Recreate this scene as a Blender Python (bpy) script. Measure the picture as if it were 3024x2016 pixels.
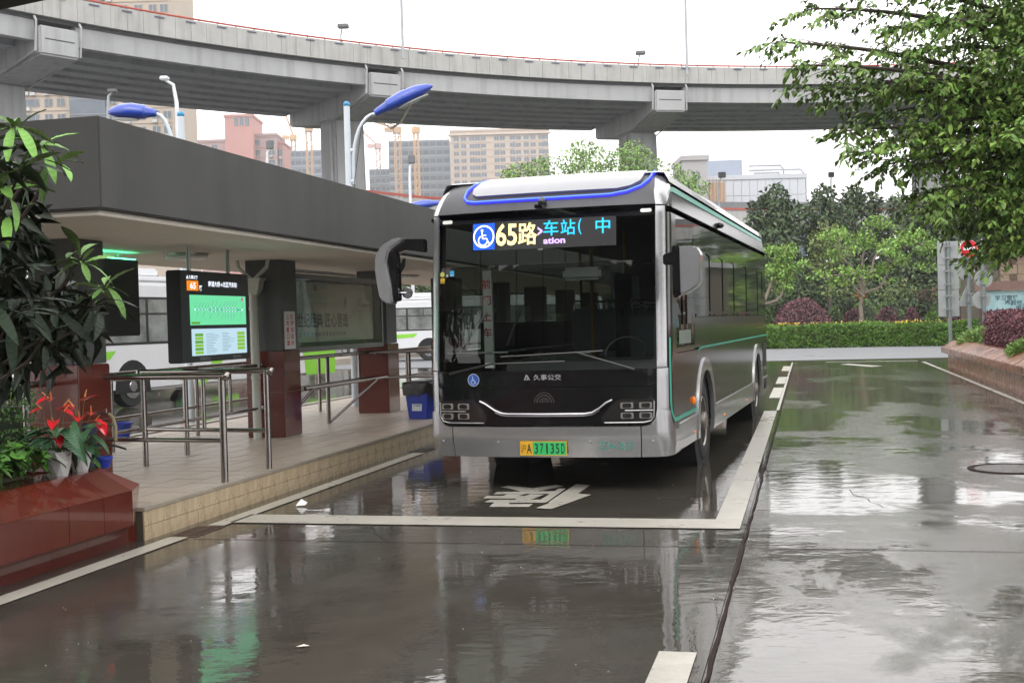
import bpy, bmesh, math, random
import numpy as np
from math import sin, cos, pi, radians
from mathutils import Vector, Matrix
from mathutils.geometry import delaunay_2d_cdt
SC = bpy.context.scene
for o in list(bpy.data.objects): bpy.data.objects.remove(o)
COL = SC.collection
rnd = random.Random(7)
rng = np.random.default_rng(7)

# ------------------------------------------------------------------ camera
FPX, PITCH, ROLL, CAMH = 3600.0, -0.01560912, -0.02812549, 1.68985
def _basis():
    fwd = Vector((0, cos(PITCH), sin(PITCH))); r = Vector((1, 0, 0)); u = r.cross(fwd)
    c, s = cos(ROLL), sin(ROLL)
    return c*r + s*u, -s*r + c*u, fwd
CR, CU, CF = _basis()
cam_data = bpy.data.cameras.new('camera')
cam_data.sensor_width = 36; cam_data.lens = FPX/3024*36
cam_data.clip_start = .1; cam_data.clip_end = 3000
cam = bpy.data.objects.new('camera', cam_data); COL.objects.link(cam)
cam.matrix_world = Matrix(((CR.x, CU.x, -CF.x, 0), (CR.y, CU.y, -CF.y, 0), (CR.z, CU.z, -CF.z, CAMH), (0, 0, 0, 1)))
SC.camera = cam
PS = 3024/2352
def ray(u, v):
    return CR*((u*PS-1512)/FPX) + CU*(-(v*PS-1008)/FPX) + CF
def at(u, v, Y):                     # world point seen at (u, v) at forward distance Y
    q = ray(u, v); return Vector((0, 0, CAMH)) + q*(Y/q.y)

# ------------------------------------------------------------------ world, sun, exposure
SUN_EL, SUN_AZ = 52, 200
W = bpy.data.worlds.new('World'); SC.world = W; W.use_nodes = True
nt = W.node_tree; nt.nodes.clear()
N = nt.nodes.new
out = N('ShaderNodeOutputWorld'); bg = N('ShaderNodeBackground'); bg.inputs['Strength'].default_value = 1.0
sky = N('ShaderNodeTexSky'); sky.sky_type = 'NISHITA'; sky.sun_disc = False
sky.sun_elevation = radians(SUN_EL); sky.sun_rotation = radians(SUN_AZ); sky.dust_density = 6; sky.air_density = 1.2
sks = N('ShaderNodeMixRGB'); sks.blend_type = 'MULTIPLY'; sks.inputs[0].default_value = 1; sks.inputs[2].default_value = (.05, .05, .05, 1)
hs = N('ShaderNodeHueSaturation'); hs.inputs['Saturation'].default_value = .15
tc = N('ShaderNodeTexCoord'); sep = N('ShaderNodeSeparateXYZ')
mr = N('ShaderNodeMapRange'); mr.inputs['From Min'].default_value = -.05; mr.inputs['From Max'].default_value = 1
mr.inputs['To Min'].default_value = 2.25; mr.inputs['To Max'].default_value = 3.0
cloud = N('ShaderNodeMixRGB'); cloud.blend_type = 'MULTIPLY'; cloud.inputs[0].default_value = 1; cloud.inputs[1].default_value = (1.0, .985, .985, 1)
addn = N('ShaderNodeMixRGB'); addn.blend_type = 'ADD'; addn.inputs[0].default_value = 1
L_ = nt.links.new
L_(sky.outputs[0], sks.inputs[1]); L_(sks.outputs[0], hs.inputs['Color'])
L_(tc.outputs['Generated'], sep.inputs[0]); L_(sep.outputs['Z'], mr.inputs['Value']); L_(mr.outputs[0], cloud.inputs[2])
L_(hs.outputs[0], addn.inputs[1]); L_(cloud.outputs[0], addn.inputs[2]); L_(addn.outputs[0], bg.inputs['Color']); L_(bg.outputs[0], out.inputs['Surface'])
sd = bpy.data.lights.new('sun', 'SUN'); sd.energy = .6; sd.angle = radians(25); sd.color = (1, .96, .9)
sun = bpy.data.objects.new('sun', sd); COL.objects.link(sun)
sv = Vector((sin(radians(SUN_AZ))*cos(radians(SUN_EL)), cos(radians(SUN_AZ))*cos(radians(SUN_EL)), sin(radians(SUN_EL))))
sun.rotation_euler = sv.to_track_quat('Z', 'Y').to_euler()
SC.view_settings.view_transform = 'Standard'; SC.view_settings.look = 'None'
SC.view_settings.exposure = -.18; SC.view_settings.gamma = 1; SC.view_settings.use_curve_mapping = False
SC.cycles.max_bounces = 8; SC.cycles.transparent_max_bounces = 16; SC.cycles.glossy_bounces = 4
SC.cycles.diffuse_bounces = 3; SC.cycles.transmission_bounces = 4; SC.cycles.sample_clamp_indirect = 6
SC.cycles.volume_bounces = 0

# ------------------------------------------------------------------ lane frame (e to the right across the lane, d along it)
LY = 0.23821160
LE = Vector((cos(LY), -sin(LY), 0)); LD = Vector((sin(LY), cos(LY), 0))
def Lp(e, d, z=0): return LE*e + LD*d + Vector((0, 0, z))

# ------------------------------------------------------------------ materials
MATS = {}
def mat(name, col, rough=.6, metal=0., var=.12, scale=3., bump=0., bscale=40., spec=.5, emit=None, estr=0., rvar=0., island=0., col2=None, coat=0., streak=0., sscale=1.5):
    if name in MATS: return MATS[name]
    m = bpy.data.materials.new(name); m.use_nodes = True; t = m.node_tree
    b = t.nodes['Principled BSDF']
    b.inputs['Roughness'].default_value = rough; b.inputs['Metallic'].default_value = metal
    b.inputs['Specular IOR Level'].default_value = spec
    b.inputs['Coat Weight'].default_value = coat; b.inputs['Coat Roughness'].default_value = .05
    c = tuple(col)+(1,)
    b.inputs['Base Color'].default_value = c
    if var > 0 or col2:
        co = t.nodes.new('ShaderNodeTexCoord'); nz = t.nodes.new('ShaderNodeTexNoise'); nz.inputs['Scale'].default_value = scale
        nz.inputs['Detail'].default_value = 6; nz.inputs['Roughness'].default_value = .65
        t.links.new(co.outputs['Object'], nz.inputs['Vector'])
        rp = t.nodes.new('ShaderNodeValToRGB'); rp.color_ramp.elements[0].position = .3; rp.color_ramp.elements[1].position = .7
        lo = tuple(x*(1-var) for x in col)+(1,); hi = tuple(min(1, x*(1+var)) for x in col)+(1,)
        if col2: hi = tuple(col2)+(1,)
        rp.color_ramp.elements[0].color = lo; rp.color_ramp.elements[1].color = hi
        t.links.new(nz.outputs['Fac'], rp.inputs[0]); last = rp.outputs[0]
        if island > 0:
            g = t.nodes.new('ShaderNodeNewGeometry'); h = t.nodes.new('ShaderNodeHueSaturation')
            m1 = t.nodes.new('ShaderNodeMapRange'); m1.inputs['To Min'].default_value = 1-island; m1.inputs['To Max'].default_value = 1+island
            m2 = t.nodes.new('ShaderNodeMapRange'); m2.inputs['To Min'].default_value = .5-island*.05; m2.inputs['To Max'].default_value = .5+island*.05
            t.links.new(g.outputs['Random Per Island'], m1.inputs[0]); t.links.new(g.outputs['Random Per Island'], m2.inputs[0])
            t.links.new(m1.outputs[0], h.inputs['Value']); t.links.new(m2.outputs[0], h.inputs['Hue']); t.links.new(last, h.inputs['Color']); last = h.outputs[0]
        if streak > 0:
            mp = t.nodes.new('ShaderNodeMapping'); mp.inputs['Scale'].default_value = (sscale, sscale, sscale*.07); ns = t.nodes.new('ShaderNodeTexNoise'); ns.inputs['Scale'].default_value = 2; ns.inputs['Detail'].default_value = 5
            t.links.new(co.outputs['Object'], mp.inputs[0]); t.links.new(mp.outputs[0], ns.inputs['Vector'])
            ms = t.nodes.new('ShaderNodeMapRange'); ms.inputs['From Min'].default_value = .48; ms.inputs['From Max'].default_value = .68; ms.inputs['To Min'].default_value = 1; ms.inputs['To Max'].default_value = 1-streak
            t.links.new(ns.outputs['Fac'], ms.inputs[0]); mm_ = t.nodes.new('ShaderNodeMixRGB'); mm_.blend_type = 'MULTIPLY'; mm_.inputs[0].default_value = 1
            t.links.new(last, mm_.inputs[1]); t.links.new(ms.outputs[0], mm_.inputs[2]); last = mm_.outputs[0]
        t.links.new(last, b.inputs['Base Color'])
        if rvar > 0:
            mm = t.nodes.new('ShaderNodeMapRange'); mm.inputs['From Min'].default_value = .3; mm.inputs['From Max'].default_value = .7
            mm.inputs['To Min'].default_value = max(.02, rough-rvar); mm.inputs['To Max'].default_value = rough+rvar
            t.links.new(nz.outputs['Fac'], mm.inputs[0]); t.links.new(mm.outputs[0], b.inputs['Roughness'])
    if bump > 0:
        co = t.nodes.new('ShaderNodeTexCoord'); nb = t.nodes.new('ShaderNodeTexNoise'); nb.inputs['Scale'].default_value = bscale
        nb.inputs['Detail'].default_value = 4; bp = t.nodes.new('ShaderNodeBump'); bp.inputs['Strength'].default_value = bump; bp.inputs['Distance'].default_value = .01
        t.links.new(co.outputs['Object'], nb.inputs['Vector']); t.links.new(nb.outputs['Fac'], bp.inputs['Height']); t.links.new(bp.outputs[0], b.inputs['Normal'])
    if emit:
        b.inputs['Emission Color'].default_value = tuple(emit)+(1,); b.inputs['Emission Strength'].default_value = estr
    MATS[name] = m
    return m
def glass(name, tint, rough=.0, trans=.8, ior=1.5):
    if name in MATS: return MATS[name]
    m = bpy.data.materials.new(name); m.use_nodes = True; t = m.node_tree; t.nodes.clear()
    o = t.nodes.new('ShaderNodeOutputMaterial'); mx = t.nodes.new('ShaderNodeMixShader'); fr = t.nodes.new('ShaderNodeFresnel')
    gm = t.nodes.new('ShaderNodeNewGeometry'); mi_ = t.nodes.new('ShaderNodeMapRange'); mi_.inputs['To Min'].default_value = ior; mi_.inputs['To Max'].default_value = 1/ior
    t.links.new(gm.outputs['Backfacing'], mi_.inputs[0]); t.links.new(mi_.outputs[0], fr.inputs['IOR'])
    tr = t.nodes.new('ShaderNodeBsdfTransparent'); tr.inputs['Color'].default_value = tuple(c*trans for c in tint)+(1,)
    gl = t.nodes.new('ShaderNodeBsdfGlossy'); gl.inputs['Roughness'].default_value = rough
    co = t.nodes.new('ShaderNodeTexCoord'); nz = t.nodes.new('ShaderNodeTexNoise'); nz.inputs['Scale'].default_value = 1.3; nz.inputs['Detail'].default_value = 1
    bp = t.nodes.new('ShaderNodeBump'); bp.inputs['Strength'].default_value = .05; bp.inputs['Distance'].default_value = .05
    t.links.new(co.outputs['Object'], nz.inputs['Vector']); t.links.new(nz.outputs['Fac'], bp.inputs['Height']); t.links.new(bp.outputs[0], gl.inputs['Normal'])
    t.links.new(fr.outputs[0], mx.inputs[0]); t.links.new(tr.outputs[0], mx.inputs[1]); t.links.new(gl.outputs[0], mx.inputs[2]); t.links.new(mx.outputs[0], o.inputs[0])
    MATS[name] = m; return m

# ------------------------------------------------------------------ mesh building
class MB:
    def __init__(s): s.v = []; s.f = []; s.mi = []
    def add(s, vs, fs, mi=0):
        o = len(s.v); s.v += [tuple(p) for p in vs]; s.f += [tuple(i+o for i in f) for f in fs]; s.mi += [mi]*len(fs); return s
    def box(s, x0, x1, y0, y1, z0, z1, mi=0, M=None):
        vs = [Vector(p) for p in ((x0,y0,z0),(x1,y0,z0),(x1,y1,z0),(x0,y1,z0),(x0,y0,z1),(x1,y0,z1),(x1,y1,z1),(x0,y1,z1))]
        if M is not None: vs = [M @ p for p in vs]
        return s.add(vs, [(0,3,2,1),(4,5,6,7),(0,1,5,4),(1,2,6,5),(2,3,7,6),(3,0,4,7)], mi)
    def cbox(s, cx, cy, cz, w, d, h, mi=0, M=None): return s.box(cx-w/2, cx+w/2, cy-d/2, cy+d/2, cz-h/2, cz+h/2, mi, M)
    def tube(s, pts, r, n=10, mi=0, caps=True):
        pts = [Vector(p) for p in pts]; rs = r if isinstance(r, (list, tuple)) else [r]*len(pts)
        rings = []; up = None
        for i, p in enumerate(pts):
            a = pts[max(0, i-1)]; b = pts[min(len(pts)-1, i+1)]; t = (b-a).normalized()
            if up is None: up = Vector((0, 0, 1)) if abs(t.z) < .9 else Vector((1, 0, 0))
            x = up.cross(t).normalized(); y = t.cross(x); up = y
            rings.append([p + x*(rs[i]*cos(2*pi*k/n)) + y*(rs[i]*sin(2*pi*k/n)) for k in range(n)])
        vs = [q for rg in rings for q in rg]; fs = []
        for i in range(len(pts)-1):
            for k in range(n): fs.append((i*n+k, i*n+(k+1) % n, (i+1)*n+(k+1) % n, (i+1)*n+k))
        if caps: fs.append(tuple(range(n-1, -1, -1))); fs.append(tuple((len(pts)-1)*n+k for k in range(n)))
        return s.add(vs, fs, mi)
    def lathe(s, prof, n=20, c=(0,0,0), axis='z', mi=0, M=None):
        vs = []; fs = []; c = Vector(c)
        for (r, h) in prof:
            for k in range(n):
                a = 2*pi*k/n
                p = {'z': (r*cos(a), r*sin(a), h), 'x': (h, r*cos(a), r*sin(a)), 'y': (r*cos(a), h, -r*sin(a))}[axis]
                p = Vector(p)
                if M is not None: p = M @ p
                vs.append(p+c)
        for i in range(len(prof)-1):
            for k in range(n): fs.append((i*n+k, i*n+(k+1) % n, (i+1)*n+(k+1) % n, (i+1)*n+k))
        if prof[0][0] > 1e-6: fs.append(tuple(range(n-1, -1, -1)))
        if prof[-1][0] > 1e-6: fs.append(tuple((len(prof)-1)*n+k for k in range(n)))
        return s.add(vs, fs, mi)
    def prism(s, poly, f0, f1, mi=0):      # poly: list of 2d; f0/f1 map 2d -> 3d for the two faces
        n = len(poly); vs = [f0(*p) for p in poly]+[f1(*p) for p in poly]
        fs = [tuple(range(n-1, -1, -1)), tuple(range(n, 2*n))]+[(i, (i+1) % n, n+(i+1) % n, n+i) for i in range(n)]
        return s.add(vs, fs, mi)
    def mesh(s, name, mats, smooth=False):
        me = bpy.data.meshes.new(name); me.from_pydata(s.v, [], s.f)
        for m in (mats if isinstance(mats, (list, tuple)) else [mats]): me.materials.append(m)
        if len(set(s.mi)) > 1: me.polygons.foreach_set('material_index', s.mi)
        if smooth: me.polygons.foreach_set('use_smooth', [True]*len(me.polygons))
        me.update(); return me
    def build(s, name, mats, parent=None, smooth=False, bevel=0., loc=None):
        me = s.mesh(name, mats, smooth)
        bm = bmesh.new(); bm.from_mesh(me); bmesh.ops.recalc_face_normals(bm, faces=bm.faces)
        if bevel > 0:
            eds = [e for e in bm.edges if len(e.link_faces) == 2 and e.calc_face_angle(0) > .5]
            bmesh.ops.bevel(bm, geom=eds, offset=bevel, segments=2, affect='EDGES', clamp_overlap=True)
        if smooth:
            for e in bm.edges:
                if len(e.link_faces) == 2 and e.calc_face_angle(0) > .7: e.smooth = False
        bm.to_mesh(me); bm.free()
        return link(name, me, parent, loc)
def link(name, me, parent=None, loc=None, rot=None):
    o = bpy.data.objects.new(name, me); COL.objects.link(o)
    if parent is not None: o.parent = parent
    if loc is not None: o.location = loc
    if rot is not None: o.rotation_euler = rot
    return o
def tag(o, label=None, cat=None, group=None, kind=None):
    for k, v in (('label', label), ('category', cat), ('group', group), ('kind', kind)):
        if v: o[k] = v
    return o
def thing(name, label, cat, loc=(0,0,0), rz=0., group=None):
    o = bpy.data.objects.new(name, None); COL.objects.link(o); o.location = loc; o.rotation_euler = (0, 0, rz); o.empty_display_size = .2
    return tag(o, label, cat, group)
def dup(root, loc, rz=None, label=None, scale=None):
    r = root.copy(); COL.objects.link(r); r.location = loc
    if rz is not None: r.rotation_euler = (0, 0, rz)
    if scale is not None: r.scale = scale if isinstance(scale, (tuple, list)) else (scale,)*3
    if label: r['label'] = label
    for ch in list(root.children):
        c = ch.copy(); COL.objects.link(c); c.parent = r
        for g in list(ch.children):
            g2 = g.copy(); COL.objects.link(g2); g2.parent = c
    return r
def struct(mb, name, m, **k):
    o = mb.build(name, m, None, **k); o['kind'] = 'structure'; return o

_txt = {}
def text2d(s, size=1., bold=0., align='LEFT', res=3):
    """flat glyph mesh (built-in font) -> (verts2d, faces)"""
    key = (s, size, bold, align)
    if key not in _txt:
        cu = bpy.data.curves.new('glyphs', 'FONT'); cu.body = s; cu.size = size; cu.offset = bold; cu.align_x = align; cu.align_y = 'CENTER'; cu.resolution_u = res
        o = bpy.data.objects.new('glyphs', cu); COL.objects.link(o)
        bpy.context.view_layer.update()
        me = bpy.data.meshes.new_from_object(o.evaluated_get(bpy.context.evaluated_depsgraph_get()))
        vs = [(v.co.x, v.co.y) for v in me.vertices]; fs = [tuple(p.vertices) for p in me.polygons]
        bpy.data.objects.remove(o); bpy.data.curves.remove(cu); bpy.data.meshes.remove(me)
        _txt[key] = (vs, fs)
    return _txt[key]
def text_fit(s, w, h, bold=0., f=None, cx=0, cy=0, mb=None, mi=0):
    """put text s in a w x h box centred (cx,cy) mapped by f(x,y)->3d; adds to mb"""
    vs, fs = text2d(s, 1., bold)
    if not vs: return mb
    xs = [v[0] for v in vs]; ys = [v[1] for v in vs]; x0, x1, y0, y1 = min(xs), max(xs), min(ys), max(ys)
    sx = w/(x1-x0) if w else None; sy = h/(y1-y0) if h else sx
    if sx is None: sx = sy
    mb = mb or MB()
    return mb.add([f(cx+(x-(x0+x1)/2)*sx, cy+(y-(y0+y1)/2)*sy) for x, y in vs], fs, mi)

def np_mesh(name, V, F, mats, mi=None, smooth=False):
    V = np.asarray(V, np.float32); F = np.asarray(F, np.int32); k = F.shape[1]
    me = bpy.data.meshes.new(name); me.vertices.add(len(V)); me.vertices.foreach_set('co', V.ravel())
    me.loops.add(F.size); me.loops.foreach_set('vertex_index', F.ravel())
    me.polygons.add(len(F)); me.polygons.foreach_set('loop_start', np.arange(0, F.size, k, dtype=np.int32))
    for m in (mats if isinstance(mats, (list, tuple)) else [mats]): me.materials.append(m)
    if mi is not None: me.polygons.foreach_set('material_index', np.asarray(mi, np.int32))
    if smooth: me.polygons.foreach_set('use_smooth', np.ones(len(F), bool))
    me.update(calc_edges=True); me.validate(); return me
def leaf_geo(C, dirs, nrm, ln, wd, fold=.25, droop=.2):
    """diamond leaves of 4 verts / 2 tris: C (N,3) base, dirs unit, nrm approx normals, ln/wd (N,)"""
    C = np.asarray(C, float); n = len(C)
    side = np.cross(dirs, nrm); side /= np.linalg.norm(side, axis=1, keepdims=True)+1e-9
    up = np.cross(side, dirs); ln = np.broadcast_to(ln, (n,))[:, None]; wd = np.broadcast_to(wd, (n,))[:, None]
    tip = C+dirs*ln-up*ln*droop; mid = C+dirs*ln*.45
    a = mid+side*wd*.5+up*wd*fold; b = mid-side*wd*.5+up*wd*fold
    V = np.stack([C, a, tip, b], 1).reshape(-1, 3)
    k = np.arange(n)[:, None]*4
    F = np.concatenate([k+np.array([[0, 1, 2]]), k+np.array([[0, 2, 3]])], 1).reshape(-1, 3)
    return V, F
def unit(v): return v/(np.linalg.norm(v, axis=-1, keepdims=True)+1e-9)
def rand_dirs(n, up=.0):
    v = rng.normal(size=(n, 3)); v[:, 2] += up; return unit(v)
def crown_mesh(name, blobs, per_m2, size, m, jit=.3, inner=.25, droop_dir=0., aspect=.55):
    """leaf shells: blobs = [(centre, (rx,ry,rz))]; leaves scattered near blob surfaces, uneven"""
    Vs, Fs, off = [], [], 0
    for c, r in blobs:
        r = np.array(r, float); A = 4*pi*((r[0]*r[1]+r[1]*r[2]+r[0]*r[2])/3)
        n = max(12, int(A*per_m2)); d = rand_dirs(n)
        rad = 1-np.abs(rng.normal(size=(n, 1)))*inner
        rad = np.clip(rad, .15, 1.15)+rng.normal(size=(n, 1))*.05
        P = np.array(c)+d*r*rad
        dr = unit(d*.6+rng.normal(size=(n, 3))*.6+np.array([0, 0, droop_dir])); nr = unit(d+rng.normal(size=(n, 3))*jit+np.array([0, 0, .5]))
        s = size*rng.uniform(.7, 1.35, n)
        V, F = leaf_geo(P, dr, nr, s, s*aspect); Vs.append(V); Fs.append(F+off); off += len(V)
    return np_mesh(name, np.concatenate(Vs), np.concatenate(Fs), m)
# ------------------------------------------------------------------ wet ground
def wet(name, c0, c1, thr=.5, r0=.02, r1=.17, rip=.25, spec=.7, grit=.5):
    m = bpy.data.materials.new(name); m.use_nodes = True; t = m.node_tree; b = t.nodes['Principled BSDF']
    b.inputs['IOR'].default_value = 1.40; b.inputs['Specular IOR Level'].default_value = spec
    co = t.nodes.new('ShaderNodeTexCoord')
    def nz(scale, det=5, rough=.6, dist=0., sc=None):
        n = t.nodes.new('ShaderNodeTexNoise'); n.inputs['Scale'].default_value = scale; n.inputs['Detail'].default_value = det
        n.inputs['Roughness'].default_value = rough; n.inputs['Distortion'].default_value = dist
        if sc:
            mp = t.nodes.new('ShaderNodeMapping'); mp.inputs['Scale'].default_value = sc; mp.inputs['Rotation'].default_value = (0, 0, LY)
            t.links.new(co.outputs['Object'], mp.inputs[0]); t.links.new(mp.outputs[0], n.inputs['Vector'])
        else: t.links.new(co.outputs['Object'], n.inputs['Vector'])
        return n.outputs['Fac']
    def mrg(x, a, b_, c, d):
        r = t.nodes.new('ShaderNodeMapRange'); r.inputs['From Min'].default_value = a; r.inputs['From Max'].default_value = b_
        r.inputs['To Min'].default_value = c; r.inputs['To Max'].default_value = d; t.links.new(x, r.inputs[0]); return r.outputs[0]
    def mth(op, x, y):
        r = t.nodes.new('ShaderNodeMath'); r.operation = op
        for i, q in enumerate((x, y)):
            if isinstance(q, (int, float)): r.inputs[i].default_value = q
            else: t.links.new(q, r.inputs[i])
        return r.outputs[0]
    big = mth('ADD', mth('MULTIPLY', nz(.30, 9, .62, .6, (1, .75, 1)), .8), mth('MULTIPLY', nz(1.7, 6, .7, .5, (1, .6, 1)), .2)); pud = mrg(big, thr-.025, thr+.025, 0, 1)     # 1 = standing water
    mid = nz(2.2, 6, .7); fine = nz(38, 4, .7)
    col = t.nodes.new('ShaderNodeValToRGB'); e = col.color_ramp.elements; e[0].position = .3; e[1].position = .72
    e[0].color = tuple(c0)+(1,); e[1].color = tuple(c1)+(1,); t.links.new(mth('ADD', mth('MULTIPLY', mid, .55), mth('MULTIPLY', fine, .45)), col.inputs[0])
    t.links.new(col.outputs[0], b.inputs['Base Color'])
    ro = mth('ADD', mrg(pud, 0, 1, r1, r0), mth('MULTIPLY', mth('SUBTRACT', mid, .5), r1*.8)); ro = mth('MAXIMUM', ro, .012)
    t.links.new(ro, b.inputs['Roughness'])
    # relief: long shallow undulation everywhere, grit where the film is thin, ripples in standing water
    h1 = mth('MULTIPLY', nz(3.2, 3, .5, .3, (1, 1.6, 1)), rip*.020)
    h2 = mth('MULTIPLY', mth('MULTIPLY', nz(85, 3, .7), mrg(pud, 0, 1, 1, .06)), grit*.0011)
    h3 = mth('MULTIPLY', nz(14, 3, .6, .5), rip*.0035)
    bp = t.nodes.new('ShaderNodeBump'); bp.inputs['Strength'].default_value = 1; bp.inputs['Distance'].default_value = 1
    t.links.new(mth('ADD', mth('ADD', h1, h2), h3), bp.inputs['Height']); t.links.new(bp.outputs[0], b.inputs['Normal'])
    return m
M_conc = wet('wet_concrete', (.030, .0275, .0225), (.070, .063, .052), .46, .008, .035, rip=.11, grit=.5)
M_lane = wet('wet_concrete_lane', (.038, .035, .029), (.095, .088, .076), .475, .008, .105, rip=.13, grit=1.3)
M_paint = wet('wet_white_paint', (.27, .255, .215), (.44, .42, .37), .60, .10, .30, rip=.15, grit=.9)
M_seal = mat('joint_sealant', (.018, .008, .008), .8, bump=.4, spec=.15)
def quad_sheet(name, pts, z, m):
    return struct(MB().add([Lp(e, d, z) for e, d in pts], [tuple(range(len(pts)))]), name, m)
def ribbon(e0, e1, d0, d1): return [(e0, d0), (e1, d0), (e1, d1), (e0, d1)]
quad_sheet('ground', ribbon(-700, 700, -300, 1500), -.008, M_conc)
quad_sheet('driving_lane', ribbon(-.48, 6, -4, 45.6), 0, M_lane)
quad_sheet('parking_bay', ribbon(-5.6, -.52, -4, 45.6), 0, M_conc)
M_asph = wet('wet_asphalt', (.11, .114, .122), (.19, .198, .21), .62, .15, .55, rip=.6, grit=3)
quad_sheet('road', ribbon(-60, 60, 46.2, 62), -.004, M_asph)
quad_sheet('road_gutter', ribbon(-60, 60, 45.6, 46.2), -.006, M_seal)
mb = MB(); r_ = random.Random(3); pts = []
for i in range(170): pts.append((-.50+r_.uniform(-.006, .006), 4+i*.25))
vs = []
for e, d in pts: vs += [Lp(e-.005-r_.uniform(0, .007), d, .004), Lp(e+.005+r_.uniform(0, .009), d, .004)]
mb.add(vs, [(2*i, 2*i+1, 2*i+3, 2*i+2) for i in range(len(pts)-1)]); struct(mb, 'lane_joint', M_seal)
for d in (9.0, 17.3, 25.5): quad_sheet('slab_joint', ribbon(-4.9, -.54, d, d+.012), .003, M_seal)
for d in (9.0, 17.5, 26, 34.5): quad_sheet('slab_joint', ribbon(-.46, 6, d, d+.012), .003, M_seal)
r_ = random.Random(12)
for k in range(7):
    e, d = r_.choice(((-3.8, 5.2), (-1.6, 7.4), (1.2, 6.0), (2.2, 9.2), (.6, 11), (-3.2, 9.0), (2.8, 16))); a = r_.uniform(0, 6.28); P = [(e, d)]
    for j in range(9): a += r_.uniform(-.5, .5); P.append((P[-1][0]+.16*cos(a), P[-1][1]+.16*sin(a)))
    vs = [Lp(p[0]+s*r_.uniform(.001, .0035), p[1]+s*.001, .0035) for p in P for s in (-1, 1)]
    struct(MB().add(vs, [(2*i, 2*i+1, 2*i+3, 2*i+2) for i in range(9)]), 'concrete_crack', M_seal)
# painted lines
def line(name, pts): return quad_sheet(name, pts, .008, M_paint)
line('bay_line', ribbon(-4.97, -.56, 9.78, 10.22))
line('bay_side_line', ribbon(-.78, -.56, 10.222, 21.9)); line('joint_edge_line', ribbon(-.575, -.525, 22.0, 44))
for a, b in ((25.3, 28.9), (30.5, 33.8), (37.3, 40.8)): line('bay_side_line', ribbon(-.80, -.58, a, b))
line('bay_line_stub', ribbon(-.77, -.58, 2, 6.14))
line('edge_line', ribbon(-5.14, -4.97, 4, 9.05)); line('edge_line', ribbon(-5.10, -4.94, 9.62, 15.3)); line('edge_line', ribbon(-5.10, -4.94, 16.6, 44))
line('lane_edge_line', ribbon(3.64, 3.75, 12, 42.5))
line('lane_arrow', [(1.0, 41.5), (1.9, 39.2), (2.25, 39.6), (1.3, 41.9)])
line('lane_arrow', [(.6, 43.6), (3.6, 43.3), (3.6, 43.6), (.6, 43.9)])
# painted character on the bay, read from the other side: strokes as traced outlines (src crop px -> ground)
def gpx(x, y):
    u, v = (1420+x/6.918)/PS, (1420+y/6.918)/PS; q = ray(u, v); p = Vector((0, 0, CAMH))+q*(-CAMH/q.z); return p
char = [[(400,140),(560,110),(1060,158),(1540,92),(1690,118),(1200,215),(1160,226),(810,226),(560,160)],
        [(250,283),(330,240),(740,232),(1510,218),(1590,168),(1740,165),(1340,452),(1270,460),(590,458),(570,488),(1070,486),(975,545),(165,545),(275,452),(70,448),(190,398),(1220,396),(1410,278),(1030,278)],
        [(40,372),(130,320),(460,318),(545,286),(905,284),(775,320),(905,320),(1010,285),(1300,292),(1060,384),(1000,398),(690,402),(720,376)],
        [(1370,460),(1620,290),(1950,80),(2230,105),(1985,272),(2260,298),(1440,590),(1120,572),(1400,470)]]
mb = MB()
for st in char: mb.add([gpx(x, y)+Vector((0, 0, .009+.0005*char.index(st))) for x, y in reversed(st)], [tuple(range(len(st)))])
o = struct(mb, 'painted_character', M_paint)

# ------------------------------------------------------------------ platform
PZ = .265
M_tile = wet('paving_tile', (.30, .245, .20), (.44, .375, .31), .66, .14, .36, rip=.05, spec=.5, grit=.3)
M_riser = mat('kerb_tile', (.45, .345, .215), .30, var=.14, scale=2.2, rvar=.12, bump=.1, col2=(.56, .45, .30), streak=.45, sscale=7)
M_grout = mat('grout', (.10, .085, .065), .6, bump=.3)
M_stone = mat('platform_concrete', (.30, .26, .21), .35, var=.15, rvar=.1)
PE0, PE1, PD0, PD1 = -9.15, -5.28, 8.9, 43.5
plat = thing('platform', 'raised tiled boarding platform with beige tiled kerb face beside the parked bus', 'platform', Lp(PE1, PD0), -LY)
MB().box(PE0-PE1+.02, -.016, .02, PD1-PD0, 0, PZ-.014).build('platform_core', M_grout, plat)
tw = .3; tile_me = MB().box(.006, tw-.006, .006, tw-.006, -.012, 0).mesh('tile', M_tile)
tl = MB(); r_ = random.Random(11)
def tile_child(x, y):
    link('paving_tile', tile_me, plat, (x, y, PZ+r_.uniform(-.0015, .0015)), (r_.uniform(-.004, .004), r_.uniform(-.004, .004), 0))
ne = int((PE1-PE0-.1)/tw); cnt = 0
rows = []
for j in range(int((PD1-PD0)/tw)):
    for i in range(ne):
        rows.append((-.1-(i+1)*tw, j*tw, i, j))
rows.sort(key=lambda q: (q[0]+12)**2*0+q[1]*1.0)
for x, y, i, j in rows:
    if j*tw < .3 and False: continue
    if cnt < 286: tile_child(x, y); cnt += 1
    else:
        dz = r_.uniform(-.0015, .0015); tl.box(x+.004, x+tw-.004, y+.004, y+tw-.004, PZ-.012+dz, PZ+dz)
tag(tl.build('paving_tiles_far', M_tile, plat), kind='stuff')
cap_me = MB().box(-.1, .004, .003, .597, -.03, .004).mesh('coping', M_stone)
cop = MB().box(-.1, .006, .002, .598, -.028, .004).build('coping', M_stone, None, bevel=.004).data
for o in [o for o in COL.objects if o.data is cop]: bpy.data.objects.remove(o)
for k in range(int((PD1-PD0)/.6)):
    link('coping_tile', cop, plat, (0, k*.6, PZ))
ra = MB().box(-.014, 0, .002, .298, .118, .235).mesh('riser', M_riser); rb_ = MB().box(-.014, 0, .002, .298, -.02, .114).mesh('riser', M_riser)
far = MB()
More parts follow.
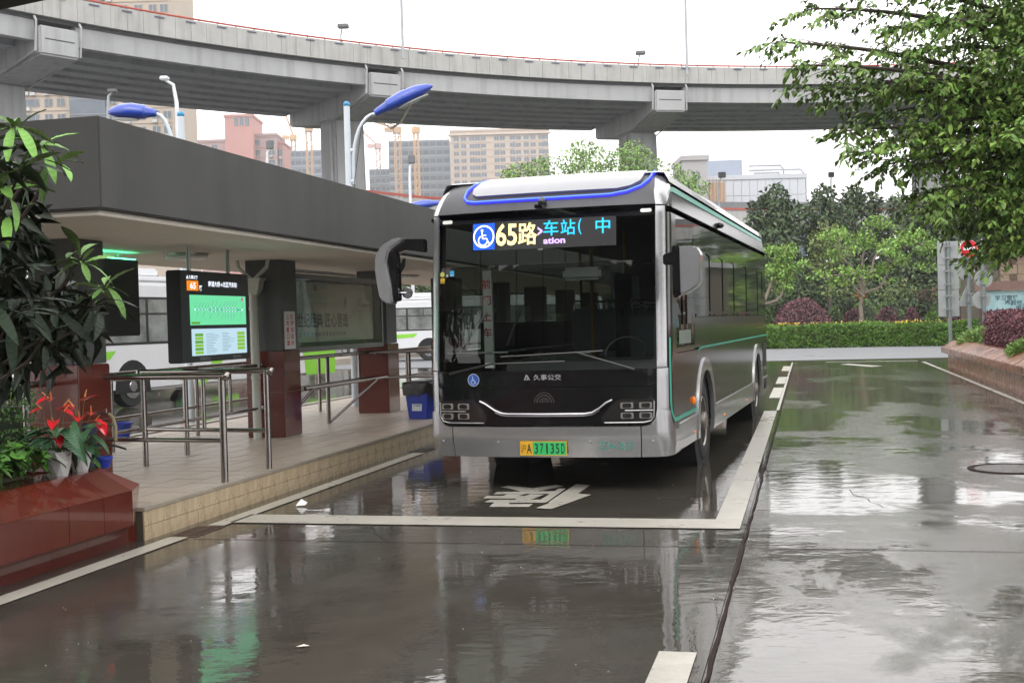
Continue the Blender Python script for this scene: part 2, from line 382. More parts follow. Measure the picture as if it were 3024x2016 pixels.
for k in range(int((PD1-PD0)/.3)):
    if k < 60:
        for me in (ra, rb_): link('kerb_tile', me, plat, (r_.uniform(-.001, .0015), k*.3, 0))
    else:
        far.box(-.014, 0, k*.3+.002, k*.3+.298, .118, .235).box(-.014, 0, k*.3+.002, k*.3+.298, -.02, .114)
tag(far.build('kerb_tiles_far', M_riser, plat), kind='stuff')
MB().box(PE0-PE1-.15, PE0-PE1+.02, 0, PD1-PD0, -.01, PZ+.002).build('back_kerb', M_stone, plat, bevel=.01)

# ------------------------------------------------------------------ bus shelter
M_canopy = mat('grey_render', (.066, .066, .063), .75, var=.12, scale=.8, bump=.25, bscale=120, streak=.12, sscale=1.2, spec=.3)
M_soffit = mat('soffit_paint', (.74, .68, .60), .7, var=.05, scale=1)
M_col = mat('column_paint', (.075, .082, .080), .55, var=.1, bump=.3, bscale=90)
M_gran = mat('red_granite', (.115, .024, .016), .16, var=.3, scale=60, rvar=.05, coat=.4)
M_granj = mat('granite_joint', (.16, .11, .08), .5)
M_trim = mat('metal_trim', (.35, .35, .34), .35, .8)
def shelter(name, label, e, d, length, cols, n0=-7.2, soff=2.6, top=3.35):
    t = thing(name, label, 'bus shelter', Lp(e, d), -LY)
    w = 3.55
    MB().box(-w, 0, 0, length, soff+.045, top).build('canopy', M_canopy, t, bevel=.012)
    MB().box(-w+.06, -.06, .06, length-.06, soff, soff+.043).build('soffit', M_soffit, t, bevel=.006)
    for y in cols:
        c = MB().box(-2.0, -1.5, y, y+.5, 1.405, soff).build('column', M_col, t, bevel=.006)
        b = MB().box(-2.02, -1.48, y-.02, y+.52, PZ, 1.40).build('granite_cladding', M_gran, t, bevel=.01)
        MB().box(-1.482, -1.478, y-.022, y-.016, PZ, 1.4).box(-2.02, -1.478, y-.0225, y+.522, .86, .866).build('cladding_joint', M_granj, b)
    return t
SHE, SHD = -5.2, 8.3
shelter('bus_shelter', 'grey shelter canopy of the previous platform beside the viewer at left', -5.2, -26, 29.5, [2.2+4.6*k for k in range(6)])  # unseen canopy added to darken the near end of the main shelter
shel = shelter('bus_shelter', 'grey concrete bus shelter canopy on red granite columns beside the parked bus', SHE, SHD, 34, [1.9, 6.53]+[10.62+4.07*k for k in range(6)])
# ceiling lamps under the canopy
M_lampw = mat('lamp_acrylic', (.75, .78, .74), .25, var=.03)
for k, (e, d) in enumerate(((-7.05, 13.0), (-7.05, 21.0))):
    t = thing('ceiling_lamp', ['round flat ceiling lamp above the electronic route display', 'round flat ceiling lamp under the canopy behind the bus mirror'][k], 'ceiling lamp', Lp(e, d, 2.6), -LY, 'round lamps under the shelter canopy')
    MB().lathe([(.0, 0), (.25, 0), (.25, -.02), (.0, -.02)], 28).build('lamp_base', M_trim, t)
    MB().lathe([(.24, -.02), (.245, -.045), (.2, -.07), (.0, -.078)], 28).build('lamp_shade', M_lampw, t, smooth=True)
# ------------------------------------------------------------------ electronic route display (faces the bay)
M_blk = mat('black_casing', (.030, .034, .034), .38, var=.05)
M_scr_g = mat('screen_green', (.02, .02, .02), .3, var=0, emit=(.20, .93, .46), estr=.95)
M_scr_w = mat('screen_white', (.02, .02, .02), .3, var=0, emit=(.62, .86, 1.0), estr=.98)
M_led_w = mat('led_white', (0, 0, 0), .4, var=0, emit=(.85, .9, 1), estr=1.6)
M_or = mat('screen_orange', (0, 0, 0), .4, var=0, emit=(1, .28, .01), estr=1.15)
M_g1 = mat('screen_lime', (0, 0, 0), .4, var=0, emit=(.33, .70, .06), estr=.9)
M_g2 = mat('screen_leaf', (0, 0, 0), .4, var=0, emit=(.16, .50, .04), estr=.9)
M_dk = mat('screen_ink', (.0, .05, .04), .5, var=0); M_mid = mat('screen_grey_ink', (0, 0, 0), .5, var=0, emit=(.25, .42, .5), estr=.8)
M_blu = mat('screen_blue', (0, 0, 0), .4, var=0, emit=(.1, .25, .6), estr=.8); M_mag = mat('screen_magenta', (0, 0, 0), .4, var=0, emit=(.75, .1, .45), estr=.9)
TE, T0, T1 = -6.30, 11.45, 13.05
tv = thing('route_display', 'tall black electronic route display with green route map hanging under the canopy', 'information display', Lp(TE, (T0+T1)/2, 0), -LY)
tw2 = (T1-T0)/2
MB().box(-.16, 0, -tw2, tw2, 1.36, 2.33).build('casing', M_blk, tv, bevel=.012)
for y in (-.45, .45): MB().tube([(-.08, y, 2.33), (-.08, y, 2.60)], .022).build('hanger', M_trim, tv)
def fy(x, z, o=.004): return Vector((o, x, z))
def scr(name, m, x0, x1, z0, z1, par=tv, o=.006): return MB().box(.001, o, x0, x1, z0, z1).build(name, m, par)
sg = scr('map_screen', M_scr_g, -.60, .70, 1.755, 2.075)
mbk = MB()
def seg(mb, a, b, w, o, mi=0):
    a = Vector(a); b = Vector(b); dd = (b-a); n_ = Vector((-dd.y, dd.x)).normalized()*w/2
    mb.add([fy(p.x, p.y, o) for p in (a-n_, b-n_, b+n_, a+n_)], [(0, 1, 2, 3)], mi)
for a, b in (((-.5, 1.92), (-.18, 1.92)), ((-.14, 1.94), (-.02, 1.94)), ((-.14, 1.90), (-.02, 1.90)), ((-.18, 1.92), (-.14, 1.94)), ((-.18, 1.92), (-.14, 1.90)), ((-.02, 1.94), (.02, 1.92)), ((-.02, 1.90), (.02, 1.92)), ((.02, 1.92), (.09, 1.92)),
             ((.09, 1.92), (.13, 1.94)), ((.09, 1.92), (.13, 1.90)), ((.13, 1.94), (.46, 1.94)), ((.13, 1.90), (.46, 1.90)), ((.46, 1.94), (.5, 1.92)), ((.46, 1.90), (.5, 1.92)), ((.5, 1.92), (.60, 1.92))): seg(mbk, a, b, .007, .0075)
mbk.build('route_line', M_blu, sg)
mbs = MB(); ml = MB()
stops = [(-.42, 1.92), (-.35, 1.92), (-.28, 1.92), (-.22, 1.92), (-.13, 1.94), (-.04, 1.94), (-.13, 1.90), (-.04, 1.90), (.055, 1.92)]+[(.15+.07*k, z) for k in range(5) for z in (1.94, 1.90)]+[(-.5, 1.92), (.6, 1.92)]
for k, (x, z) in enumerate(stops):
    r = .013 if k >= len(stops)-2 else .008
    mbs.add([fy(x+r*cos(a*pi/4), z+r*sin(a*pi/4), .0085) for a in range(8)], [tuple(range(8))])
    if z >= 1.92: seg(ml, (x, z+.02), (x+.05, z+.075), .006, .0075)
    if z <= 1.92 and k % 2 == 0: seg(ml, (x-.01, z-.02), (x-.05, z-.075), .006, .0075)
mbs.build('stop_marker', M_led_w, sg); ml.build('stop_name_lines', M_mid, sg)
MB().add([fy(x, z, .0075) for x, z in ((-.585, 1.765), (-.40, 1.765), (-.40, 1.79), (-.585, 1.79))], [(0, 1, 2, 3)]).build('map_caption', M_g2, sg)
MB().add([fy(.61+.025*cos(a*pi/6), 2.04+.025*sin(a*pi/6), .0075) for a in range(12)], [tuple(range(12))]).build('map_badge', M_mag, sg)
sw = scr('timetable_screen', M_scr_w, -.58, .70, 1.43, 1.715)
m1 = MB(); m2 = MB(); m3 = MB()
for k in range(6):
    (m1 if k % 2 == 0 else m2).add([fy(x, z, .0075) for x, z in ((-.52, 1.445+k*.038), (-.34, 1.445+k*.038), (-.34, 1.476+k*.038), (-.52, 1.476+k*.038))], [(0, 1, 2, 3)])
for k in range(5):
    m1.add([fy(x, z, .0075) for x, z in ((.46, 1.47+k*.042), (.65, 1.47+k*.042), (.65, 1.505+k*.042), (.46, 1.505+k*.042))], [(0, 1, 2, 3)])
for k in range(13):
    seg(m3, (-.27, 1.455+k*.017), (-.27+rnd.uniform(.15, .30), 1.455+k*.017), .0045, .0075); seg(m3, (.10, 1.47+k*.016), (.10+rnd.uniform(.12, .30), 1.47+k*.016), .0045, .0075)
m1.build('timetable_block', M_g1, sw); m2.build('timetable_block', M_g2, sw); m3.build('timetable_text', M_mid, sw)
ob = scr('route_number_panel', M_or, -.65, -.41, 2.12, 2.225)
text_fit('65', .12, .07, .02, lambda x, y: fy(x, y, .008), -.53, 2.172).build('numerals', M_led_w, ob)
mb = text_fit('路', .07, .06, .03, lambda x, y: fy(x, y, .003), -.35, 2.15)
text_fit('南浦大桥→北区汽车站', .68, .062, .02, lambda x, y: fy(x, y, .003), .16, 2.20, mb)
text_fit('久事公交', .19, .042, .02, lambda x, y: fy(x, y, .003), -.51, 2.262, mb)
mb.add([fy(-.66, 2.243, .003), fy(-.615, 2.243, .003), fy(-.637, 2.283, .003)], [(0, 1, 2)])
mb.build('led_header', M_led_w, tv)
M_pg = mat('printed_grey', (.30, .32, .31), .5, var=0)
mb = text_fit('绿色巴士', .24, .04, .0, lambda x, y: fy(x, y, .003), -.30, 1.395); text_fit('服务热线', .2, .035, .0, lambda x, y: fy(x, y, .003), .45, 1.395, mb)
mb.build('lower_caption', M_pg, tv)
# second display housing seen from its dark back; its screen faces the far side
dk = thing('display_housing', 'dark display cabinet seen from behind beside the first red column', 'display cabinet', Lp(-7.45, 11.6, 0), -LY)
MB().box(-.15, .02, -.45, .98, 1.66, 2.52).build('casing', M_blk, dk, bevel=.01)
MB().box(-.157, -.1505, -.35, .88, 1.75, 2.44).build('screen', mat('screen_green_far', (0, 0, 0), .4, var=0, emit=(.05, .95, .38), estr=5), dk)
for y in (-.2, .7): MB().tube([(-.07, y, 2.52), (-.07, y, 2.6)], .02).build('hanger', M_trim, dk)
MB().box(-.06, .015, -.40, .93, 2.522, 2.530).build('light_strip', mat('green_tube', (0, 0, 0), .4, var=0, emit=(.10, 1, .42), estr=9), dk)
# ------------------------------------------------------------------ advertising light box between columns
M_fr = mat('aluminium_frame', (.20, .205, .20), .35, .6, var=.06)
ad = thing('poster_case', 'wide glazed poster case fixed between two red granite columns', 'poster case', Lp(-6.72, 15.32), -LY)
A0, A1, Z0, Z1 = 0, 3.50, 1.36, 2.44
MB().box(-.2, -.14, A0, A1, Z0, Z1).build('back_panel', M_blk, ad)
mb = MB(); fw = .07
mb.box(-.14, 0, A0, A1, Z0, Z0+fw).box(-.14, 0, A0, A1, Z1-fw, Z1).box(-.14, -.001, A0, A0+fw, Z0+fw, Z1-fw).box(-.14, -.001, A1-fw, A1, Z0+fw, Z1-fw)
mb.build('case_frame', M_fr, ad, bevel=.006)
M_post = mat('poster_paper', (.66, .70, .60), .6, var=.25, scale=.8, col2=(.50, .55, .46)); M_pink = mat('poster_ink', (.03, .032, .03), .6, var=0); M_pfa = mat('poster_faint_ink', (.36, .38, .33), .6, var=0)
po = MB().box(-.135, -.128, .12, 3.38, Z0+.13, Z1-.1).build('poster', M_post, ad)
fp = lambda x, y: Vector((-.126, x, y))
mb = text_fit('世纪经典 匠心营造', 1.95, .22, .025, fp, 1.30, 1.80); text_fit('上海久事美术馆', .62, .07, .01, fp, 2.95, 2.02, mb); text_fit('Shanghai Jiushi Art Museum', .62, .045, 0, fp, 2.95, 1.94, mb)
text_fit('上 海 历 史 建 筑 风 景 油 画 作 品 展', 1.75, .06, 0, fp, 1.27, 1.60, mb); mb.build('poster_text', M_pink, po)
mb = text_fit('TIME-HONORED ARCHITECTURE', 2.0, .11, 0, fp, 1.28, 2.01); text_fit('AN ODE TO THE', 1.0, .09, 0, fp, 1.28, 2.15, mb); mb.build('poster_text', M_pfa, po)
MB().add([fp(1.0+.07*cos(k*pi/8), 2.26+.05*sin(k*pi/8)) for k in range(16)], [tuple(range(16))]).build('poster_seal', mat('poster_red', (.35, .02, .02), .5, var=0), po)
MB().box(-.02, -.012, fw, A1-fw, Z0+fw, Z1-fw).build('case_glass', glass('clear_glass', (.95, 1, .97), 0, .92, 1.28), ad)
MB().box(-.10, -.03, .05, 2.4, Z1+.02, Z1+.06).build('strip_light', mat('white_paint', (.62, .62, .6), .5), ad)
# notice on the column
nb = thing('column_notice', 'narrow white notice with red vertical writing on the second column', 'notice', Lp(-6.70, 15.06), -LY)
MB().box(.003, .012, -.17, .17, 1.42, 1.92).build('board', mat('notice_white', (.60, .60, .58), .4, var=.03), nb, loc=(0, 0, 0))
fn = lambda x, y: Vector((.0135, x, y)); mb = MB(); M_red = mat('notice_red', (.50, .012, .018), .5, var=0)
for k, ch in enumerate('防护你我他'): text_fit(ch, .085, .07, .02, fn, .07, 1.85-k*.088, mb)
for k, ch in enumerate('上车戴口罩'): text_fit(ch, .085, .07, .02, fn, -.07, 1.85-k*.088, mb)
mb.build('notice_text', M_red, nb)
# rain downpipe with hopper in front of column two
M_pvc = mat('pvc_pipe', (.46, .48, .43), .4, var=.08, scale=1.5)
dp = thing('rain_downpipe', 'grey plastic rain downpipe with square hopper before the second column', 'downpipe', Lp(-7.02, 14.68), -LY)
MB().tube([(0, 0, PZ), (0, 0, 2.2)], .055, 16).build('pipe', M_pvc, dp, smooth=True)
mb = MB()
for z in (1.05, 1.95): mb.tube([(0, 0, z), (0, 0, z+.03)], .064, 16)
mb.build('pipe_collar', M_pvc, dp)
mb = MB(); q = [(-.14, .12), (.14, .12)]
mb.add([(sx*w, sy*w*.7, z) for z, w in ((2.14, .06), (2.21, .10), (2.32, .12), (2.335, .14), (2.36, .14)) for sx, sy in ((-1, -1), (1, -1), (1, 1), (-1, 1))],
       [(4*i+k, 4*i+(k+1) % 4, 4*i+4+(k+1) % 4, 4*i+4+k) for i in range(4) for k in range(4)]+[(16, 17, 18, 19), (3, 2, 1, 0)])
mb.build('hopper', M_pvc, dp)
for sx in (-1, 1): MB().tube([(sx*.02, 0, 2.34), (sx*.20, 0, 2.50), (sx*.22, 0, 2.6)], .026, 12).build('branch_pipe', M_pvc, dp, smooth=True)

# ------------------------------------------------------------------ railings
M_st = mat('stainless_tube', (.30, .275, .26), .22, 1., var=.12, scale=4, rvar=.08)
def fence_obj(name, label, P, top=1.29, group='stainless steel queue railings on the platform'):
    """P: list of (e,d) points of the top rail, posts at flags"""
    t = thing(name, label, 'railing', Lp(P['o'][0], P['o'][1]), -LY, group); oe, od = P['o']
    lp = lambda e, d, z: Vector((e-oe, d-od, z))
    for (a, b, z, r) in P['rails']: 
        MB().tube([lp(*a, z), lp(*b, z)], r, 12).build('rail', M_st, t, smooth=True)
        if P.get('knob', True):
            pass
    for (e, d, z0, z1, r) in P['posts']:
        MB().tube([lp(e, d, z0), lp(e, d, z1)], r, 12).build('post', M_st, t, smooth=True)
    for (e, d, z, r) in P.get('balls', []):
        MB().lathe([(r*sin(k*pi/8), -r*cos(k*pi/8)) for k in range(9)], 14, lp(e, d, z)).build('ball_cap', M_st, t, smooth=True)
    for (a, b) in P.get('bars', []): MB().tube([lp(*a), lp(*b)], .022, 10).build('brace', M_st, t, smooth=True)
    return t
T_ = 1.265
fence_obj('queue_railing', 'stainless railing nearest the camera running from the first column to the kerb', dict(o=(-5.34, 10.44),
    rails=[((-6.68, 10.62), (-5.31, 10.43), T_, .030), ((-6.68, 10.62), (-5.34, 10.44), .66, .022)],
    posts=[(-5.34, 10.44, PZ, T_, .034), (-6.23, 10.56, .66, T_, .022)], balls=[(-5.29, 10.425, T_, .045)]))
fence_obj('queue_railing', 'stainless railing second from the camera with a rounded end at the kerb', dict(o=(-5.37, 11.47),
    rails=[((-6.93, 11.73), (-5.34, 11.465), T_+.005, .030), ((-6.91, 11.72), (-5.37, 11.47), .66, .022)],
    posts=[(-5.37, 11.47, PZ, T_, .030), (-6.91, 11.72, PZ, T_, .030), (-6.15, 11.60, .66, T_, .022)], balls=[(-5.32, 11.46, T_, .042), (-6.96, 11.735, T_, .04), (-6.98, 11.735, .66, .03)]))
fence_obj('queue_railing', 'stainless railing along the platform middle behind the two queue railings', dict(o=(-6.99, 12.76),
    rails=[((-7.0, 11.3), (-7.0, 14.85), 1.22, .026), ((-7.0, 11.3), (-7.0, 14.85), .66, .02)],
    posts=[(-6.99, 12.76, PZ, 1.22, .03), (-7.0, 13.9, .66, 1.22, .02)], balls=[(-7.0, 14.78, .66, .05), (-7.0, 14.78, 1.22, .04)]))
fence_obj('queue_railing', 'stainless railing at far left running from the first column behind the flowers', dict(o=(-6.9, 9.0),
    rails=[((-6.95, 6.5), (-6.95, 10.8), 1.24, .030), ((-6.95, 6.5), (-6.95, 10.8), .72, .022)], posts=[(-6.95, 9.7, PZ, 1.24, .03)]))
fence_obj('rear_railing', 'long stainless railing along the rear edge of the platform', dict(o=(-8.15, 12),
    rails=[((-8.2, 9.2), (-8.0, 30), 1.2, .026), ((-8.2, 9.2), (-8.0, 30), .66, .02)],
    posts=[(-8.2+.01*(d-9.2), d, PZ, 1.2, .028) for d in (9.2, 11.2, 13.1, 15.17, 17.3, 19.38, 21.47, 23.9, 26, 28, 30)]))
bf = fence_obj('bench_railing', 'stainless railing with a slatted leaning bench between the second and third columns', dict(o=(-6.96, 16.97),
    rails=[((-6.96, 15.35), (-6.96, 18.9), 1.27, .03)],
    posts=[(-6.96, 16.97, PZ, 1.27, .032), (-6.96, 15.75, .85, 1.27, .024), (-6.96, 18.3, .85, 1.27, .024)],
    bars=[((-6.94, 16.97, PZ+.02), (-6.62, 18.15, .84)), ((-6.94, 15.0, PZ+.02), (-6.62, 15.6, .84))]))
for k in range(4): MB().tube([(.08+.075*k-.0, -1.55, .865), (.08+.075*k, 1.75, .865)], .024, 10).build('bench_bar', M_st, bf, smooth=True)
fence_obj('queue_railing', 'stainless railing beyond the third column running toward the bus mirror', dict(o=(-6.6, 19.6),
    rails=[((-7.0, 18.7), (-5.45, 19.3), T_, .03), ((-7.0, 18.7), (-5.45, 19.3), .85, .024)],
    posts=[(-6.35, 18.98, .265, T_, .028), (-5.9, 19.15, .265, T_, .024)]))
# ------------------------------------------------------------------ bins, buckets, tap
M_bin = mat('blue_plastic', (.010, .035, .34), .38, var=.12); M_bag = mat('black_bag', (.008, .008, .008), .28, var=.1, bump=.8, bscale=14)
bn = thing('waste_bin', 'blue square waste bin with black liner bag folded over its rim', 'bin', Lp(-5.72, 17.75, PZ), -LY-.25)
def frustum(mb, w0, d0, w1, d1, z0, z1, mi=0, cx=0, cy=0, cap=True):
    vs = [(cx+sx*w/2, cy+sy*d/2, z) for z, w, d in ((z0, w0, d0), (z1, w1, d1)) for sx, sy in ((-1, -1), (1, -1), (1, 1), (-1, 1))]
    return mb.add(vs, [(3, 2, 1, 0)]+[(k, (k+1) % 4, 4+(k+1) % 4, 4+k) for k in range(4)]+([(4, 5, 6, 7)] if cap else []), mi)
frustum(MB(), .34, .36, .44, .46, 0, .56).build('bin_body', M_bin, bn, bevel=.015)
mb = MB(); r_ = random.Random(5); ring = []
n = 36
for lv, (w, z) in enumerate(((.47, .56), (.495, .545), (.50, .47), (.485, .38))):
    for k in range(n):
        a = 2*pi*k/n; m_ = max(abs(cos(a)), abs(sin(a))); j = r_.uniform(-.012, .012)
        mb.v.append((w/2*cos(a)/m_*(1+j), w/2*sin(a)/m_*(1+j), z+(r_.uniform(-.07, .05) if lv == 3 else r_.uniform(-.008, .02))))
for lv in range(3):
    for k in range(n): mb.f.append((lv*n+k, lv*n+(k+1) % n, (lv+1)*n+(k+1) % n, (lv+1)*n+k)); mb.mi.append(0)
mb.f.append(tuple(range(n-1, -1, -1))); mb.mi.append(0)
mb.build('liner_bag', M_bag, bn, smooth=True)
st_ = MB().box(-.085, .085, -.222, -.216, .12, .43).build('sticker', mat('sticker_paper', (.55, .62, .66), .4, var=.04), bn, loc=(0, .012, 0)); st_.rotation_euler = (-.088, 0, 0); st_.location = (0, .0, -.01)
fs_ = lambda x, y: Vector((x, -.2235, y))
mb = MB()
for k in range(3):
    a0 = k*2*pi/3+pi/2
    pts = [(.052*cos(a0-.75), .052*sin(a0-.75)), (.056*cos(a0+.25), .056*sin(a0+.25)), (.034*cos(a0+.2), .034*sin(a0+.2)), (.030*cos(a0-.85), .030*sin(a0-.85))]
    mb.add([fs_(x, .335+y) for x, y in pts], [(0, 1, 2, 3)]); 
    mb.add([fs_(x, .335+y) for x, y in ((.07*cos(a0+.25), .07*sin(a0+.25)), (.05*cos(a0+.75), .05*sin(a0+.75)), (.022*cos(a0+.1), .022*sin(a0+.1)))], [(0, 1, 2)])
mb.build('recycling_symbol', mat('symbol_red', (.6, .05, .02), .5, var=0), st_)
text_fit('干垃圾', .13, .04, .01, fs_, 0, .205).build('sticker_text', M_pink, st_)
def bucket(label, e, d, z, r, h, dark=False):
    t = thing('bucket', label, 'bucket', Lp(e, d, z), 0)
    MB().lathe([(.0, 0), (r*.72, 0), (r, h), (r*1.06, h), (r*1.06, h-.02), (r*.98, h-.02), (r*.95, h-.01), (r*.68, .02), (0, .02)], 24).build('pail', M_bin if not dark else mat('navy_plastic', (.006, .008, .045), .5), t, smooth=True)
    return t
bucket('open blue plastic bucket on the platform behind the red flowers', -8.9, 14.5, PZ, .14, .24)
bucket('dark blue pail standing against the first red column behind the flowers', -6.66, 10.28, PZ, .08, .58, True)
bucket('small blue tub at the end of the red planter under the leaves', -5.62, 8.86, .60, .08, .09)
tp = thing('water_tap', 'metal water tap with a short hose fixed to the first red column', 'tap', Lp(-6.68, 10.5, .92), -LY)
MB().tube([(0, 0, 0), (.12, -.02, 0)], .014).tube([(.09, -.02, .0), (.09, -.02, .05)], .01).build('tap_body', M_st, tp)
MB().tube([(.12, -.02, 0), (.16, -.02, -.03), (.19, -.02, -.12), (.185, -.02, -.26)], .016).build('hose', mat('hose', (.30, .25, .14), .5), tp, smooth=True)
# drain grates, manhole, litter
M_iron = mat('rusty_iron', (.07, .035, .025), .4, var=.4, scale=12)
def grate(label, e, d, w=.26, l=.52, m=M_iron):
    t = thing('drain_grate', label, 'drain grate', Lp(e, d, 0), -LY, 'drain grates along the kerb')
    mb = MB().box(-w/2, w/2, -l/2, l/2, .003, .0045)
    mb.build('grate_frame', m, t); M_h = mat('drain_shadow', (.006, .005, .004), .6, var=0)
    for k in range(7):
        for s in (-1, 1): MB().box(s*.062-.05, s*.062+.05, -l/2+.05+k*.065, -l/2+.08+k*.065, .0048, .006).build('grate_slot', M_h, t)
    return t
grate('rusty slotted drain grate at the corner beside the red planter', -5.05, 9.35); grate('dark slotted drain grate further along the kerb toward the bus', -5.08, 15.95, .26, 1.1, mat('dark_iron', (.02, .02, .02), .3))
mh = thing('manhole_cover', 'round iron manhole cover in the wet driving lane', 'manhole cover', Lp(2.05, 13.7, 0), 0)
MB().lathe([(.0, .006), (.36, .006), (.37, .002)], 40).build('cover', mat('iron_cover', (.05, .045, .042), .22, .3, var=.3, bump=.5, bscale=30), mh)
MB().lathe([(.37, .004), (.385, .010), (.43, .010), (.44, .003)], 40).build('cover_ring', M_seal, mh)
M_lit = mat('litter_paper', (.75, .75, .74), .5, var=.05)
mb = MB().add([(0, 0, 0), (.09, .01, .004), (.10, .07, .02), (.02, .08, .035), (.05, .04, .06)], [(0, 1, 4), (1, 2, 4), (2, 3, 4), (3, 0, 4), (0, 3, 2, 1)])
o = mb.build('paper_scrap', M_lit, None, loc=Lp(-4.76, 10.72, .01)); tag(o, 'crumpled white paper scrap on the wet ground near the kerb', 'litter')
mb = MB().add([(0, 0, 0), (.03, -.018, .006), (.075, 0, .004), (.04, .02, .008)], [(0, 1, 2, 3)])
o = mb.build('fallen_petal', mat('petal', (.6, .55, .46), .5), None, loc=Lp(-2.68, 5.98, .004)); tag(o, 'single pale fallen petal on the wet bay in the foreground', 'petal')
# ------------------------------------------------------------------ the parked electric bus
BX, BY, BYAW = 0.28716, 12.08470, 0.29566867
BL = 10.62
bus = thing('city_bus', 'dark grey electric city bus with lit route sign 65 parked in the bay', 'bus', (BX, BY, 0), -BYAW)
def fyz(z):                              # how far the front leans back at height z
    P = [(.0, .10), (.33, .04), (.55, .0), (1.2, .0), (2.25, .09), (2.82, .15), (2.93, .22), (3.05, .36), (3.14, .53), (3.18, .68), (3.21, 1.0), (3.23, 1.4)]
    for (a, b), (c, d) in zip(P, P[1:]):
        if z <= c:
            t = (z-a)/(c-a); return b+(d-b)*t
    return P[-1][1]
def hxz(z):                              # half width at height z
    P = [(.0, 1.20), (.33, 1.235), (.5, 1.25), (2.8, 1.25), (3.0, 1.215), (3.12, 1.17), (3.2, 1.10), (3.25, 1.0)]
    for (a, b), (c, d) in zip(P, P[1:]):
        if z <= c: return b+(d-b)*(z-a)/(c-a)
    return P[-1][1]
OUT = [(0, 0)]
for i in range(1, 23): x = 1.04*i/22; OUT.append((x, .075*(x/1.04)**2.4))
for i in range(1, 15):
    a = pi/2*i/14; OUT.append((1.04+.21*sin(a)**.9, .075+.24*(1-cos(a))**1.0))
for i in range(1, 11): OUT.append((1.25, .315+(BL-.15-.315)*i/10))
for i in range(1, 7):
    a = pi/2*i/6; OUT.append((1.25-.15*(1-cos(a)), BL-.15+.15*sin(a)))
OUT.append((0, BL+.02))
CUM = [0.]
for a, b in zip(OUT, OUT[1:]): CUM.append(CUM[-1]+math.hypot(b[0]-a[0], b[1]-a[1]))
OUTn = []
for i in range(len(OUT)):
    a = OUT[max(0, i-1)]; b = OUT[min(len(OUT)-1, i+1)]; t = Vector((b[0]-a[0], b[1]-a[1])); t.normalize(); OUTn.append((t.y, -t.x))
OUTn[0] = (0, -1)
def SY(y):                               # arc position of side y
    return CUM[36]+(y-.315)
def SX(x):                               # arc position of front x (0..1.25)
    for i in range(40):
        if OUT[i+1][0] >= x: return CUM[i]+(CUM[i+1]-CUM[i])*(x-OUT[i][0])/max(1e-9, OUT[i+1][0]-OUT[i][0])
    return CUM[36]
def PB(s, z, off=0.):
    sg = 1 if s >= 0 else -1; s = abs(s); i = 0
    lo, hi = 0, len(CUM)-2
    while lo < hi:
        md = (lo+hi+1)//2
        if CUM[md] <= s: lo = md
        else: hi = md-1
    i = lo; t = min(1, max(0, (s-CUM[i])/(CUM[i+1]-CUM[i])))
    x = OUT[i][0]*(1-t)+OUT[i+1][0]*t; y = OUT[i][1]*(1-t)+OUT[i+1][1]*t
    nx = OUTn[i][0]*(1-t)+OUTn[i+1][0]*t; ny = OUTn[i][1]*(1-t)+OUTn[i+1][1]*t
    f = fyz(z); h = hxz(z)/1.25
    dz = .01; sl = (fyz(z+dz)-fyz(z-dz))/(2*dz) if y < 1.2 else 0; slx = -(hxz(z+dz)-hxz(z-dz))/(2*dz)
    n = Vector((nx, ny, abs(ny)*sl*(1 if y < 1.2 else 0)+abs(nx)*slx)); n.normalize()
    yy = f+y*(BL-f)/BL
    return Vector((sg*(x*h+n.x*off), yy+n.y*off, z+n.z*off))
def pgrid(mb, s0, s1, z0, z1, off=0., ds=.06, dz=.08, mi=0):
    ns = max(1, int(math.ceil(abs(s1-s0)/ds))); nz = max(1, int(math.ceil((z1-z0)/dz)))
    vs = [PB(s0+(s1-s0)*i/ns, z0+(z1-z0)*j/nz, off) for j in range(nz+1) for i in range(ns+1)]
    return mb.add(vs, [(j*(ns+1)+i, j*(ns+1)+i+1, (j+1)*(ns+1)+i+1, (j+1)*(ns+1)+i) for j in range(nz) for i in range(ns)], mi)
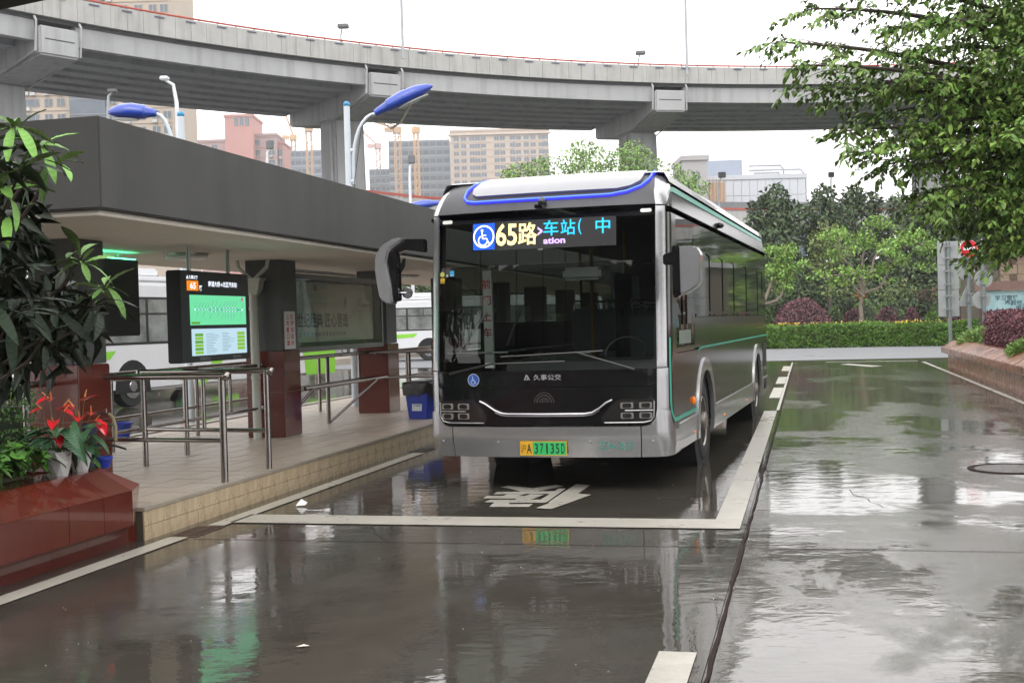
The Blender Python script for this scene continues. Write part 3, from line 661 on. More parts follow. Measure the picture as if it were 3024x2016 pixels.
def ppoly(name, poly, m, off=0., th=.02, parent=None, step=.07, mirror=False, smooth=True, holes=(), P=PB):
    """polygon in (s, z) laid on the body surface, with thickness"""
    vs = []; ed = []
    def ring(pl):
        st = len(vs); n = len(pl)
        pts = []
        for i in range(n):
            a = Vector(pl[i]); b = Vector(pl[(i+1) % n]); k = max(1, int((b-a).length/step))
            for j in range(k): pts.append(a+(b-a)*j/k)
        vs.extend(pts); m_ = len(pts); ed.extend([(st+i, st+(i+1) % m_) for i in range(m_)])
    ring(poly)
    for h in holes: ring(h)
    def inside(p, pl):
        c = False
        for i in range(len(pl)):
            a, b = pl[i], pl[i-1]
            if (a[1] > p[1]) != (b[1] > p[1]) and p[0] < (b[0]-a[0])*(p[1]-a[1])/(b[1]-a[1])+a[0]: c = not c
        return c
    xs = [p[0] for p in poly]; ys = [p[1] for p in poly]
    x = min(xs)+step*.5
    sx = step if max(xs)-min(xs) < 3 else step*3
    while x < max(xs):
        y = min(ys)+step*.5
        while y < max(ys):
            if inside((x, y), poly) and not any(inside((x, y), h) for h in holes): vs.append(Vector((x, y)))
            y += step
        x += sx
    V, E_, F, *_ = delaunay_2d_cdt(vs, ed, [], 1 if not holes else 3, 1e-5)
    F = [f for f in F if inside(tuple(sum((Vector(V[i]) for i in f), Vector((0, 0)))/len(f)), poly) and not any(inside(tuple(sum((Vector(V[i]) for i in f), Vector((0, 0)))/len(f)), h) for h in holes)]
    sg = -1 if mirror else 1
    bm = bmesh.new(); vv = [bm.verts.new(P(v.x, v.y, off)) for v in V]
    for f in F:
        try: bm.faces.new([vv[i] for i in f])
        except ValueError: pass
    for v in [v for v in bm.verts if not v.link_faces]: bm.verts.remove(v)
    if th > 0:
        idx = {v: Vector(V[i]) for i, v in enumerate(vv) if v.is_valid}
        be = [e for e in bm.edges if len(e.link_faces) == 1]; inn = {}
        for e in be:
            for v in e.verts:
                if v not in inn: q = idx[v]; inn[v] = bm.verts.new(P(q.x, q.y, off-th))
        for e in be:
            a, b = e.verts; f = bm.faces.new((a, b, inn[b], inn[a])); f.smooth = False
    for f in bm.faces: f.smooth = smooth
    bmesh.ops.recalc_face_normals(bm, faces=bm.faces)
    for e in bm.edges:
        if len(e.link_faces) == 2 and e.calc_face_angle(0) > .6: e.smooth = False
    me = bpy.data.meshes.new(name); bm.to_mesh(me); bm.free(); me.materials.append(m)
    return link(name, me, parent or bus)
def rect(s0, s1, z0, z1): return [(s0, z0), (s1, z0), (s1, z1), (s0, z1)]
def rrect(s0, s1, z0, z1, r=.03, k=4):
    pts = []
    for cx, cz, a0 in ((s1-r, z0+r, -pi/2), (s1-r, z1-r, 0), (s0+r, z1-r, pi/2), (s0+r, z0+r, pi)):
        pts += [(cx+r*cos(a0+pi/2*i/k), cz+r*sin(a0+pi/2*i/k)) for i in range(k+1)]
    return pts
M_sil = mat('silver_paint', (.40, .40, .41), .26, .75, var=.04, coat=.6)
M_silw = mat('pearl_white_paint', (.25, .255, .27), .3, .25, var=.03, coat=.5)
M_gp = mat('gloss_black_panel', (.006, .006, .007), .07, var=.2, scale=2, rvar=.02, coat=.3)
M_grey = mat('dark_grey_cowl', (.045, .045, .050), .38, .3, var=.18, scale=3, bump=.25, bscale=200)
M_side = mat('side_dark_panel', (.024, .022, .018), .12, .0, var=.2, scale=2, coat=.0, streak=.3, spec=.32)
M_slot = mat('shadow_gap', (.003, .003, .003), .8, var=0, spec=0)
M_cove = mat('cove_panel', (.020, .019, .017), .16, .0, var=.3, scale=3, spec=.35)
M_teal = mat('teal_stripe', (.045, .38, .28), .3, var=.05)
M_rub = mat('tyre_rubber', (.020, .020, .020), .7, var=.2, bump=.2)
M_rim = mat('wheel_rim', (.33, .30, .26), .42, .85, var=.35, scale=8, rvar=.1)
M_chrome = mat('chrome', (.40, .40, .42), .24, 1., var=.05)
M_under = mat('underbody', (.006, .006, .006), .8, var=.2)
M_wind = glass('windshield_glass', (.78, .86, .80), 0, .46)
M_sidg = glass('side_glass', (.35, .40, .36), 0, .10, 1.6)
M_sidl = glass('left_side_glass', (.8, .9, .83), 0, .38)
M_tint = mat('tinted_window', (.014, .015, .012), .04, .0, var=.2, scale=1, spec=.38, coat=.0)
M_ledw = mat('sign_led_yellow', (0, 0, 0), .4, var=0, emit=(1, .78, .30), estr=2.6)
M_ledc = mat('sign_led_cyan', (0, 0, 0), .4, var=0, emit=(.0, .62, 1.0), estr=1.7)
M_ledb = mat('sign_led_blue', (0, 0, 0), .4, var=0, emit=(.005, .11, .85), estr=1.5)
M_ledo = mat('sign_led_white', (0, 0, 0), .4, var=0, emit=(.85, .85, 1), estr=2.6)
M_ledv = mat('sign_led_violet', (0, 0, 0), .4, var=0, emit=(.62, .40, 1), estr=2.2)
M_blue = mat('blue_light_tube', (0, 0, 0), .4, var=0, emit=(.03, .03, 1), estr=2.6)
M_bluec = mat('blue_light_core', (0, 0, 0), .4, var=0, emit=(.10, .30, 1), estr=2.2)
M_amb = mat('amber_lens', (.5, .09, .0), .25, var=0, emit=(1, .22, .0), estr=.55)
# --- silver shell pieces
zP0, zP1 = .33, 2.80
sF = SX(1.135); sS = SY(.20)
def pillar(sg):
    f = lambda s: sg*s
    ppoly('corner_pillar', [(f(sF-.012), .66), (f(sS), .80), (f(sS), 1.205), (f(sF), 1.205)], M_sil, .0)
    ppoly('corner_pillar', rect(f(sF), f(sS-.02), 1.215, 2.80), M_sil, .0)
    ppoly('corner_pillar', [(f(sF), 2.81), (f(sS-.02), 2.81), (f(sS+.22), 3.06), (f(sS+.35), 3.17), (f(sF+.03), 3.17), (f(sF-.005), 2.95)], M_sil, .006, step=.04)
    # side corner black quarter with the curved lower edge
    lo = [(f(SY(y)), z) for y, z in ((.20, .81), (.215, .72), (.27, .645), (.36, .605), (.48, .60))]
    ppoly('side_quarter_panel', lo+[(f(SY(.60)), .625), (f(SY(.60)), 2.74), (f(sS), 2.74)], M_side, .0)
pillar(1); pillar(-1)
# bumper
def bumper_poly(s0, s1, zt0, zt1): return [(s0, .345), (s1, .345), (s1, zt1), (s0, zt0)]
ppoly('front_bumper', bumper_poly(-SX(.965), SX(.965), .645, .645), M_sil, .018, .04, step=.05)
for sg in (1, -1):
    a = SX(.975); pts = [(a, .345), (SY(.62), .345), (SY(.62), .60)]+[(SY(y), z-.012) for y, z in ((.48, .60), (.36, .605), (.27, .645), (.215, .72), (.20, .80))]+[(sF-.014, .80), (sF-.03, .72), (sF-.08, .66), (sF-.14, .645), (a, .645)]
    ppoly('bumper_corner', [(sg*s, z) for s, z in pts], M_sil, .017, .04, step=.045)
    if True:
        ppoly('bumper_seam', [(sg*s, z) for s, z in rect(SX(.963), SX(.977), .35, .64)], M_slot, .004, 0)
# black front mask with rounded lower corners
def mask_low(z1):
    c = []
    for k in range(7): a = -pi/2+pi/2*k/6; c.append((sF-.16+.15*cos(a), .655+.15+.15*sin(a)))
    return [(-s, z) for s, z in reversed(c)]+c+[(sF-.006, z1), (-sF+.006, z1)]
ppoly('front_panel', mask_low(1.035), M_gp, .004, .03)
ppoly('front_panel', rect(-sF+.006, sF-.006, 1.042, 1.205), M_gp, .002, .03)
gx = SX(1.115)
ppoly('windshield_surround', rrect(-sF+.006, sF-.006, 1.213, 2.80, .01), M_gp, .0, .03, holes=[rrect(-gx, gx, 1.29, 2.27, .05)])
ppoly('windshield', rrect(-gx, gx, 1.29, 2.27, .05), M_wind, -.006, .006, step=.15)
# upper cowl and roof
ppoly('front_cowl', [(-sF+.004, 2.815), (sF-.004, 2.815), (sF+.028, 3.185), (-sF-.028, 3.185)], M_grey, .004, .03, step=.06)
wc = [(-SX(.80), 3.185), (-SX(.83), 3.06), (-SX(.80), 3.0), (-SX(.74), 2.972), (SX(.76), 2.972), (SX(.90), 3.0), (SX(1.0), 3.05), (SX(1.08), 3.185)]
ppoly('white_roof_cap', wc, M_silw, .03, .03, step=.05)
def track(mb, pts, r, off=.02, n=8, P=PB, sub=.05):
    q = []
    for a, b in zip(pts, pts[1:]):
        k = max(1, int(math.hypot(b[0]-a[0], b[1]-a[1])/sub))
        for j in range(k): q.append((a[0]+(b[0]-a[0])*j/k, a[1]+(b[1]-a[1])*j/k))
    q.append(pts[-1])
    return mb.tube([P(s, z, off) for s, z in q], r, n)
bl = [(-SX(.865), 3.185), (-SX(.90), 3.05), (-SX(.885), 2.975), (-SX(.83), 2.93), (-SX(.74), 2.918), (SX(.2), 2.918), (SX(.70), 2.922), (SX(.86), 2.945), (SX(1.0), 3.0), (SX(1.08), 3.06), (SX(1.16), 3.185)]
b0 = track(MB(), bl, .017, .010).build('light_strip', M_blue, bus, smooth=True)
track(MB(), bl, .0055, .026, 6).build('light_strip_core', M_bluec, b0, smooth=True)
# roof: side rails and top
rf = MB()
ys = [.55+i*(BL-.1-.55)/24 for i in range(25)]
prof = [(1.215, 3.065), (1.195, 3.11), (1.165, 3.16), (1.11, 3.20), (1.0, 3.225), (.6, 3.24), (0, 3.245)]
prof = prof+[(-x, z) for x, z in reversed(prof[:-1])]
ys = [.62, .66, .72, .78, 1.0, 1.3, 1.7, 2.2]+[2.2+(BL-.1-2.2)*i/15 for i in range(1, 16)]; n = len(prof); ys.append(BL+.01)
def zf(y):
    Q = [(.40, 3.062), (.47, 3.10), (.55, 3.145), (.65, 3.178), (.78, 3.196), (1.0, 3.215), (1.3, 3.23), (1.7, 3.245), (2.2, 3.265), (99, 3.265)]
    for (a, b), (c, d) in zip(Q, Q[1:]):
        if y <= c: return b+(d-b)*max(0, y-a)/(c-a)
vs = [(x, y, min(z, zf(y))) for y in ys[:-1] for x, z in prof]+[(x, ys[-1], z-.12) for x, z in prof]
rf.add(vs, [(i*n+k, i*n+k+1, (i+1)*n+k+1, (i+1)*n+k) for i in range(len(ys)-1) for k in range(n-1)])
rf.build('roof', M_sil, bus, smooth=True)
MB().box(-.9, .9, 3.2, 5.2, 3.24, 3.36).build('roof_battery_cover', M_silw, bus, bevel=.05)
MB().box(-.9, .9, 6.2, 8.4, 3.24, 3.40).build('roof_air_conditioner', M_silw, bus, bevel=.05)
# cove between gutter and roof, gutter
for sg in (1, -1):
    ppoly('cove_panel', [(sg*s, z) for s, z in [(sS-.01, 2.80), (SY(BL-.2), 2.80), (SY(BL-.2), 3.06), (SY(.62), 3.06), (SY(.36), 3.02), (SY(.25), 2.93)]], M_cove, .0, .02, step=.08)
    ppoly('cove_stripe', [(sg*s, z) for s, z in [(SY(.27), 2.90), (SY(.33), 2.955), (SY(.50), 2.975), (SY(BL-.22), 2.985), (SY(BL-.22), 3.04), (SY(.62), 3.04), (SY(.40), 3.015), (SY(.30), 2.96)]], M_teal, .003, 0, step=.1)
    mb = MB(); track(mb, [(sg*(sS-.02), 2.775), (sg*SY(BL-.2), 2.775)], .022, .004, 8, sub=.3); mb.build('gutter', M_slot, bus, smooth=True); ppoly('gutter_channel', [(sg*s, z) for s, z in rect(sS-.01, SY(BL-.2), 2.742, 2.798)], M_slot, .006, 0, step=.3)
    mb = MB(); track(mb, [(sg*SY(.62), 3.065), (sg*SY(BL-.2), 3.065)], .008, .004, 6, sub=.3); mb.build('roof_seam', M_slot, bus)
# side body
AR, RO = .745, .60
YW = (2.63, 8.77); WZ = .478
def arch_pts(yc, r, z0, rev=False):
    a0 = math.asin(min(1, (z0-WZ)/r)) if z0 > WZ-r else 0
    pts = [(yc+r*cos(a), WZ+r*sin(a)) for a in np.linspace(pi-a0, a0, 15)]
    return pts
def side_poly(y0, y1, z0, z1, r=AR):
    pts = [(y0, z1), (y0, z0)]
    for yc in YW:
        hw = math.sqrt(max(0, r*r-(z0-WZ)**2))
        if yc-hw >= y0-.01 and yc+hw <= y1+.01: pts += arch_pts(yc, r, z0)
    return pts+[(y1, z0), (y1, z1)]
YJ = [.60, 1.84, 3.31, 4.60, 5.88, 7.55, 9.10, BL-.16]
for sg in (1, -1):
    T = lambda pl: [(sg*SY(y), z) for y, z in pl]
    # lower dark band, in panels cut at the joints outside the arches
    for (a, b) in ((.605, 4.25), (4.256, 6.5), (6.506, BL-.16)):
        ppoly('side_lower_panel', T(side_poly(a, b, .633, 1.33)), M_side, .0, .02, step=.09)
        for (c, d) in (((a, YW[0]-AR+.01), (YW[0]+AR-.01, b)) if a < 1 else (((a, b),) if b < 7 else ((a, YW[1]-AR+.01), (YW[1]+AR-.01, b)))):
            if d-c > .05: ppoly('side_skirt', T([(c, .335 if a > .7 or c > 2 else .345), (d, .335), (d, .612), (c, .612)]), M_sil, .006, .03, step=.12)
            if d-c > .05: 
                mb = MB(); track(mb, T([(c+.005, .622), (d-.005, .622)]), .010, .004, 6, sub=.3); mb.build('skirt_trim', M_silw, bus)
    for yc in YW:
        o_ = [(yc+AR*cos(a), WZ+AR*sin(a)) for a in np.linspace(-.19, pi+.19, 22)]; i_ = [(yc+RO*cos(a), WZ+RO*sin(a)) for a in np.linspace(pi+.24, -.24, 22)]
        ppoly('wheel_arch', T(o_+i_), M_sil, .018, .05, step=.06)
        MB().lathe([(.66, 0), (.66, .42), (.0, .42)], 28, (sg*1.20, yc, WZ), 'x' , M=Matrix.Scale(-sg, 4, (1, 0, 0))).build('wheel_well', M_under, bus)
    # glass band
    MB()
    for k, (a, b) in enumerate(zip(YJ, YJ[1:])):
        if k == 0:      # driver side: fixed panel + window opening low
            ppoly('driver_window', T(rect(a+.004, b-.004, 1.40, 2.745)), M_sidg if sg > 0 else M_sidl, .0, .012, step=.3)
            ppoly('side_panel', T(rect(a+.004, b-.004, 1.338, 1.392)), M_side, .0, .02, step=.3)
        else:
            ppoly('side_window', T(rect(a+.004, b-.004, 1.70, 2.745)), M_tint if sg > 0 else M_sidl, .0, .012, step=.4)
            ppoly('side_panel', T(rect(a+.004, b-.004, 1.352, 1.694)), M_side, .0, .02, step=.4)
    if sg > 0:
        for y, z0, z1 in ((3.12, 1.755, 2.42), (4.38, 1.755, 2.42), (5.65, 1.755, 2.42), (7.29, 1.755, 2.42), (9.05, 1.755, 2.42), (9.86, 1.98, 2.42)):
            ppoly('window_slot', T(rect(y-.035, y+.035, z0, z1)), M_slot, .003, .0, step=.3)
            ppoly('window_slot', T([(y-.35, z1+.01), (y+.02, z1-.008), (y+.02, z1+.004), (y-.35, z1+.018)]), M_slot, .0032, .0, step=.3)
        for y in (1.95, 3.10, 3.48, 4.36, 4.75, 5.62, 6.05, 7.27, 7.70, 9.02):
            ppoly('window_catch', T(rect(y-.03, y+.03, 1.70, 1.725)), M_slot, .004, 0)
        ppoly('driver_window_slot', T(rect(.92, 1.0, 1.62, 2.05)), M_slot, .004, 0); ppoly('driver_window_slot', T(rect(1.22, 1.28, 1.62, 2.05)), M_slot, .004, 0)
        ppoly('window_glare_panel', T(rect(.74, 1.55, 1.42, 1.56)), mat('pale_decal', (.20, .25, .22), .3), .003, 0)  # paler strip low on the driver window
        ppoly('warning_tag', T(rrect(.90, 1.02, 1.93, 2.06, .02)), mat('tag_red', (.35, .01, .01), .4, var=0), .005, 0)
    # teal lines
    mb = MB()
    def strip(pts, w, name='teal_line'):
        q = [Vector(p) for p in pts]; L1 = []; R1 = []
        for i, p in enumerate(q):
            a = q[max(0, i-1)]; b = q[min(len(q)-1, i+1)]; t = (b-a).normalized(); nn = Vector((-t.y, t.x))*w/2; L1.append(p+nn); R1.append(p-nn)
        return ppoly(name, T([tuple(p) for p in L1+R1[::-1]]), M_teal, .004, 0, step=.2)
    belt = [(2.02, 1.25), (2.03, 1.285), (2.08, 1.315), (2.2, 1.342), (2.5, 1.345), (6, 1.345), (BL-.17, 1.345)]
    strip(belt, .024)
    strip([(.235, 1.50), (.235, .86), (.25, .78), (.30, .715), (.38, .685), (.48, .678), (1.80, .678), (1.875, .69), (1.885, .72)], .040)
    strip([(1.89, .72), (1.93, .90), (2.00, 1.05)], .014)
M_gr = mat('vent_grille', (.012, .012, .012), .6, var=.1)
T = lambda pl: [(SY(y), z) for y, z in pl]
ppoly('vent_grille', T(rect(9.75, 10.3, .80, 1.22)), M_gr, .004, 0); ppoly('vent_grille', T(rect(9.8, 10.3, .42, .58)), M_gr, .009, 0)
def blob(name, p, r, m, sc=(1, 1, 1), par=bus):
    return MB().lathe([(r*sin(k*pi/8), -r*cos(k*pi/8)) for k in range(9)], 12, p, M=Matrix.Diagonal(Vector(sc+(1,)))).build(name, m, par, smooth=True)
blob('side_marker_lamp', PB(SY(1.60), .79, .01), .045, M_amb, (.5, 1, .9))
for y, z in ((1.66, .44), (4.27, .42), (7.0, .42)): blob('skirt_reflector', PB(SY(y), z, .01), .02, M_amb, (.5, 1.4, .6))
blob('side_camera', PB(SY(4.1), 2.86, .03), .06, M_gp, (.8, 1.5, .7))
# rear
rb = MB(); pgrid(rb, SY(BL-.15), CUM[-1], .34, 3.1, 0, .1, .2); pgrid(rb, -SY(BL-.15), -CUM[-1], .34, 3.1, 0, .1, .2); rb.build('rear_body', M_sil, bus, smooth=True)
# floor / underbody
MB().box(-1.2, 1.2, .25, 1.95, .33, .42).box(-.78, .78, 1.95, 3.3, .36, .42).box(-1.2, 1.2, 3.3, 8.05, .33, .42).box(-.72, .72, 8.05, 9.45, .36, .42).box(-1.2, 1.2, 9.45, 10.5, .33, .42).build('underbody', M_under, bus)
# --- front details
def pf(x, z, off=.0): return PB((SX(abs(x)) if x >= 0 else -SX(abs(x))), z, off)
def Pf(s, z, off=0.): return PB(s, z, off)
# plate
plb = MB().add([pf(x, z, .024) for x, z in ((-.265, .352), (.28, .352), (.28, .52), (-.265, .52))], [(0, 1, 2, 3)]).build('plate_recess', M_sil, bus)
pl_ = MB().box(-.237+.0, .243, -.034, -.028, .365, .507).build('licence_plate', mat('plate_yellow', (.62, .34, .02), .4, var=.05), bus)
MB().add([(-.105, -.0352, .372), (.236, -.0352, .372), (.236, -.0352, .500), (-.105, -.0352, .500)], [(0, 1, 2, 3)]).build('plate_green_field', mat('plate_green', (.03, .42, .12), .4, var=.05), pl_)
fpz = lambda x, y: Vector((x, -.0365, y)); M_ink = mat('plate_ink', (.01, .012, .01), .5, var=0)
mb = text_fit('沪', .055, .085, .0, fpz, -.203, .435); text_fit('A', .050, .095, .02, fpz, -.142, .435, mb)
for k, ch in enumerate('37135D'): text_fit(ch, .036 if ch != '1' else .016, .098, .012, fpz, -.068+k*.0545, .435, mb)
mb.build('plate_characters', M_ink, pl_)
M_tl = mat('teal_ink', (.05, .33, .25), .5, var=0)
text_fit('Z0A-0633', .325, .078, .0, lambda x, y: pf(x, y, .022), .722, .462).build('fleet_number', M_tl, bus)
M_sl = mat('silver_ink', (.42, .42, .42), .35, .4, var=0)
mb = text_fit('久事公交', .285, .058, .012, lambda x, y: pf(x, y, .006), .055, 1.138)
for tri in (((-.185, 1.112), (-.165, 1.165), (-.155, 1.165), (-.170, 1.112)), ((-.135, 1.112), (-.157, 1.150), (-.150, 1.165), (-.122, 1.112)), ((-.162, 1.112), (-.150, 1.135), (-.142, 1.112))):
    mb.add([pf(x, z, .006) for x, z in tri], [tuple(range(len(tri)))])
mb.build('operator_lettering', M_sl, bus)
# round emblem of nested arcs
em = MB()
for r, w, a0, a1 in ((.105, .010, .0, pi), (.082, .014, .05, pi-.05), (.052, .014, .1, pi-.1), (.026, .012, .0, pi)):
    k = 18; vs = []
    for i in range(k+1):
        a = a0+(a1-a0)*i/k
        for rr in (r, r-w): vs.append(pf(.02+rr*1.0*cos(a), .885+rr*1.0*sin(a), .016))
    em.add(vs, [(2*i, 2*i+1, 2*i+3, 2*i+2) for i in range(k)])
em.build('round_emblem', M_chrome, bus)
ch_ = MB(); cpts = [(-SX(.66), .903), (-SX(.60), .875), (-SX(.50), .81), (-SX(.43), .782), (-SX(.36), .775), (0, .772), (SX(.42), .774), (SX(.50), .785), (SX(.57), .825), (SX(.64), .880), (SX(.70), .907)]
track(ch_, cpts, .0125, .016, 8); ch_.build('chrome_strip', M_chrome, bus, smooth=True)
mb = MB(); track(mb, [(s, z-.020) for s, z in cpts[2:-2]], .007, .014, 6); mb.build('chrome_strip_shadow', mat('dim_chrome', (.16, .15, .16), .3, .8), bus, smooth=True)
# headlights
M_hl = mat('headlight_housing', (.016, .014, .014), .12, var=.2, coat=.5); M_lens = mat('headlight_lens', (.02, .02, .02), .05, var=0, coat=1)
M_ref = mat('headlight_reflector', (.42, .40, .38), .25, .7, var=.05); M_drl = mat('daylight_strip', (.30, .30, .31), .3, .5, var=.2, scale=30)
for sg in (-1, 1):
    f = lambda x, z: (sg*SX(x), z)
    hp = [f(.60, .668), f(1.02, .668), f(1.085, .685), f(1.112, .73), f(1.115, .91), f(.78, .915), f(.725, .895), f(.585, .735)]
    h = ppoly('headlight', hp, M_hl, .012, .02, step=.06)
    for x in (.93-.0, .785):
        for z in (.850, .752):
            xx = x+.09 if x > .9 else x+.055
            la = ppoly('lamp_frame', [(sg*s, zz) for s, zz in rrect(SX(xx-.062), SX(xx+.062), z-.030, z+.030, .012)], M_ref, .022, .015, parent=h, step=.05)
            ppoly('lamp_lens', [(sg*s, zz) for s, zz in rrect(SX(xx-.043), SX(xx+.043), z-.023, z+.023, .018)], M_lens, .026, .005, parent=h, step=.05)
    mb = MB(); track(mb, [f(.62, .684), f(1.0, .684), f(1.07, .70), f(1.095, .74), f(1.10, .89)], .007, .018, 6); mb.build('daylight_strip', M_drl, h)
    mb = MB(); track(mb, [f(.82, .801), f(1.09, .801)], .006, .018, 6); mb.build('daylight_strip', M_drl, h)
    for x in (.47, 1.08): blob('parking_sensor', pf(sg*x, .50, .02), .013, M_silw, (1, .6, 1))
for x in (-.475, .50): pass
# wheelchair badge
M_wb = mat('badge_blue', (.01, .07, .33), .35, var=0); M_ww = mat('badge_white', (.55, .6, .68), .4, var=0)
def disc2(mb, cx, cz, r, off, n=24): return mb.add([pf(cx+r*cos(2*pi*k/n), cz+r*sin(2*pi*k/n), off) for k in range(n)], [tuple(range(n))])
def ring2(mb, cx, cz, r0, r1, off, a0=0., a1=2*pi, n=24, f=None):
    f = f or (lambda x, z: pf(x, z, off)); vs = []
    for k in range(n+1):
        a = a0+(a1-a0)*k/n; vs += [f(cx+r0*cos(a), cz+r0*sin(a)), f(cx+r1*cos(a), cz+r1*sin(a))]
    return mb.add(vs, [(2*k, 2*k+1, 2*k+3, 2*k+2) for k in range(n)])
def wheelchair(mb, cx, cz, s, f):
    ring2(mb, cx-.04*s, cz-.16*s, .26*s, .33*s, 0, 2.0, 2*pi-.3, 18, f)
    def st(a, b, w=.075):
        a = Vector(a)*s; b = Vector(b)*s; n_ = Vector((-(b-a).y, (b-a).x)).normalized()*w*s/2
        mb.add([f(cx+p.x, cz+p.y) for p in (a-n_, b-n_, b+n_, a+n_)], [(0, 1, 2, 3)])
    mb.add([f(cx-.10*s+.085*s*cos(k*pi/5), cz+.46*s+.085*s*sin(k*pi/5)) for k in range(10)], [tuple(range(10))])
    st((-.10, .36), (-.06, -.06)); st((-.06, -.05), (.22, -.05)); st((-.08, .15), (.18, .15), .06); st((.20, -.03), (.34, -.36)); st((.32, -.34), (.44, -.30), .06)
bd = disc2(MB(), -.725, 1.118, .063, .006).build('wheelchair_badge', M_wb, bus)
mb = MB(); ring2(mb, -.725, 1.118, .058, .063, .0075); wheelchair(mb, -.728, 1.112, .075, lambda x, z: pf(x, z, .0075)); mb.build('badge_symbol', M_ww, bd)
# route sign glyphs (dot matrix behind the black upper glass)
sgn = bpy.data.objects.new('destination_sign', MB().add([pf(x, z, .0035) for x in np.linspace(-.74, .755, 21) for z in (2.42, 2.71)], [(2*i, 2*i+2, 2*i+3, 2*i+1) for i in range(20)]).mesh('destination_sign', mat('sign_face', (.004, .0045, .006), .09, var=0, spec=.3))); COL.objects.link(sgn); sgn.parent = bus
S4 = lambda x, z: pf(x, z, .0065); S5 = lambda x, z: pf(x, z, .008)
MB().add([pf(x, z, .0055) for x, z in ((-.728, 2.432), (-.492, 2.432), (-.492, 2.700), (-.728, 2.700))], [(0, 1, 2, 3)]).build('sign_blue_tile', M_ledb, sgn)
mb = MB(); ring2(mb, -.61, 2.566, .100, .116, 0, f=S5); wheelchair(mb, -.612, 2.553, .165, S5); mb.build('sign_wheelchair', M_ledo, sgn)
mb = text_fit('65', .225, .225, .02, S4, -.365, 2.575); text_fit('路', .20, .225, .015, S4, -.142, 2.575, mb); mb.build('sign_route_number', M_ledw, sgn)
text_fit('>', .05, .09, .03, S4, -.012, 2.592).build('sign_arrow', M_ledv, sgn)
for ch, w_, x in (('车', .155, .10), ('站', .15, .275), ('(', .035, .395), ('中', .145, .625)): text_fit(ch, w_, .155, .010, S4, x, 2.62).build('sign_character', M_ledc, sgn)
text_fit('ation', .225, .062, .03, S4, .135, 2.492).build('sign_translation', M_ledv, sgn)
# top markers, centre camera
for x, z in ((-1.02, 2.735), (1.045, 2.752)):
    ppoly('roof_marker', [((SX(abs(x))*(1 if x > 0 else -1))+s, zz) for s, zz in rrect(-.055, .055, z-.018, z+.018, .016)], M_lampw, .008, .01)
blob('front_camera', pf(.01, 2.865, .035), .045, M_gp, (1, 1, 1.1))
MB().box(-.035, .045, .02, .12, 2.815, 2.85).build('camera_bracket', M_gp, bus)
mb = MB(); mb.box(-.02, .03, .05, .1, 2.40, 2.415); mb.build('sensor_tab', M_sil, bus)
# wipers
M_wp = mat('wiper_black', (.012, .012, .012), .35, var=0)
def wiper(piv, elb, b0, b1):
    w = MB(); w.tube([pf(*piv, .02), pf(*elb, .035)], [.014, .009], 8); o = w.build('wiper', M_wp, bus)
    MB().tube([pf(b0[0]+(b1[0]-b0[0])*k/6, b0[1]+(b1[1]-b0[1])*k/6, .022) for k in range(7)], .009, 6).build('wiper_blade', M_wp, o)
wiper((.92, 1.20), (.36, 1.375), (-.42, 1.345), (.62, 1.385)); wiper((-.99, 1.18), (-.50, 1.28), (-.55, 1.275), (.24, 1.29))
# dash ridge and cowl behind glass, interior
M_int = mat('interior_dark', (.018, .020, .020), .7, var=.2); M_dash = mat('dashboard', (.030, .034, .034), .55, var=.1); M_seat = mat('seat_grey', (.10, .13, .135), .5, var=.1)
M_floor = mat('bus_floor', (.07, .07, .075), .5); M_yel = mat('yellow_handrail', (.20, .12, .015), .35, var=.1); M_pal = mat('pale_interior_panel', (.62, .64, .62), .5, var=.08)
MB().box(-1.2, 1.2, .3, 10.4, .42, .44).build('bus_floor', M_floor, bus)
MB().box(-1.18, 1.18, .35, 10.4, 2.72, 2.76).build('bus_ceiling', M_int, bus)
MB().box(-1.2, 1.2, 10.3, 10.35, .44, 2.7).build('bus_rear_wall', M_int, bus)
f0 = lambda y0: (lambda x, z: Vector((x, y0, z)))
MB().prism([(-.42, 1.0), (1.15, 1.0), (1.15, 1.30), (.42, 1.30), (.30, 1.36), (-.10, 1.36), (-.42, 1.28)], f0(.16), f0(.75)).build('dashboard', M_dash, bus, bevel=.02)
mb = MB(); mb.lathe([(.0, .0), (.20, 0)], 3)
sw_ = MB(); sw_.tube([Vector((.68+.22*cos(a), .86+.10*sin(a), 1.34+.16*sin(a))) for a in np.linspace(0, 2*pi, 25)], .014, 8); sw_.build('steering_wheel', M_wp, bus, smooth=True)
def seat(x, y, z=.44, s=1., m=M_seat):
    t = MB().box(x-.2, x+.2, y, y+.42, z+.40, z+.46).build('seat', m, bus, bevel=.02)
    MB().box(x-.2, x+.2, y+.38, y+.45, z+.46, z+1.0).build('seat_back', m, t, bevel=.04)
    MB().tube([(x-.16, y+.42, z+.98), (x-.15, y+.42, z+1.09), (x+.15, y+.42, z+1.09), (x+.16, y+.42, z+.98)], .014, 6).build('seat_handle', M_chrome, t)
for y in (2.75, 3.7, 4.7): seat(-.28, y, .84, 1); seat(.14, y, .84); seat(.78, y, .84)
for y in (6.4, 7.4, 8.4): seat(-.9, y, .7); seat(.9, y, .7); seat(-.4, y, .7)
seat(.72, 1.45, .75)
MB().tube([(.02, 2.2, .44), (.02, 2.2, 2.7)], .022).build('handrail', M_yel, bus); MB().tube([(.46, 2.0, .44), (.46, 2.0, 2.7)], .02).build('handrail', M_yel, bus)
MB().tube([(-.55, 4.0, .44), (-.55, 4.0, 2.7)], .018).build('handrail', M_yel, bus)
MB().tube([(-1.05, .35, 1.30), (-.72, .5, 1.80)], .012).tube([(-.60, .8, 1.45), (-.42, .8, 1.85)], .012).build('door_handrail', M_chrome, bus)
MB().tube([(-1.08, .25, 1.385), (-.42, .25, 1.385)], .012).build('door_barrier', M_chrome, bus)
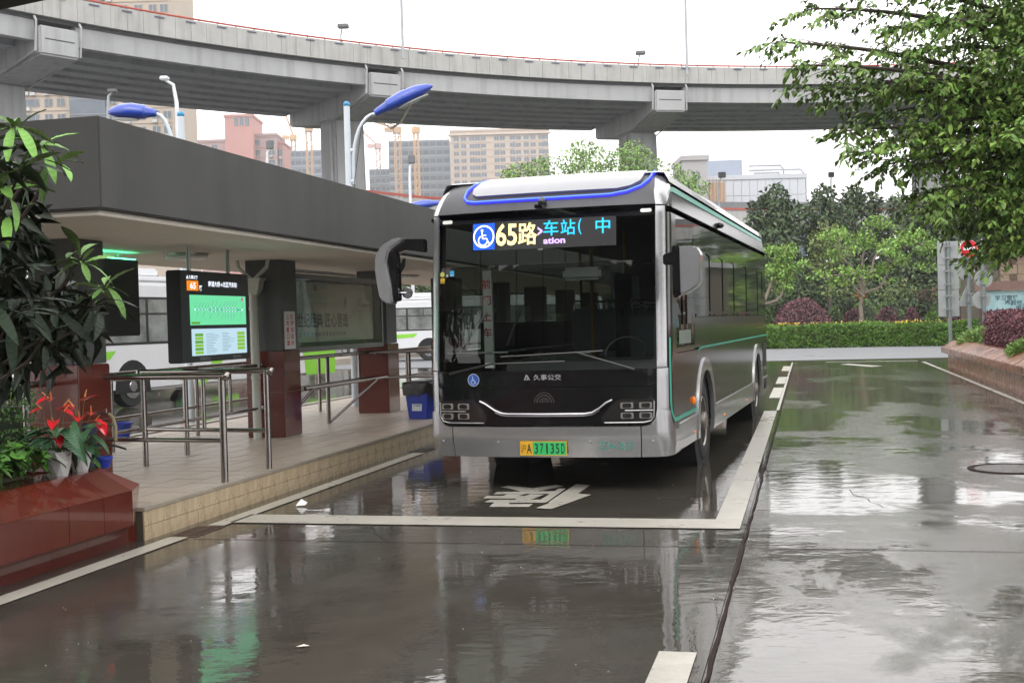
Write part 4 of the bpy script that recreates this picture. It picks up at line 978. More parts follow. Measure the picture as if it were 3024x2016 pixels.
MB().box(.48, .50, 1.3, 2.1, 1.0, 2.2).build('driver_partition', M_sidg, bus)
MB().box(-.92, -.82, 1.0, 1.05, 1.2, 2.26).build('door_frame', M_pal, bus)
for x in (-.52, -.22): MB().box(x, x+.10, 5.8, 5.84, 1.35, 2.30).build('rear_panel', M_pal, bus)  # pale upright strips stand in for window reflections
MB().box(.22, .30, 5.2, 5.24, 1.35, 2.15).build('rear_panel', M_pal, bus); MB().box(-.33, -.05, 7.2, 7.22, 1.55, 1.95).build('rear_window', mat('rear_window_light', (.5, .55, .55), .5), bus)
MB().box(.0, .42, .9, 1.2, 2.12, 2.25).build('ceiling_console', M_pal, bus, bevel=.03)
MB().box(.30, .42, .3, .42, 1.36, 1.375).build('dashboard_card', M_lampw, bus)
mb = MB()
for k, ch in enumerate('前门上车'): text_fit(ch, .10, .10, .02, lambda x, z: Vector((x, .62, z)), -.76, 2.10-k*.17, mb)
mb.build('door_notice_text', mat('dull_red_ink', (.30, .012, .015), .5, var=0), bus)
# stickers on the glass
for nm, c, x, z, w, h in (('sticker', (.42, .46, .10), -1.075, 2.20, .050, .050), ('sticker', (.50, .33, .02), -1.073, 2.135, .050, .055), ('sticker', (.03, .30, .50), -.965, 2.205, .050, .056), ('sticker', (.35, .36, .35), -1.020, 2.185, .032, .032)):
    ppoly(nm, [(-SX(-x)+s, zz) for s, zz in rrect(-w/2, w/2, z-h/2, z+h/2, .022 if c[0] == .42 or w < .04 else .006)], mat('sticker_%d' % int(c[0]*100), c, .4, var=0), .006, 0)
text_fit('2020', .042, .016, .01, lambda x, z: pf(x, z, .008), -1.073, 2.119).build('sticker_text', M_ink, bus)
text_fit('2019', .042, .016, .01, lambda x, z: pf(x, z, .008), -.965, 2.187).build('sticker_text', M_ww, bus)
# mirrors
mt = MB()
# left mirror: arm reaching out, long drooping silver shell
arm = MB().prism([(-1.16, 2.555), (-1.36, 2.565), (-1.50, 2.50), (-1.50, 2.41), (-1.37, 2.455), (-1.16, 2.42)], f0(-.12), f0(-.02)).build('mirror_arm', M_gp, bus, bevel=.012)
shell = MB().prism([(-1.36, 2.575), (-1.46, 2.565), (-1.585, 2.50), (-1.655, 2.40), (-1.662, 2.25), (-1.64, 2.08), (-1.615, 1.96), (-1.52, 1.905), (-1.475, 1.915), (-1.49, 2.1), (-1.535, 2.33), (-1.50, 2.45), (-1.36, 2.54)], f0(-.24), f0(-.06)).build('mirror_housing', M_sil, arm, bevel=.04)
MB().prism([(-1.49, 1.93), (-1.43, 1.94), (-1.43, 2.30), (-1.44, 2.43), (-1.50, 2.45), (-1.53, 2.33)], f0(-.20), f0(-.08)).build('mirror_back', M_gp, arm, bevel=.01)
MB().prism([(-1.43, 2.20), (-1.37, 2.29), (-1.36, 2.37), (-1.385, 2.36), (-1.43, 2.26)], f0(-.16), f0(-.12)).build('auxiliary_mirror', M_gp, arm, bevel=.006)
MB().lathe([(0, 0), (.055, 0), (.06, .02), (0, .035)], 18, (-1.365, -.12, 2.02), 'y').build('convex_mirror', M_chrome, arm, smooth=True)
MB().tube([(-1.43, -.12, 2.02), (-1.37, -.11, 2.02)], .012).build('mirror_stalk', M_chrome, arm)
# right mirror
ra_ = MB().prism([(1.24, 2.30), (1.36, 2.33), (1.36, 2.2), (1.24, 2.2)], f0(-.02), f0(.10)).build('mirror_arm', M_gp, bus, bevel=.01)
MB().prism([(1.42, 2.37), (1.56, 2.365), (1.60, 2.33), (1.615, 2.28), (1.61, 2.04), (1.58, 1.98), (1.44, 1.90), (1.42, 1.92)], f0(-.14), f0(.06)).build('mirror_housing', M_sil, ra_, bevel=.03)
MB().prism([(1.34, 2.38), (1.423, 2.37), (1.423, 1.91), (1.36, 1.87), (1.34, 1.90)], f0(-.10), f0(.08)).build('mirror_back', M_gp, ra_, bevel=.012)
# wheels
def wheel(x, y, sg):
    t = bpy.data.objects.new('wheel', None); COL.objects.link(t); t.parent = bus; t.location = (x, y, WZ); t.empty_display_size = .1
    fl = Matrix.Scale(-sg, 4, (1, 0, 0))      # local +x of profile points inward
    MB().lathe([(.29, .02), (.31, .0), (.40, -.004), (.455, .012), (.475, .04), (.478, .10), (.478, .20), (.455, .25), (.31, .27)], 40, axis='x', M=fl).build('tyre', M_rub, t, smooth=True)
    MB().lathe([(.295, .02), (.285, .0), (.275, .012), (.255, .09), (.215, .11), (.16, .06), (.15, .055), (.115, .05), (.11, -.02), (.085, -.035), (.0, -.035)], 36, axis='x', M=fl).build('rim', M_rim, t, smooth=True)
    hl = MB(); nu = MB()
    for k in range(10):
        a = 2*pi*k/10
        hl.lathe([(.0, .0), (.028, .0), (.028, .02), (0, .02)], 10, Vector((-sg*.080, .222*cos(a), .222*sin(a))), 'x')
        nu.lathe([(.0, -.03), (.015, -.03), (.017, .02), (0, .02)], 6, Vector((-sg*.05, .142*cos(a+.3), .142*sin(a+.3))), 'x')
    hl.build('rim_hole', M_slot, t); nu.build('wheel_nuts', M_rim, t)
    return t
for y in YW:
    for sg in (1, -1): wheel(sg*1.215, y, sg)
# ------------------------------------------------------------------ elevated road
CX, CY, RR = 29.65, 20.83, 69.5
M_vc = mat('viaduct_concrete', (.345, .352, .355), .8, var=.10, scale=.25, bump=.2, bscale=6, streak=.2, sscale=.9)
M_vg = mat('girder_paint', (.33, .348, .37), .7, var=.10, scale=.3, streak=.2, sscale=1)
M_vp = mat('parapet_concrete', (.37, .37, .355), .8, var=.10, scale=.7, streak=.2, sscale=1.6)
M_vr = mat('red_rail_paint', (.36, .055, .03), .5, var=.1)
M_dark = mat('dark_void', (.05, .055, .06), .8, var=.1)
def VP_(phi, r, z): a = radians(phi); return Vector((CX+r*sin(a), CY+r*cos(a), z))
via = thing('viaduct', 'curved concrete elevated road on hammerhead piers crossing above the station', 'elevated road', (0, 0, 0))
PIER = [-85.6, -67.9, -50.2, -32.6, -14.85, 2.9, 20.6]
def arcbox(mb, p0, p1, r0, r1, z0, z1, n=6, z0b=None):
    for k in range(n+1):
        ph = p0+(p1-p0)*k/n
        for r, z in ((r0, z0), (r1, z0), (r1, z1), (r0, z1)): mb.v.append(tuple(VP_(ph, r, z)))
    o = len(mb.v)-4*(n+1)
    for k in range(n):
        for j in range(4): mb.f.append((o+4*k+j, o+4*k+(j+1) % 4, o+4*k+4+(j+1) % 4, o+4*k+4+j)); mb.mi.append(0)
    mb.f.append((o+3, o+2, o+1, o)); mb.mi.append(0); mb.f.append((o+4*n, o+4*n+1, o+4*n+2, o+4*n+3)); mb.mi.append(0)
    return mb
arcbox(MB(), -88, 26, RR+.25, RR+13.2, 18.36, 18.60, 60).build('deck_slab', mat('stained_concrete', (.05, .052, .055), .9), via)  # slab colour darkened to stand for the shade between girders
pw = 1.0/RR*180/pi; nP = int((26+88)/pw); rr_ = random.Random(2)
for k in range(nP):
    ph = -88+k*pw
    if ph < -60 or ph > 9: continue
    arcbox(MB(), ph+.007, ph+pw-.007, RR-.02+rr_.uniform(0, .02), RR+.25, 18.58, 19.78, 1).build('parapet_panel', M_vp, via)
    if k % 2 == 0: arcbox(MB(), ph-.25, ph+.25, RR-.05, RR-.021, 19.60, 19.68, 1).build('drip_slot', mat('slot_blue_grey', (.07, .08, .12), .6), via)
arcbox(MB(), -88, -60.0, RR, RR+.25, 18.58, 19.78, 12).build('parapet_end', M_vp, via); arcbox(MB(), 9.3, 26, RR, RR+.25, 18.58, 19.78, 12).build('parapet_end', M_vp, via)
arcbox(MB(), -88, 26, RR+12.9, RR+13.2, 18.58, 19.78, 60).build('far_parapet', M_vp, via)
MB().tube([VP_(-70+k*1.5, RR+.1, 19.90) for k in range(60)], .06, 6).build('guard_rail', M_vr, via)
mb = MB()
for k in range(88): mb.tube([VP_(-68+k, RR+.1, 19.77), VP_(-68+k, RR+.1, 19.97)], .035, 5)
tag(mb.build('guard_rail_posts', M_vr, via), kind='stuff')
for a, b in zip(PIER, PIER[1:]):
    for g in range(7):
        r0 = RR+.32+g*2.02
        arcbox(MB(), a+.98, b-.98, r0, r0+(.5 if g in (0, ) else 1.12), 17.28, 18.36, 6).build('girder', M_vg if g else M_vc, via)
for a in PIER:
    def F(sgn): return lambda r, z: VP_(a, r, z)+Vector((cos(radians(a)), -sin(radians(a)), 0))*sgn*1.15
    def G(sgn, w): return lambda r, z: VP_(a, r, z)+Vector((cos(radians(a)), -sin(radians(a)), 0))*sgn*w
    c = MB().prism([(RR-.15, 18.05), (RR+13.3, 18.05), (RR+13.3, 16.5), (RR+8.2, 15.9), (RR+5.3, 15.9), (RR-.15, 16.5)], F(1), F(-1)).build('pier_cap', M_vc, via, bevel=.10)
    MB().prism([(RR+5.5, 15.95), (RR+8.0, 15.95), (RR+8.0, -.5), (RR+5.5, -.5)], G(1, 1.1), G(-1, 1.1)).build('pier_column', M_vc, via, bevel=.12)
    MB().prism([(RR-.17, 17.38), (RR-.14, 17.38), (RR-.14, 17.33), (RR-.17, 17.33)], G(1, .85), G(-1, .85)).build('cap_seam', M_dark, c)
    for s in (-1.3, 1.3):
        b = Vector((cos(radians(a)), -sin(radians(a)), 0))*s
        MB().tube([VP_(a, RR+.1, 18.5)+b, VP_(a, RR-.1, 18.25)+b, VP_(a, RR+.05, 16.7)+b, VP_(a, RR+6.0, 15.7)+b*.95, VP_(a, RR+5.4, 0)+b*.95], .07, 6).build('drain_pipe', mat('pipe_grey', (.35, .35, .35), .5), via)
# masts and lamps on the elevated road
M_pole = mat('pole_grey', (.33, .35, .37), .45, .3)
M_headg = mat('lamp_head_grey', (.12, .125, .13), .5)
def deck_lamp(label, u, v, Y, z0, h, head=True, lean=.0, sgn=1):
    p = at(u, v, Y); t = thing('street_lamp' if head else 'tall_mast', label, 'street lamp' if head else 'mast', (p.x, p.y, z0), 0)
    H = h
    MB().tube([(0, 0, 0), (0, 0, H*.85), (sgn*.12*H/3, -.1, H)], [.09, .07, .05] if H < 20 else [.10, .08, .06], 8).build('pole', M_pole, t)
    if head: MB().box(sgn*.15-.35, sgn*.15+.45, -.35, .25, H-.06, H+.22).build('lamp_head', M_headg, t, bevel=.05)
    return t
tm = [('tall thin pole rising from the elevated road left of its middle pier', 925, 110, 79.5), ('tall thin pole rising from the elevated road above the right pier', 1578, 152, 87.5)]
for lb, u, v, Y in tm: deck_lamp(lb, u, v, Y, 19.0, 30, False)
deck_lamp('small floodlight lamp on the far parapet left of centre', 783, 92, 88, 19.6, 3.6, True)
deck_lamp('small floodlight lamp on the far parapet above the bus', 1466, 145, 100, 19.6, 3.7, True)
# ------------------------------------------------------------------ lower viaduct farther away
v2 = thing('lower_viaduct', 'lower elevated road with white parapet and red rail behind the bus', 'elevated road', (0, 0, 0))
PL = [(x*1.06, y*1.063) for x, y in [(-34, 74), (-27, 84), (-20, 94.5), (-13, 106), (-7.8, 113.5), (2, 122), (12, 129), (25, 135), (33, 138), (48, 142), (70, 145), (100, 146)]]
def ribbon_box(name, pl, off0, off1, z0, z1, m, par):
    vs = []; P = [Vector((x, y, 0)) for x, y in pl]
    for i, p in enumerate(P):
        t = (P[min(i+1, len(P)-1)]-P[max(i-1, 0)]).normalized(); n = Vector((-t.y, t.x, 0))
        for o_, z in ((off0, z0), (off1, z0), (off1, z1), (off0, z1)): q = p+n*o_; vs.append((q.x, q.y, z))
    k = len(P); fs = [(4*i+j, 4*i+(j+1) % 4, 4*i+4+(j+1) % 4, 4*i+4+j) for i in range(k-1) for j in range(4)]+[(3, 2, 1, 0), (4*k-4, 4*k-3, 4*k-2, 4*k-1)]
    return MB().add(vs, fs).build(name, m, par)
ribbon_box('deck', PL, .2, 9, 12.0, 12.9, M_vc, v2); ribbon_box('parapet', PL, 0, .25, 12.4, 14.0, M_vp, v2)
ribbon_box('guard_rail', PL, .05, .2, 14.15, 14.4, M_vr, v2); ribbon_box('sound_wall', PL[6:], 8.5, 8.8, 12.8, 16.0, mat('sound_wall_grey', (.13, .135, .14), .6), v2)
for x, y in PL[::2]: MB().box(x+2, x+3.6, y+3, y+4.8, -.5, 12.05).build('pier_column', M_vc, v2)
# ------------------------------------------------------------------ far buildings
M_win = mat('window_pane', (.10, .12, .14), .12, .2, var=.3, scale=.15); M_wfr = mat('window_frame', (.30, .28, .26), .5, var=0)
M_ac = mat('ac_unit', (.42, .42, .40), .5); AC_ME = MB().box(-.45, .45, -.3, .3, -.32, .32).mesh('ac_unit', M_ac)
def building(name, label, Y, u0, u1, vtop, col, depth, rows, cols, ww, wh, z_lo, fl, side_cols=0, roof=None, margin=.0, pair=False, sill=True, cat='apartment building', ztop=None, yaw=0.):
    a = at(u0, 740, Y); b = at(u1, 740, Y); top = ztop or at((u0+u1)/2, vtop, Y).z; w = b.x-a.x
    t = thing(name, label, cat, (a.x, Y, 0), yaw)
    m = mat('facade_'+label.split()[0]+'_%d' % int(col[0]*1000), col, .8, var=.06, scale=.1)
    MB().box(0, w, 0, depth, -1, top).build('wall', m, t)
    MB().box(-.3, w+.3, -.3, depth+.3, top, top+.8).build('parapet', m, t)
    f_me = MB().box(-ww/2, ww/2, -.12, .05, -wh/2, wh/2).mesh('window_frame', M_wfr)
    p_me = MB().box(-ww/2+.1, -.06, -.15, -.121, -wh/2+.1, wh/2-.1).box(.06, ww/2-.1, -.15, -.121, -wh/2+.1, wh/2-.1).mesh('pane', M_win)
    for r in range(rows):
        z = z_lo+r*fl
        if z > top-1: break
        for x in cols:
            o = link('window', f_me, t, (margin+x*w, 0, z)); link('pane', p_me, o)
            if sill and rnd.random() < .4: link('ac_unit', AC_ME, t, (margin+x*w+rnd.uniform(-.3, .3), -.35, z-wh*.5-.45))
    if sill:
        mb = MB()
        for r in range(rows+1):
            z = z_lo+(r-.5)*fl
            if z < top: mb.box(-.05, w+.05, -.14, -.001, z-.12, z+.08)
        tag(mb.build('floor_bands', m, t), kind='stuff')
    if side_cols:
        for r in range(rows):
            z = z_lo+r*fl
            if z > top-1: break
            for k in range(side_cols):
                o = link('window', f_me, t, (w, depth*(k+.5)/side_cols, z), (0, 0, pi/2)); link('pane', p_me, o)
    return t, w, top
TAN = (.40, .335, .27); PINK = (.34, .235, .225); GLS = (.12, .145, .17)
t, w, top = building('apartment_tower', 'beige apartment tower with a dark glass strip at upper left behind the elevated road', 230, -60, 412, -120, TAN, 18, 16, [.04, .105, .17, .235, .30, .335, .40, .46, .71, .78, .85, .92, .975], 1.55, 1.5, 34, 2.85, ztop=84)
a0 = (at(180, 740, 230).x-at(-60, 740, 230).x); a1 = (at(262, 740, 230).x-at(-60, 740, 230).x)
MB().box(a0, a1, -.9, -.2, 0, 66).build('glass_strip', mat('strip_glass', (.10, .12, .145), .25, .2, var=.25, scale=.2), t)
mb = MB()
for k in range(24): mb.box(a0, a1, -.98, -.9, k*2.85, k*2.85+.25)
tag(mb.build('glass_strip_bands', mat('mullion_grey', (.16, .17, .19), .5), t), kind='stuff')
t, w, top = building('pink_apartment_block', 'pink apartment wing left of the pink stair tower, partly behind the canopy', 400, 468, 531, 326, PINK, 14, 8, [.2, .6], 2.0, 1.7, 40, 3.1)
t, w, top = building('pink_tower', 'tall pink stair tower with three small top windows', 398, 530, 594, 268, (.42, .215, .195), 16, 1, [.42, .62, .82], 1.4, 2.8, 69.5, 3.1, sill=False)
t, w, top = building('pink_apartment_block', 'pink apartment block with small windows right of the pink stair tower', 402, 590, 648, 312, PINK, 14, 8, [.22, .8], 2.2, 1.8, 40, 3.3)
t, w, top = building('pink_apartment_block', 'narrow pink set-back bay at the right end of the pink block', 404, 648, 663, 330, (.38, .20, .185), 14, 8, [.5], 1.6, 2.4, 40, 3.3)
def glass_tower(label, Y, u0, u1, vt, col, nx, nz, depth=20, fade=.0):
    a = at(u0, 740, Y); b = at(u1, 740, Y); top = at((u0+u1)/2, vt, Y).z; w = b.x-a.x
    t = thing('office_building', label, 'office building', (a.x, Y, 0)); MB().box(0, w, 0, depth, -1, top).build('wall', mat('glasswall_%d' % int(u0), col, .3, .1, var=.2, scale=.08), t)
    fl = 3.6; z = top-fl*.5; k = 0; me = MB().box(0, w/nx-.5, -.1, 0, -.6, 1.0).mesh('pane', mat('glass_dark', (.065, .08, .10), .15, .2, var=.3, scale=.1))
    mf = MB()
    while z > top-fl*nz:
        for i in range(nx): link('window', me, t, (i*w/nx+.25, 0, z))
        mf.box(0, w, -.18, 0, z-1.5, z-1.1)
        z -= fl
    tag(mf.build('floor_edges', mat('slab_edge', (.26, .28, .30), .6), t), kind='stuff'); mr_ = MB()
    for i in range(9): mr_.box(w*i/8-.1, w*i/8+.1, 0, .2, top, top+1.8)
    mr_.box(0, w, 0, .15, top+1.6, top+1.8).build('roof_scaffold', M_wfr, t)
    return t
glass_tower('dark glass office block between the pink block and the middle pier', 520, 660, 778, 345, GLS, 8, 8)
glass_tower('low grey office block right of the middle pier below the crane', 540, 858, 910, 388, (.15, .16, .175), 4, 5)
glass_tower('dark glass office block with scaffold top left of the beige apartment block', 515, 904, 1044, 322, (.13, .15, .17), 9, 9)
cols = [.06, .135, .22, .275, .335, .47, .53, .63, .69, .77, .84, .92, .97]
t, w, top = building('apartment_block', 'beige apartment block with rows of paired windows behind the bus roof', 500, 1046, 1272, 300, (.43, .35, .29), 25, 9, cols, 2.2, 1.7, 53.5, 2.95)
MB().box(-.8, w+.8, -.8, 2, top-1.6, top-1.0).build('cornice', mat('cornice', (.45, .38, .32), .7), t)
# right-hand plant building
t, w, top = building('plant_building', 'low white panel building with wavy dark glass behind the right hand trees', 215, 1600, 1858, 412, (.45, .47, .50), 40, 0, [], 1, 1, 10, 3, sill=False, cat='industrial building')
M_pan = mat('white_wall_panel', (.47, .49, .53), .35, .1, var=.06, scale=.1); pm = MB().box(.04, w/14-.04, -.12, 0, 0, 2.7).mesh('wall_panel', M_pan)
gm = MB().box(.04, w/14-.04, -.10, 0, 0, 2.7).mesh('glass_panel', mat('dark_wall_glass', (.10, .13, .155), .1, .3, var=.5, scale=.35))
for i in range(14):
    for k in range(7):
        z = top-2.8-k*2.8
        link('wall_panel' if k < 3 else 'glass_panel', pm if k < 3 else gm, t, (i*w/14, 0, z))
for k in range(3):
    for i in range(4): link('wall_panel', pm, t, (w+.12, i*6, top-2.8-k*2.8), (0, 0, pi/2))
MB().box(w*.28, w*.62-.2, 3, 12, top, top+2.6).build('plant_screen', mat('blue_grey_screen', (.30, .34, .40), .5), t) if False else None
MB().box(w*.14, w*.48, 4, 12, top, top+4.0).build('plant_screen', mat('blue_grey_screen', (.27, .31, .38), .5, var=.05), t)
for k, (x0, x1, z) in enumerate(((.52, .80, 2.6), (.52, .98, 1.8), (.56, .78, 1.3))): MB().tube([(w*x0, 2, top+z), (w*x1, 2, top+z), (w*x1+.6, 2, top+z-.7), (w*x1+.6, 2, top)], .22, 6).build('roof_pipe', M_pole, t)
t2, w2, top2 = building('stair_tower', 'grey concrete stair tower with scaffold left of the white panel building', 205, 1577, 1634, 368, (.34, .33, .33), 12, 0, [], 1, 1, 10, 3, sill=False, cat='tower')
MB().box(w2*.42, w2*.68, -.12, 0, top2-3.2, top2-2.0).build('window', M_win, t2); MB().box(w2, w2+3.2, 2, 9, 0, top2-3.6).build('annex', mat('ochre_render', (.42, .30, .22), .8), t2)
for k in range(6): MB().tube([(w2+k*.6, 1.9, 6), (w2+k*.6, 1.9, top2-3)], .07, 5).build('scaffold_pole', mat('ochre_steel', (.40, .24, .12), .6), t2)
# cranes
def crane(label, u, v0, v1, Y, col, jib=None, w=2.0):
    p0 = at(u, v1, Y); zt = at(u, v0, Y).z; zb = min(p0.z, 5); m = mat('crane_%d' % int(col[0]*100), col, .6, var=.05)
    t = thing('tower_crane', label, 'tower crane', (p0.x, Y, 0), .4)
    mb = MB(); h = w/2
    for sx in (-h, h):
        for sy in (-h, h): mb.tube([(sx, sy, 0), (sx, sy, zt)], .22, 4)
    z = 30.
    while z < zt-w:
        mb.tube([(-h, -h, z), (h, -h, z+w)], .12, 4, caps=False).tube([(h, -h, z+w), (-h, -h, z+2*w)], .12, 4, caps=False); mb.tube([(-h, h, z), (h, h, z+w)], .12, 4, caps=False); z += 2*w
    mb.build('mast', m, t)
    MB().box(-1.4, 1.4, -1.4, 1.4, zt-2.5, zt).build('cab', m, t)
    if jib:
        a = Vector((0, 0, zt-1)); b = Vector((jib[0], 0, zt+jib[1])); jb = MB()
        for off in (Vector((0, 0, 0)), Vector((0, 0, 1.6)), Vector((0, .9, .8))): jb.tube([a+off, b+off*.6], .22, 4)
        for k in range(8): jb.tube([a+(b-a)*(k/8), a+(b-a)*((k+.5)/8)+Vector((0, 0, 1.6))], .12, 4, caps=False)
        jb.build('jib', m, t); MB().box(-5, -2, -.8, .8, zt-2, zt-.4).build('counterweight', m, t)
    return t
OR_ = (.42, .27, .15)
crane('orange crane mast left of the middle pier', 712, 288, 400, 480, OR_)
crane('orange crane mast with a short level jib right of the middle pier', 916, 292, 440, 480, OR_, (-9, 1.5))
crane('slim orange crane mast over the dark glass office block', 958, 292, 400, 490, (.50, .30, .14), None, 1.6)
crane('pale crane with raised jib between the pier and the low grey block', 870, 330, 400, 560, (.46, .30, .28), (-12, 9), 1.8)
crane('pale grey crane with steep jib above the pink blocks', 676, 310, 400, 560, (.50, .48, .50), (-6, 17), 1.8)
# far slender street lamps
def far_lamp(label, u, vt, Y, arm, hd=.9, style=0):
    p = at(u, vt, Y); t = thing('street_lamp', label, 'street lamp', (p.x, Y, 0), 0, None); z = p.z
    MB().tube([(0, 0, 0), (0, 0, z-.9), (arm*.25, 0, z-.2), (arm, 0, z)], [.11, .08, .07, .05], 8).build('pole', M_pole if style == 0 else mat('pole_white', (.6, .62, .64), .4), t, smooth=True)
    MB().box(min(arm, arm*1.0)-hd/2, arm+hd/2, -.15, .15, z-.02, z+.14+(.3 if style == 2 else 0)).build('lamp_head', M_headg if style != 1 else mat('pole_white', (.6, .62, .64), .4), t, bevel=.04)
    return t
far_lamp('slim white street lamp with curved arm in front of the beige tower', 404, 183, 48, -.45, .34, 1)
far_lamp('short pale street lamp left of the blue headed lamp at upper left', 246, 212, 60, .25, .45, 0)
far_lamp('thin street lamp before the pink apartment block', 612, 342, 70, .2, .4, 2)
far_lamp('thin street lamp in front of the dark glass office block', 940, 375, 70, .15, .4, 2)
far_lamp('dark headed street lamp before the white panel building', 1650, 408, 100, .3, .6, 2)
far_lamp('dark headed street lamp above the right hand trees', 1908, 407, 105, .05, .5, 2)
# blue headed lamps behind the canopy
M_lb = mat('blue_lamp_paint', (.012, .05, .36), .3, var=.05, coat=.4); M_lg = mat('lamp_glass', (.35, .36, .33), .2); M_lw = mat('lamp_post_white', (.55, .60, .64), .35, var=.05)
def blue_lamp(label, base, H, dirx, tilt, ln, open_=False, rz=0., sc=1.):
    t = thing('street_lamp', label, 'street lamp', base, rz, 'blue headed street lamps behind the shelter canopy')
    MB().tube([(0, 0, 0), (0, 0, H)], [.065, .055], 14).build('post', M_lw, t, smooth=True)
    MB().lathe([(.062*sin(k*pi/8), H+.03-.062*cos(k*pi/8)) for k in range(9)], 14).build('ball_finial', mat('turquoise_ball', (.02, .22, .42), .25), t, smooth=True)
    d = dirx; a = []
    for k in range(9):
        s = k/8; a.append((d*(.09+(.30 if d < 0 else .42)*(1-cos(s*pi/2))), 0, H-1.05+(1.10 if d < 0 else .90)*sin(s*pi/2)))
    MB().tube([(d*.09, 0, H-1.4)]+a, .032, 10).build('arm', M_lw, t, smooth=True)
    for z in (H-1.35, H-.8): MB().tube([(0, 0, z), (d*.09, 0, z)], .04, 8).build('arm_clamp', M_lw, t)
    hb = Vector(a[-1]); ax = Vector((d*cos(tilt), 0, sin(tilt))); up = Vector((-d*sin(tilt), 0, cos(tilt))); sd_ = Vector((0, 1, 0))
    prof = [(0, .065, .07), (.10, .09, .095), (.22, .12, .12), (.24, .15, .145), (.5, .185, .175), (.75, .165, .15), (.92, .10, .09), (1.0, .015, .02)]
    vs = []; n = 14
    for s, wd, ht in prof:
        for k in range(n):
            an = 2*pi*k/n; y = wd*cos(an); z = ht*sin(an); z = z if z > 0 else z*.55
            vs.append(hb+ax*(s*ln)+sd_*y+up*(z+.0))
    fs = [(i*n+k, i*n+(k+1) % n, (i+1)*n+(k+1) % n, (i+1)*n+k) for i in range(len(prof)-1) for k in range(n)]+[tuple(range(n-1, -1, -1)), tuple((len(prof)-1)*n+k for k in range(n))]
    h = MB().add(vs, fs).build('lamp_head', M_lb, t, smooth=True)
    vs = [hb+ax*(ln*(.62+.26*cos(k*pi/8)))+sd_*(.125*sin(k*pi/8))-up*(.088) for k in range(16)]
    MB().add(vs+[v-up*.02 for v in vs], [tuple(range(16)), tuple(range(31, 15, -1))]+[(k, (k+1) % 16, 16+(k+1) % 16, 16+k) for k in range(16)]).build('lamp_glass', M_lg, h)
    if open_:
        q = [hb+ax*(ln*s)-up*z for s, z in ((.0, .06), (.05, .20), (.12, .36), (.30, .34), (.52, .17), (.62, .07))]
        MB().add([p+sd_*s for p in q for s in (-.10, .10)], [(2*i, 2*i+1, 2*i+3, 2*i+2) for i in range(5)]).build('open_cover', mat('dirty_reflector', (.28, .22, .10), .3, .5, var=.4, scale=6), h)
        MB().tube([hb+Vector((-d*.05, -.06, -.02)), hb+Vector((-d*.25, -.06, -.25)), (d*.12, -.07, H-1.3), (.02, -.07, H-3)], .008, 5).build('loose_cable', M_blk, h)
    return t
p = at(415, 268, 20); blue_lamp('blue lamp head pointing left on a white post at left', (p.x, 20, 0), p.z, -1, .05, .80)
p = at(796, 242, 22); blue_lamp('blue lamp head pointing right with its cover hanging open', (p.x, 22, 0), p.z-.02, 1, .42, 1.15, True)
p = at(1040, 470, 36); blue_lamp('blue lamp head partly hidden behind the bus roof corner', (p.x, 36, 0), at(1000, 462, 36).z-.12, -1, -.12, 1.0)
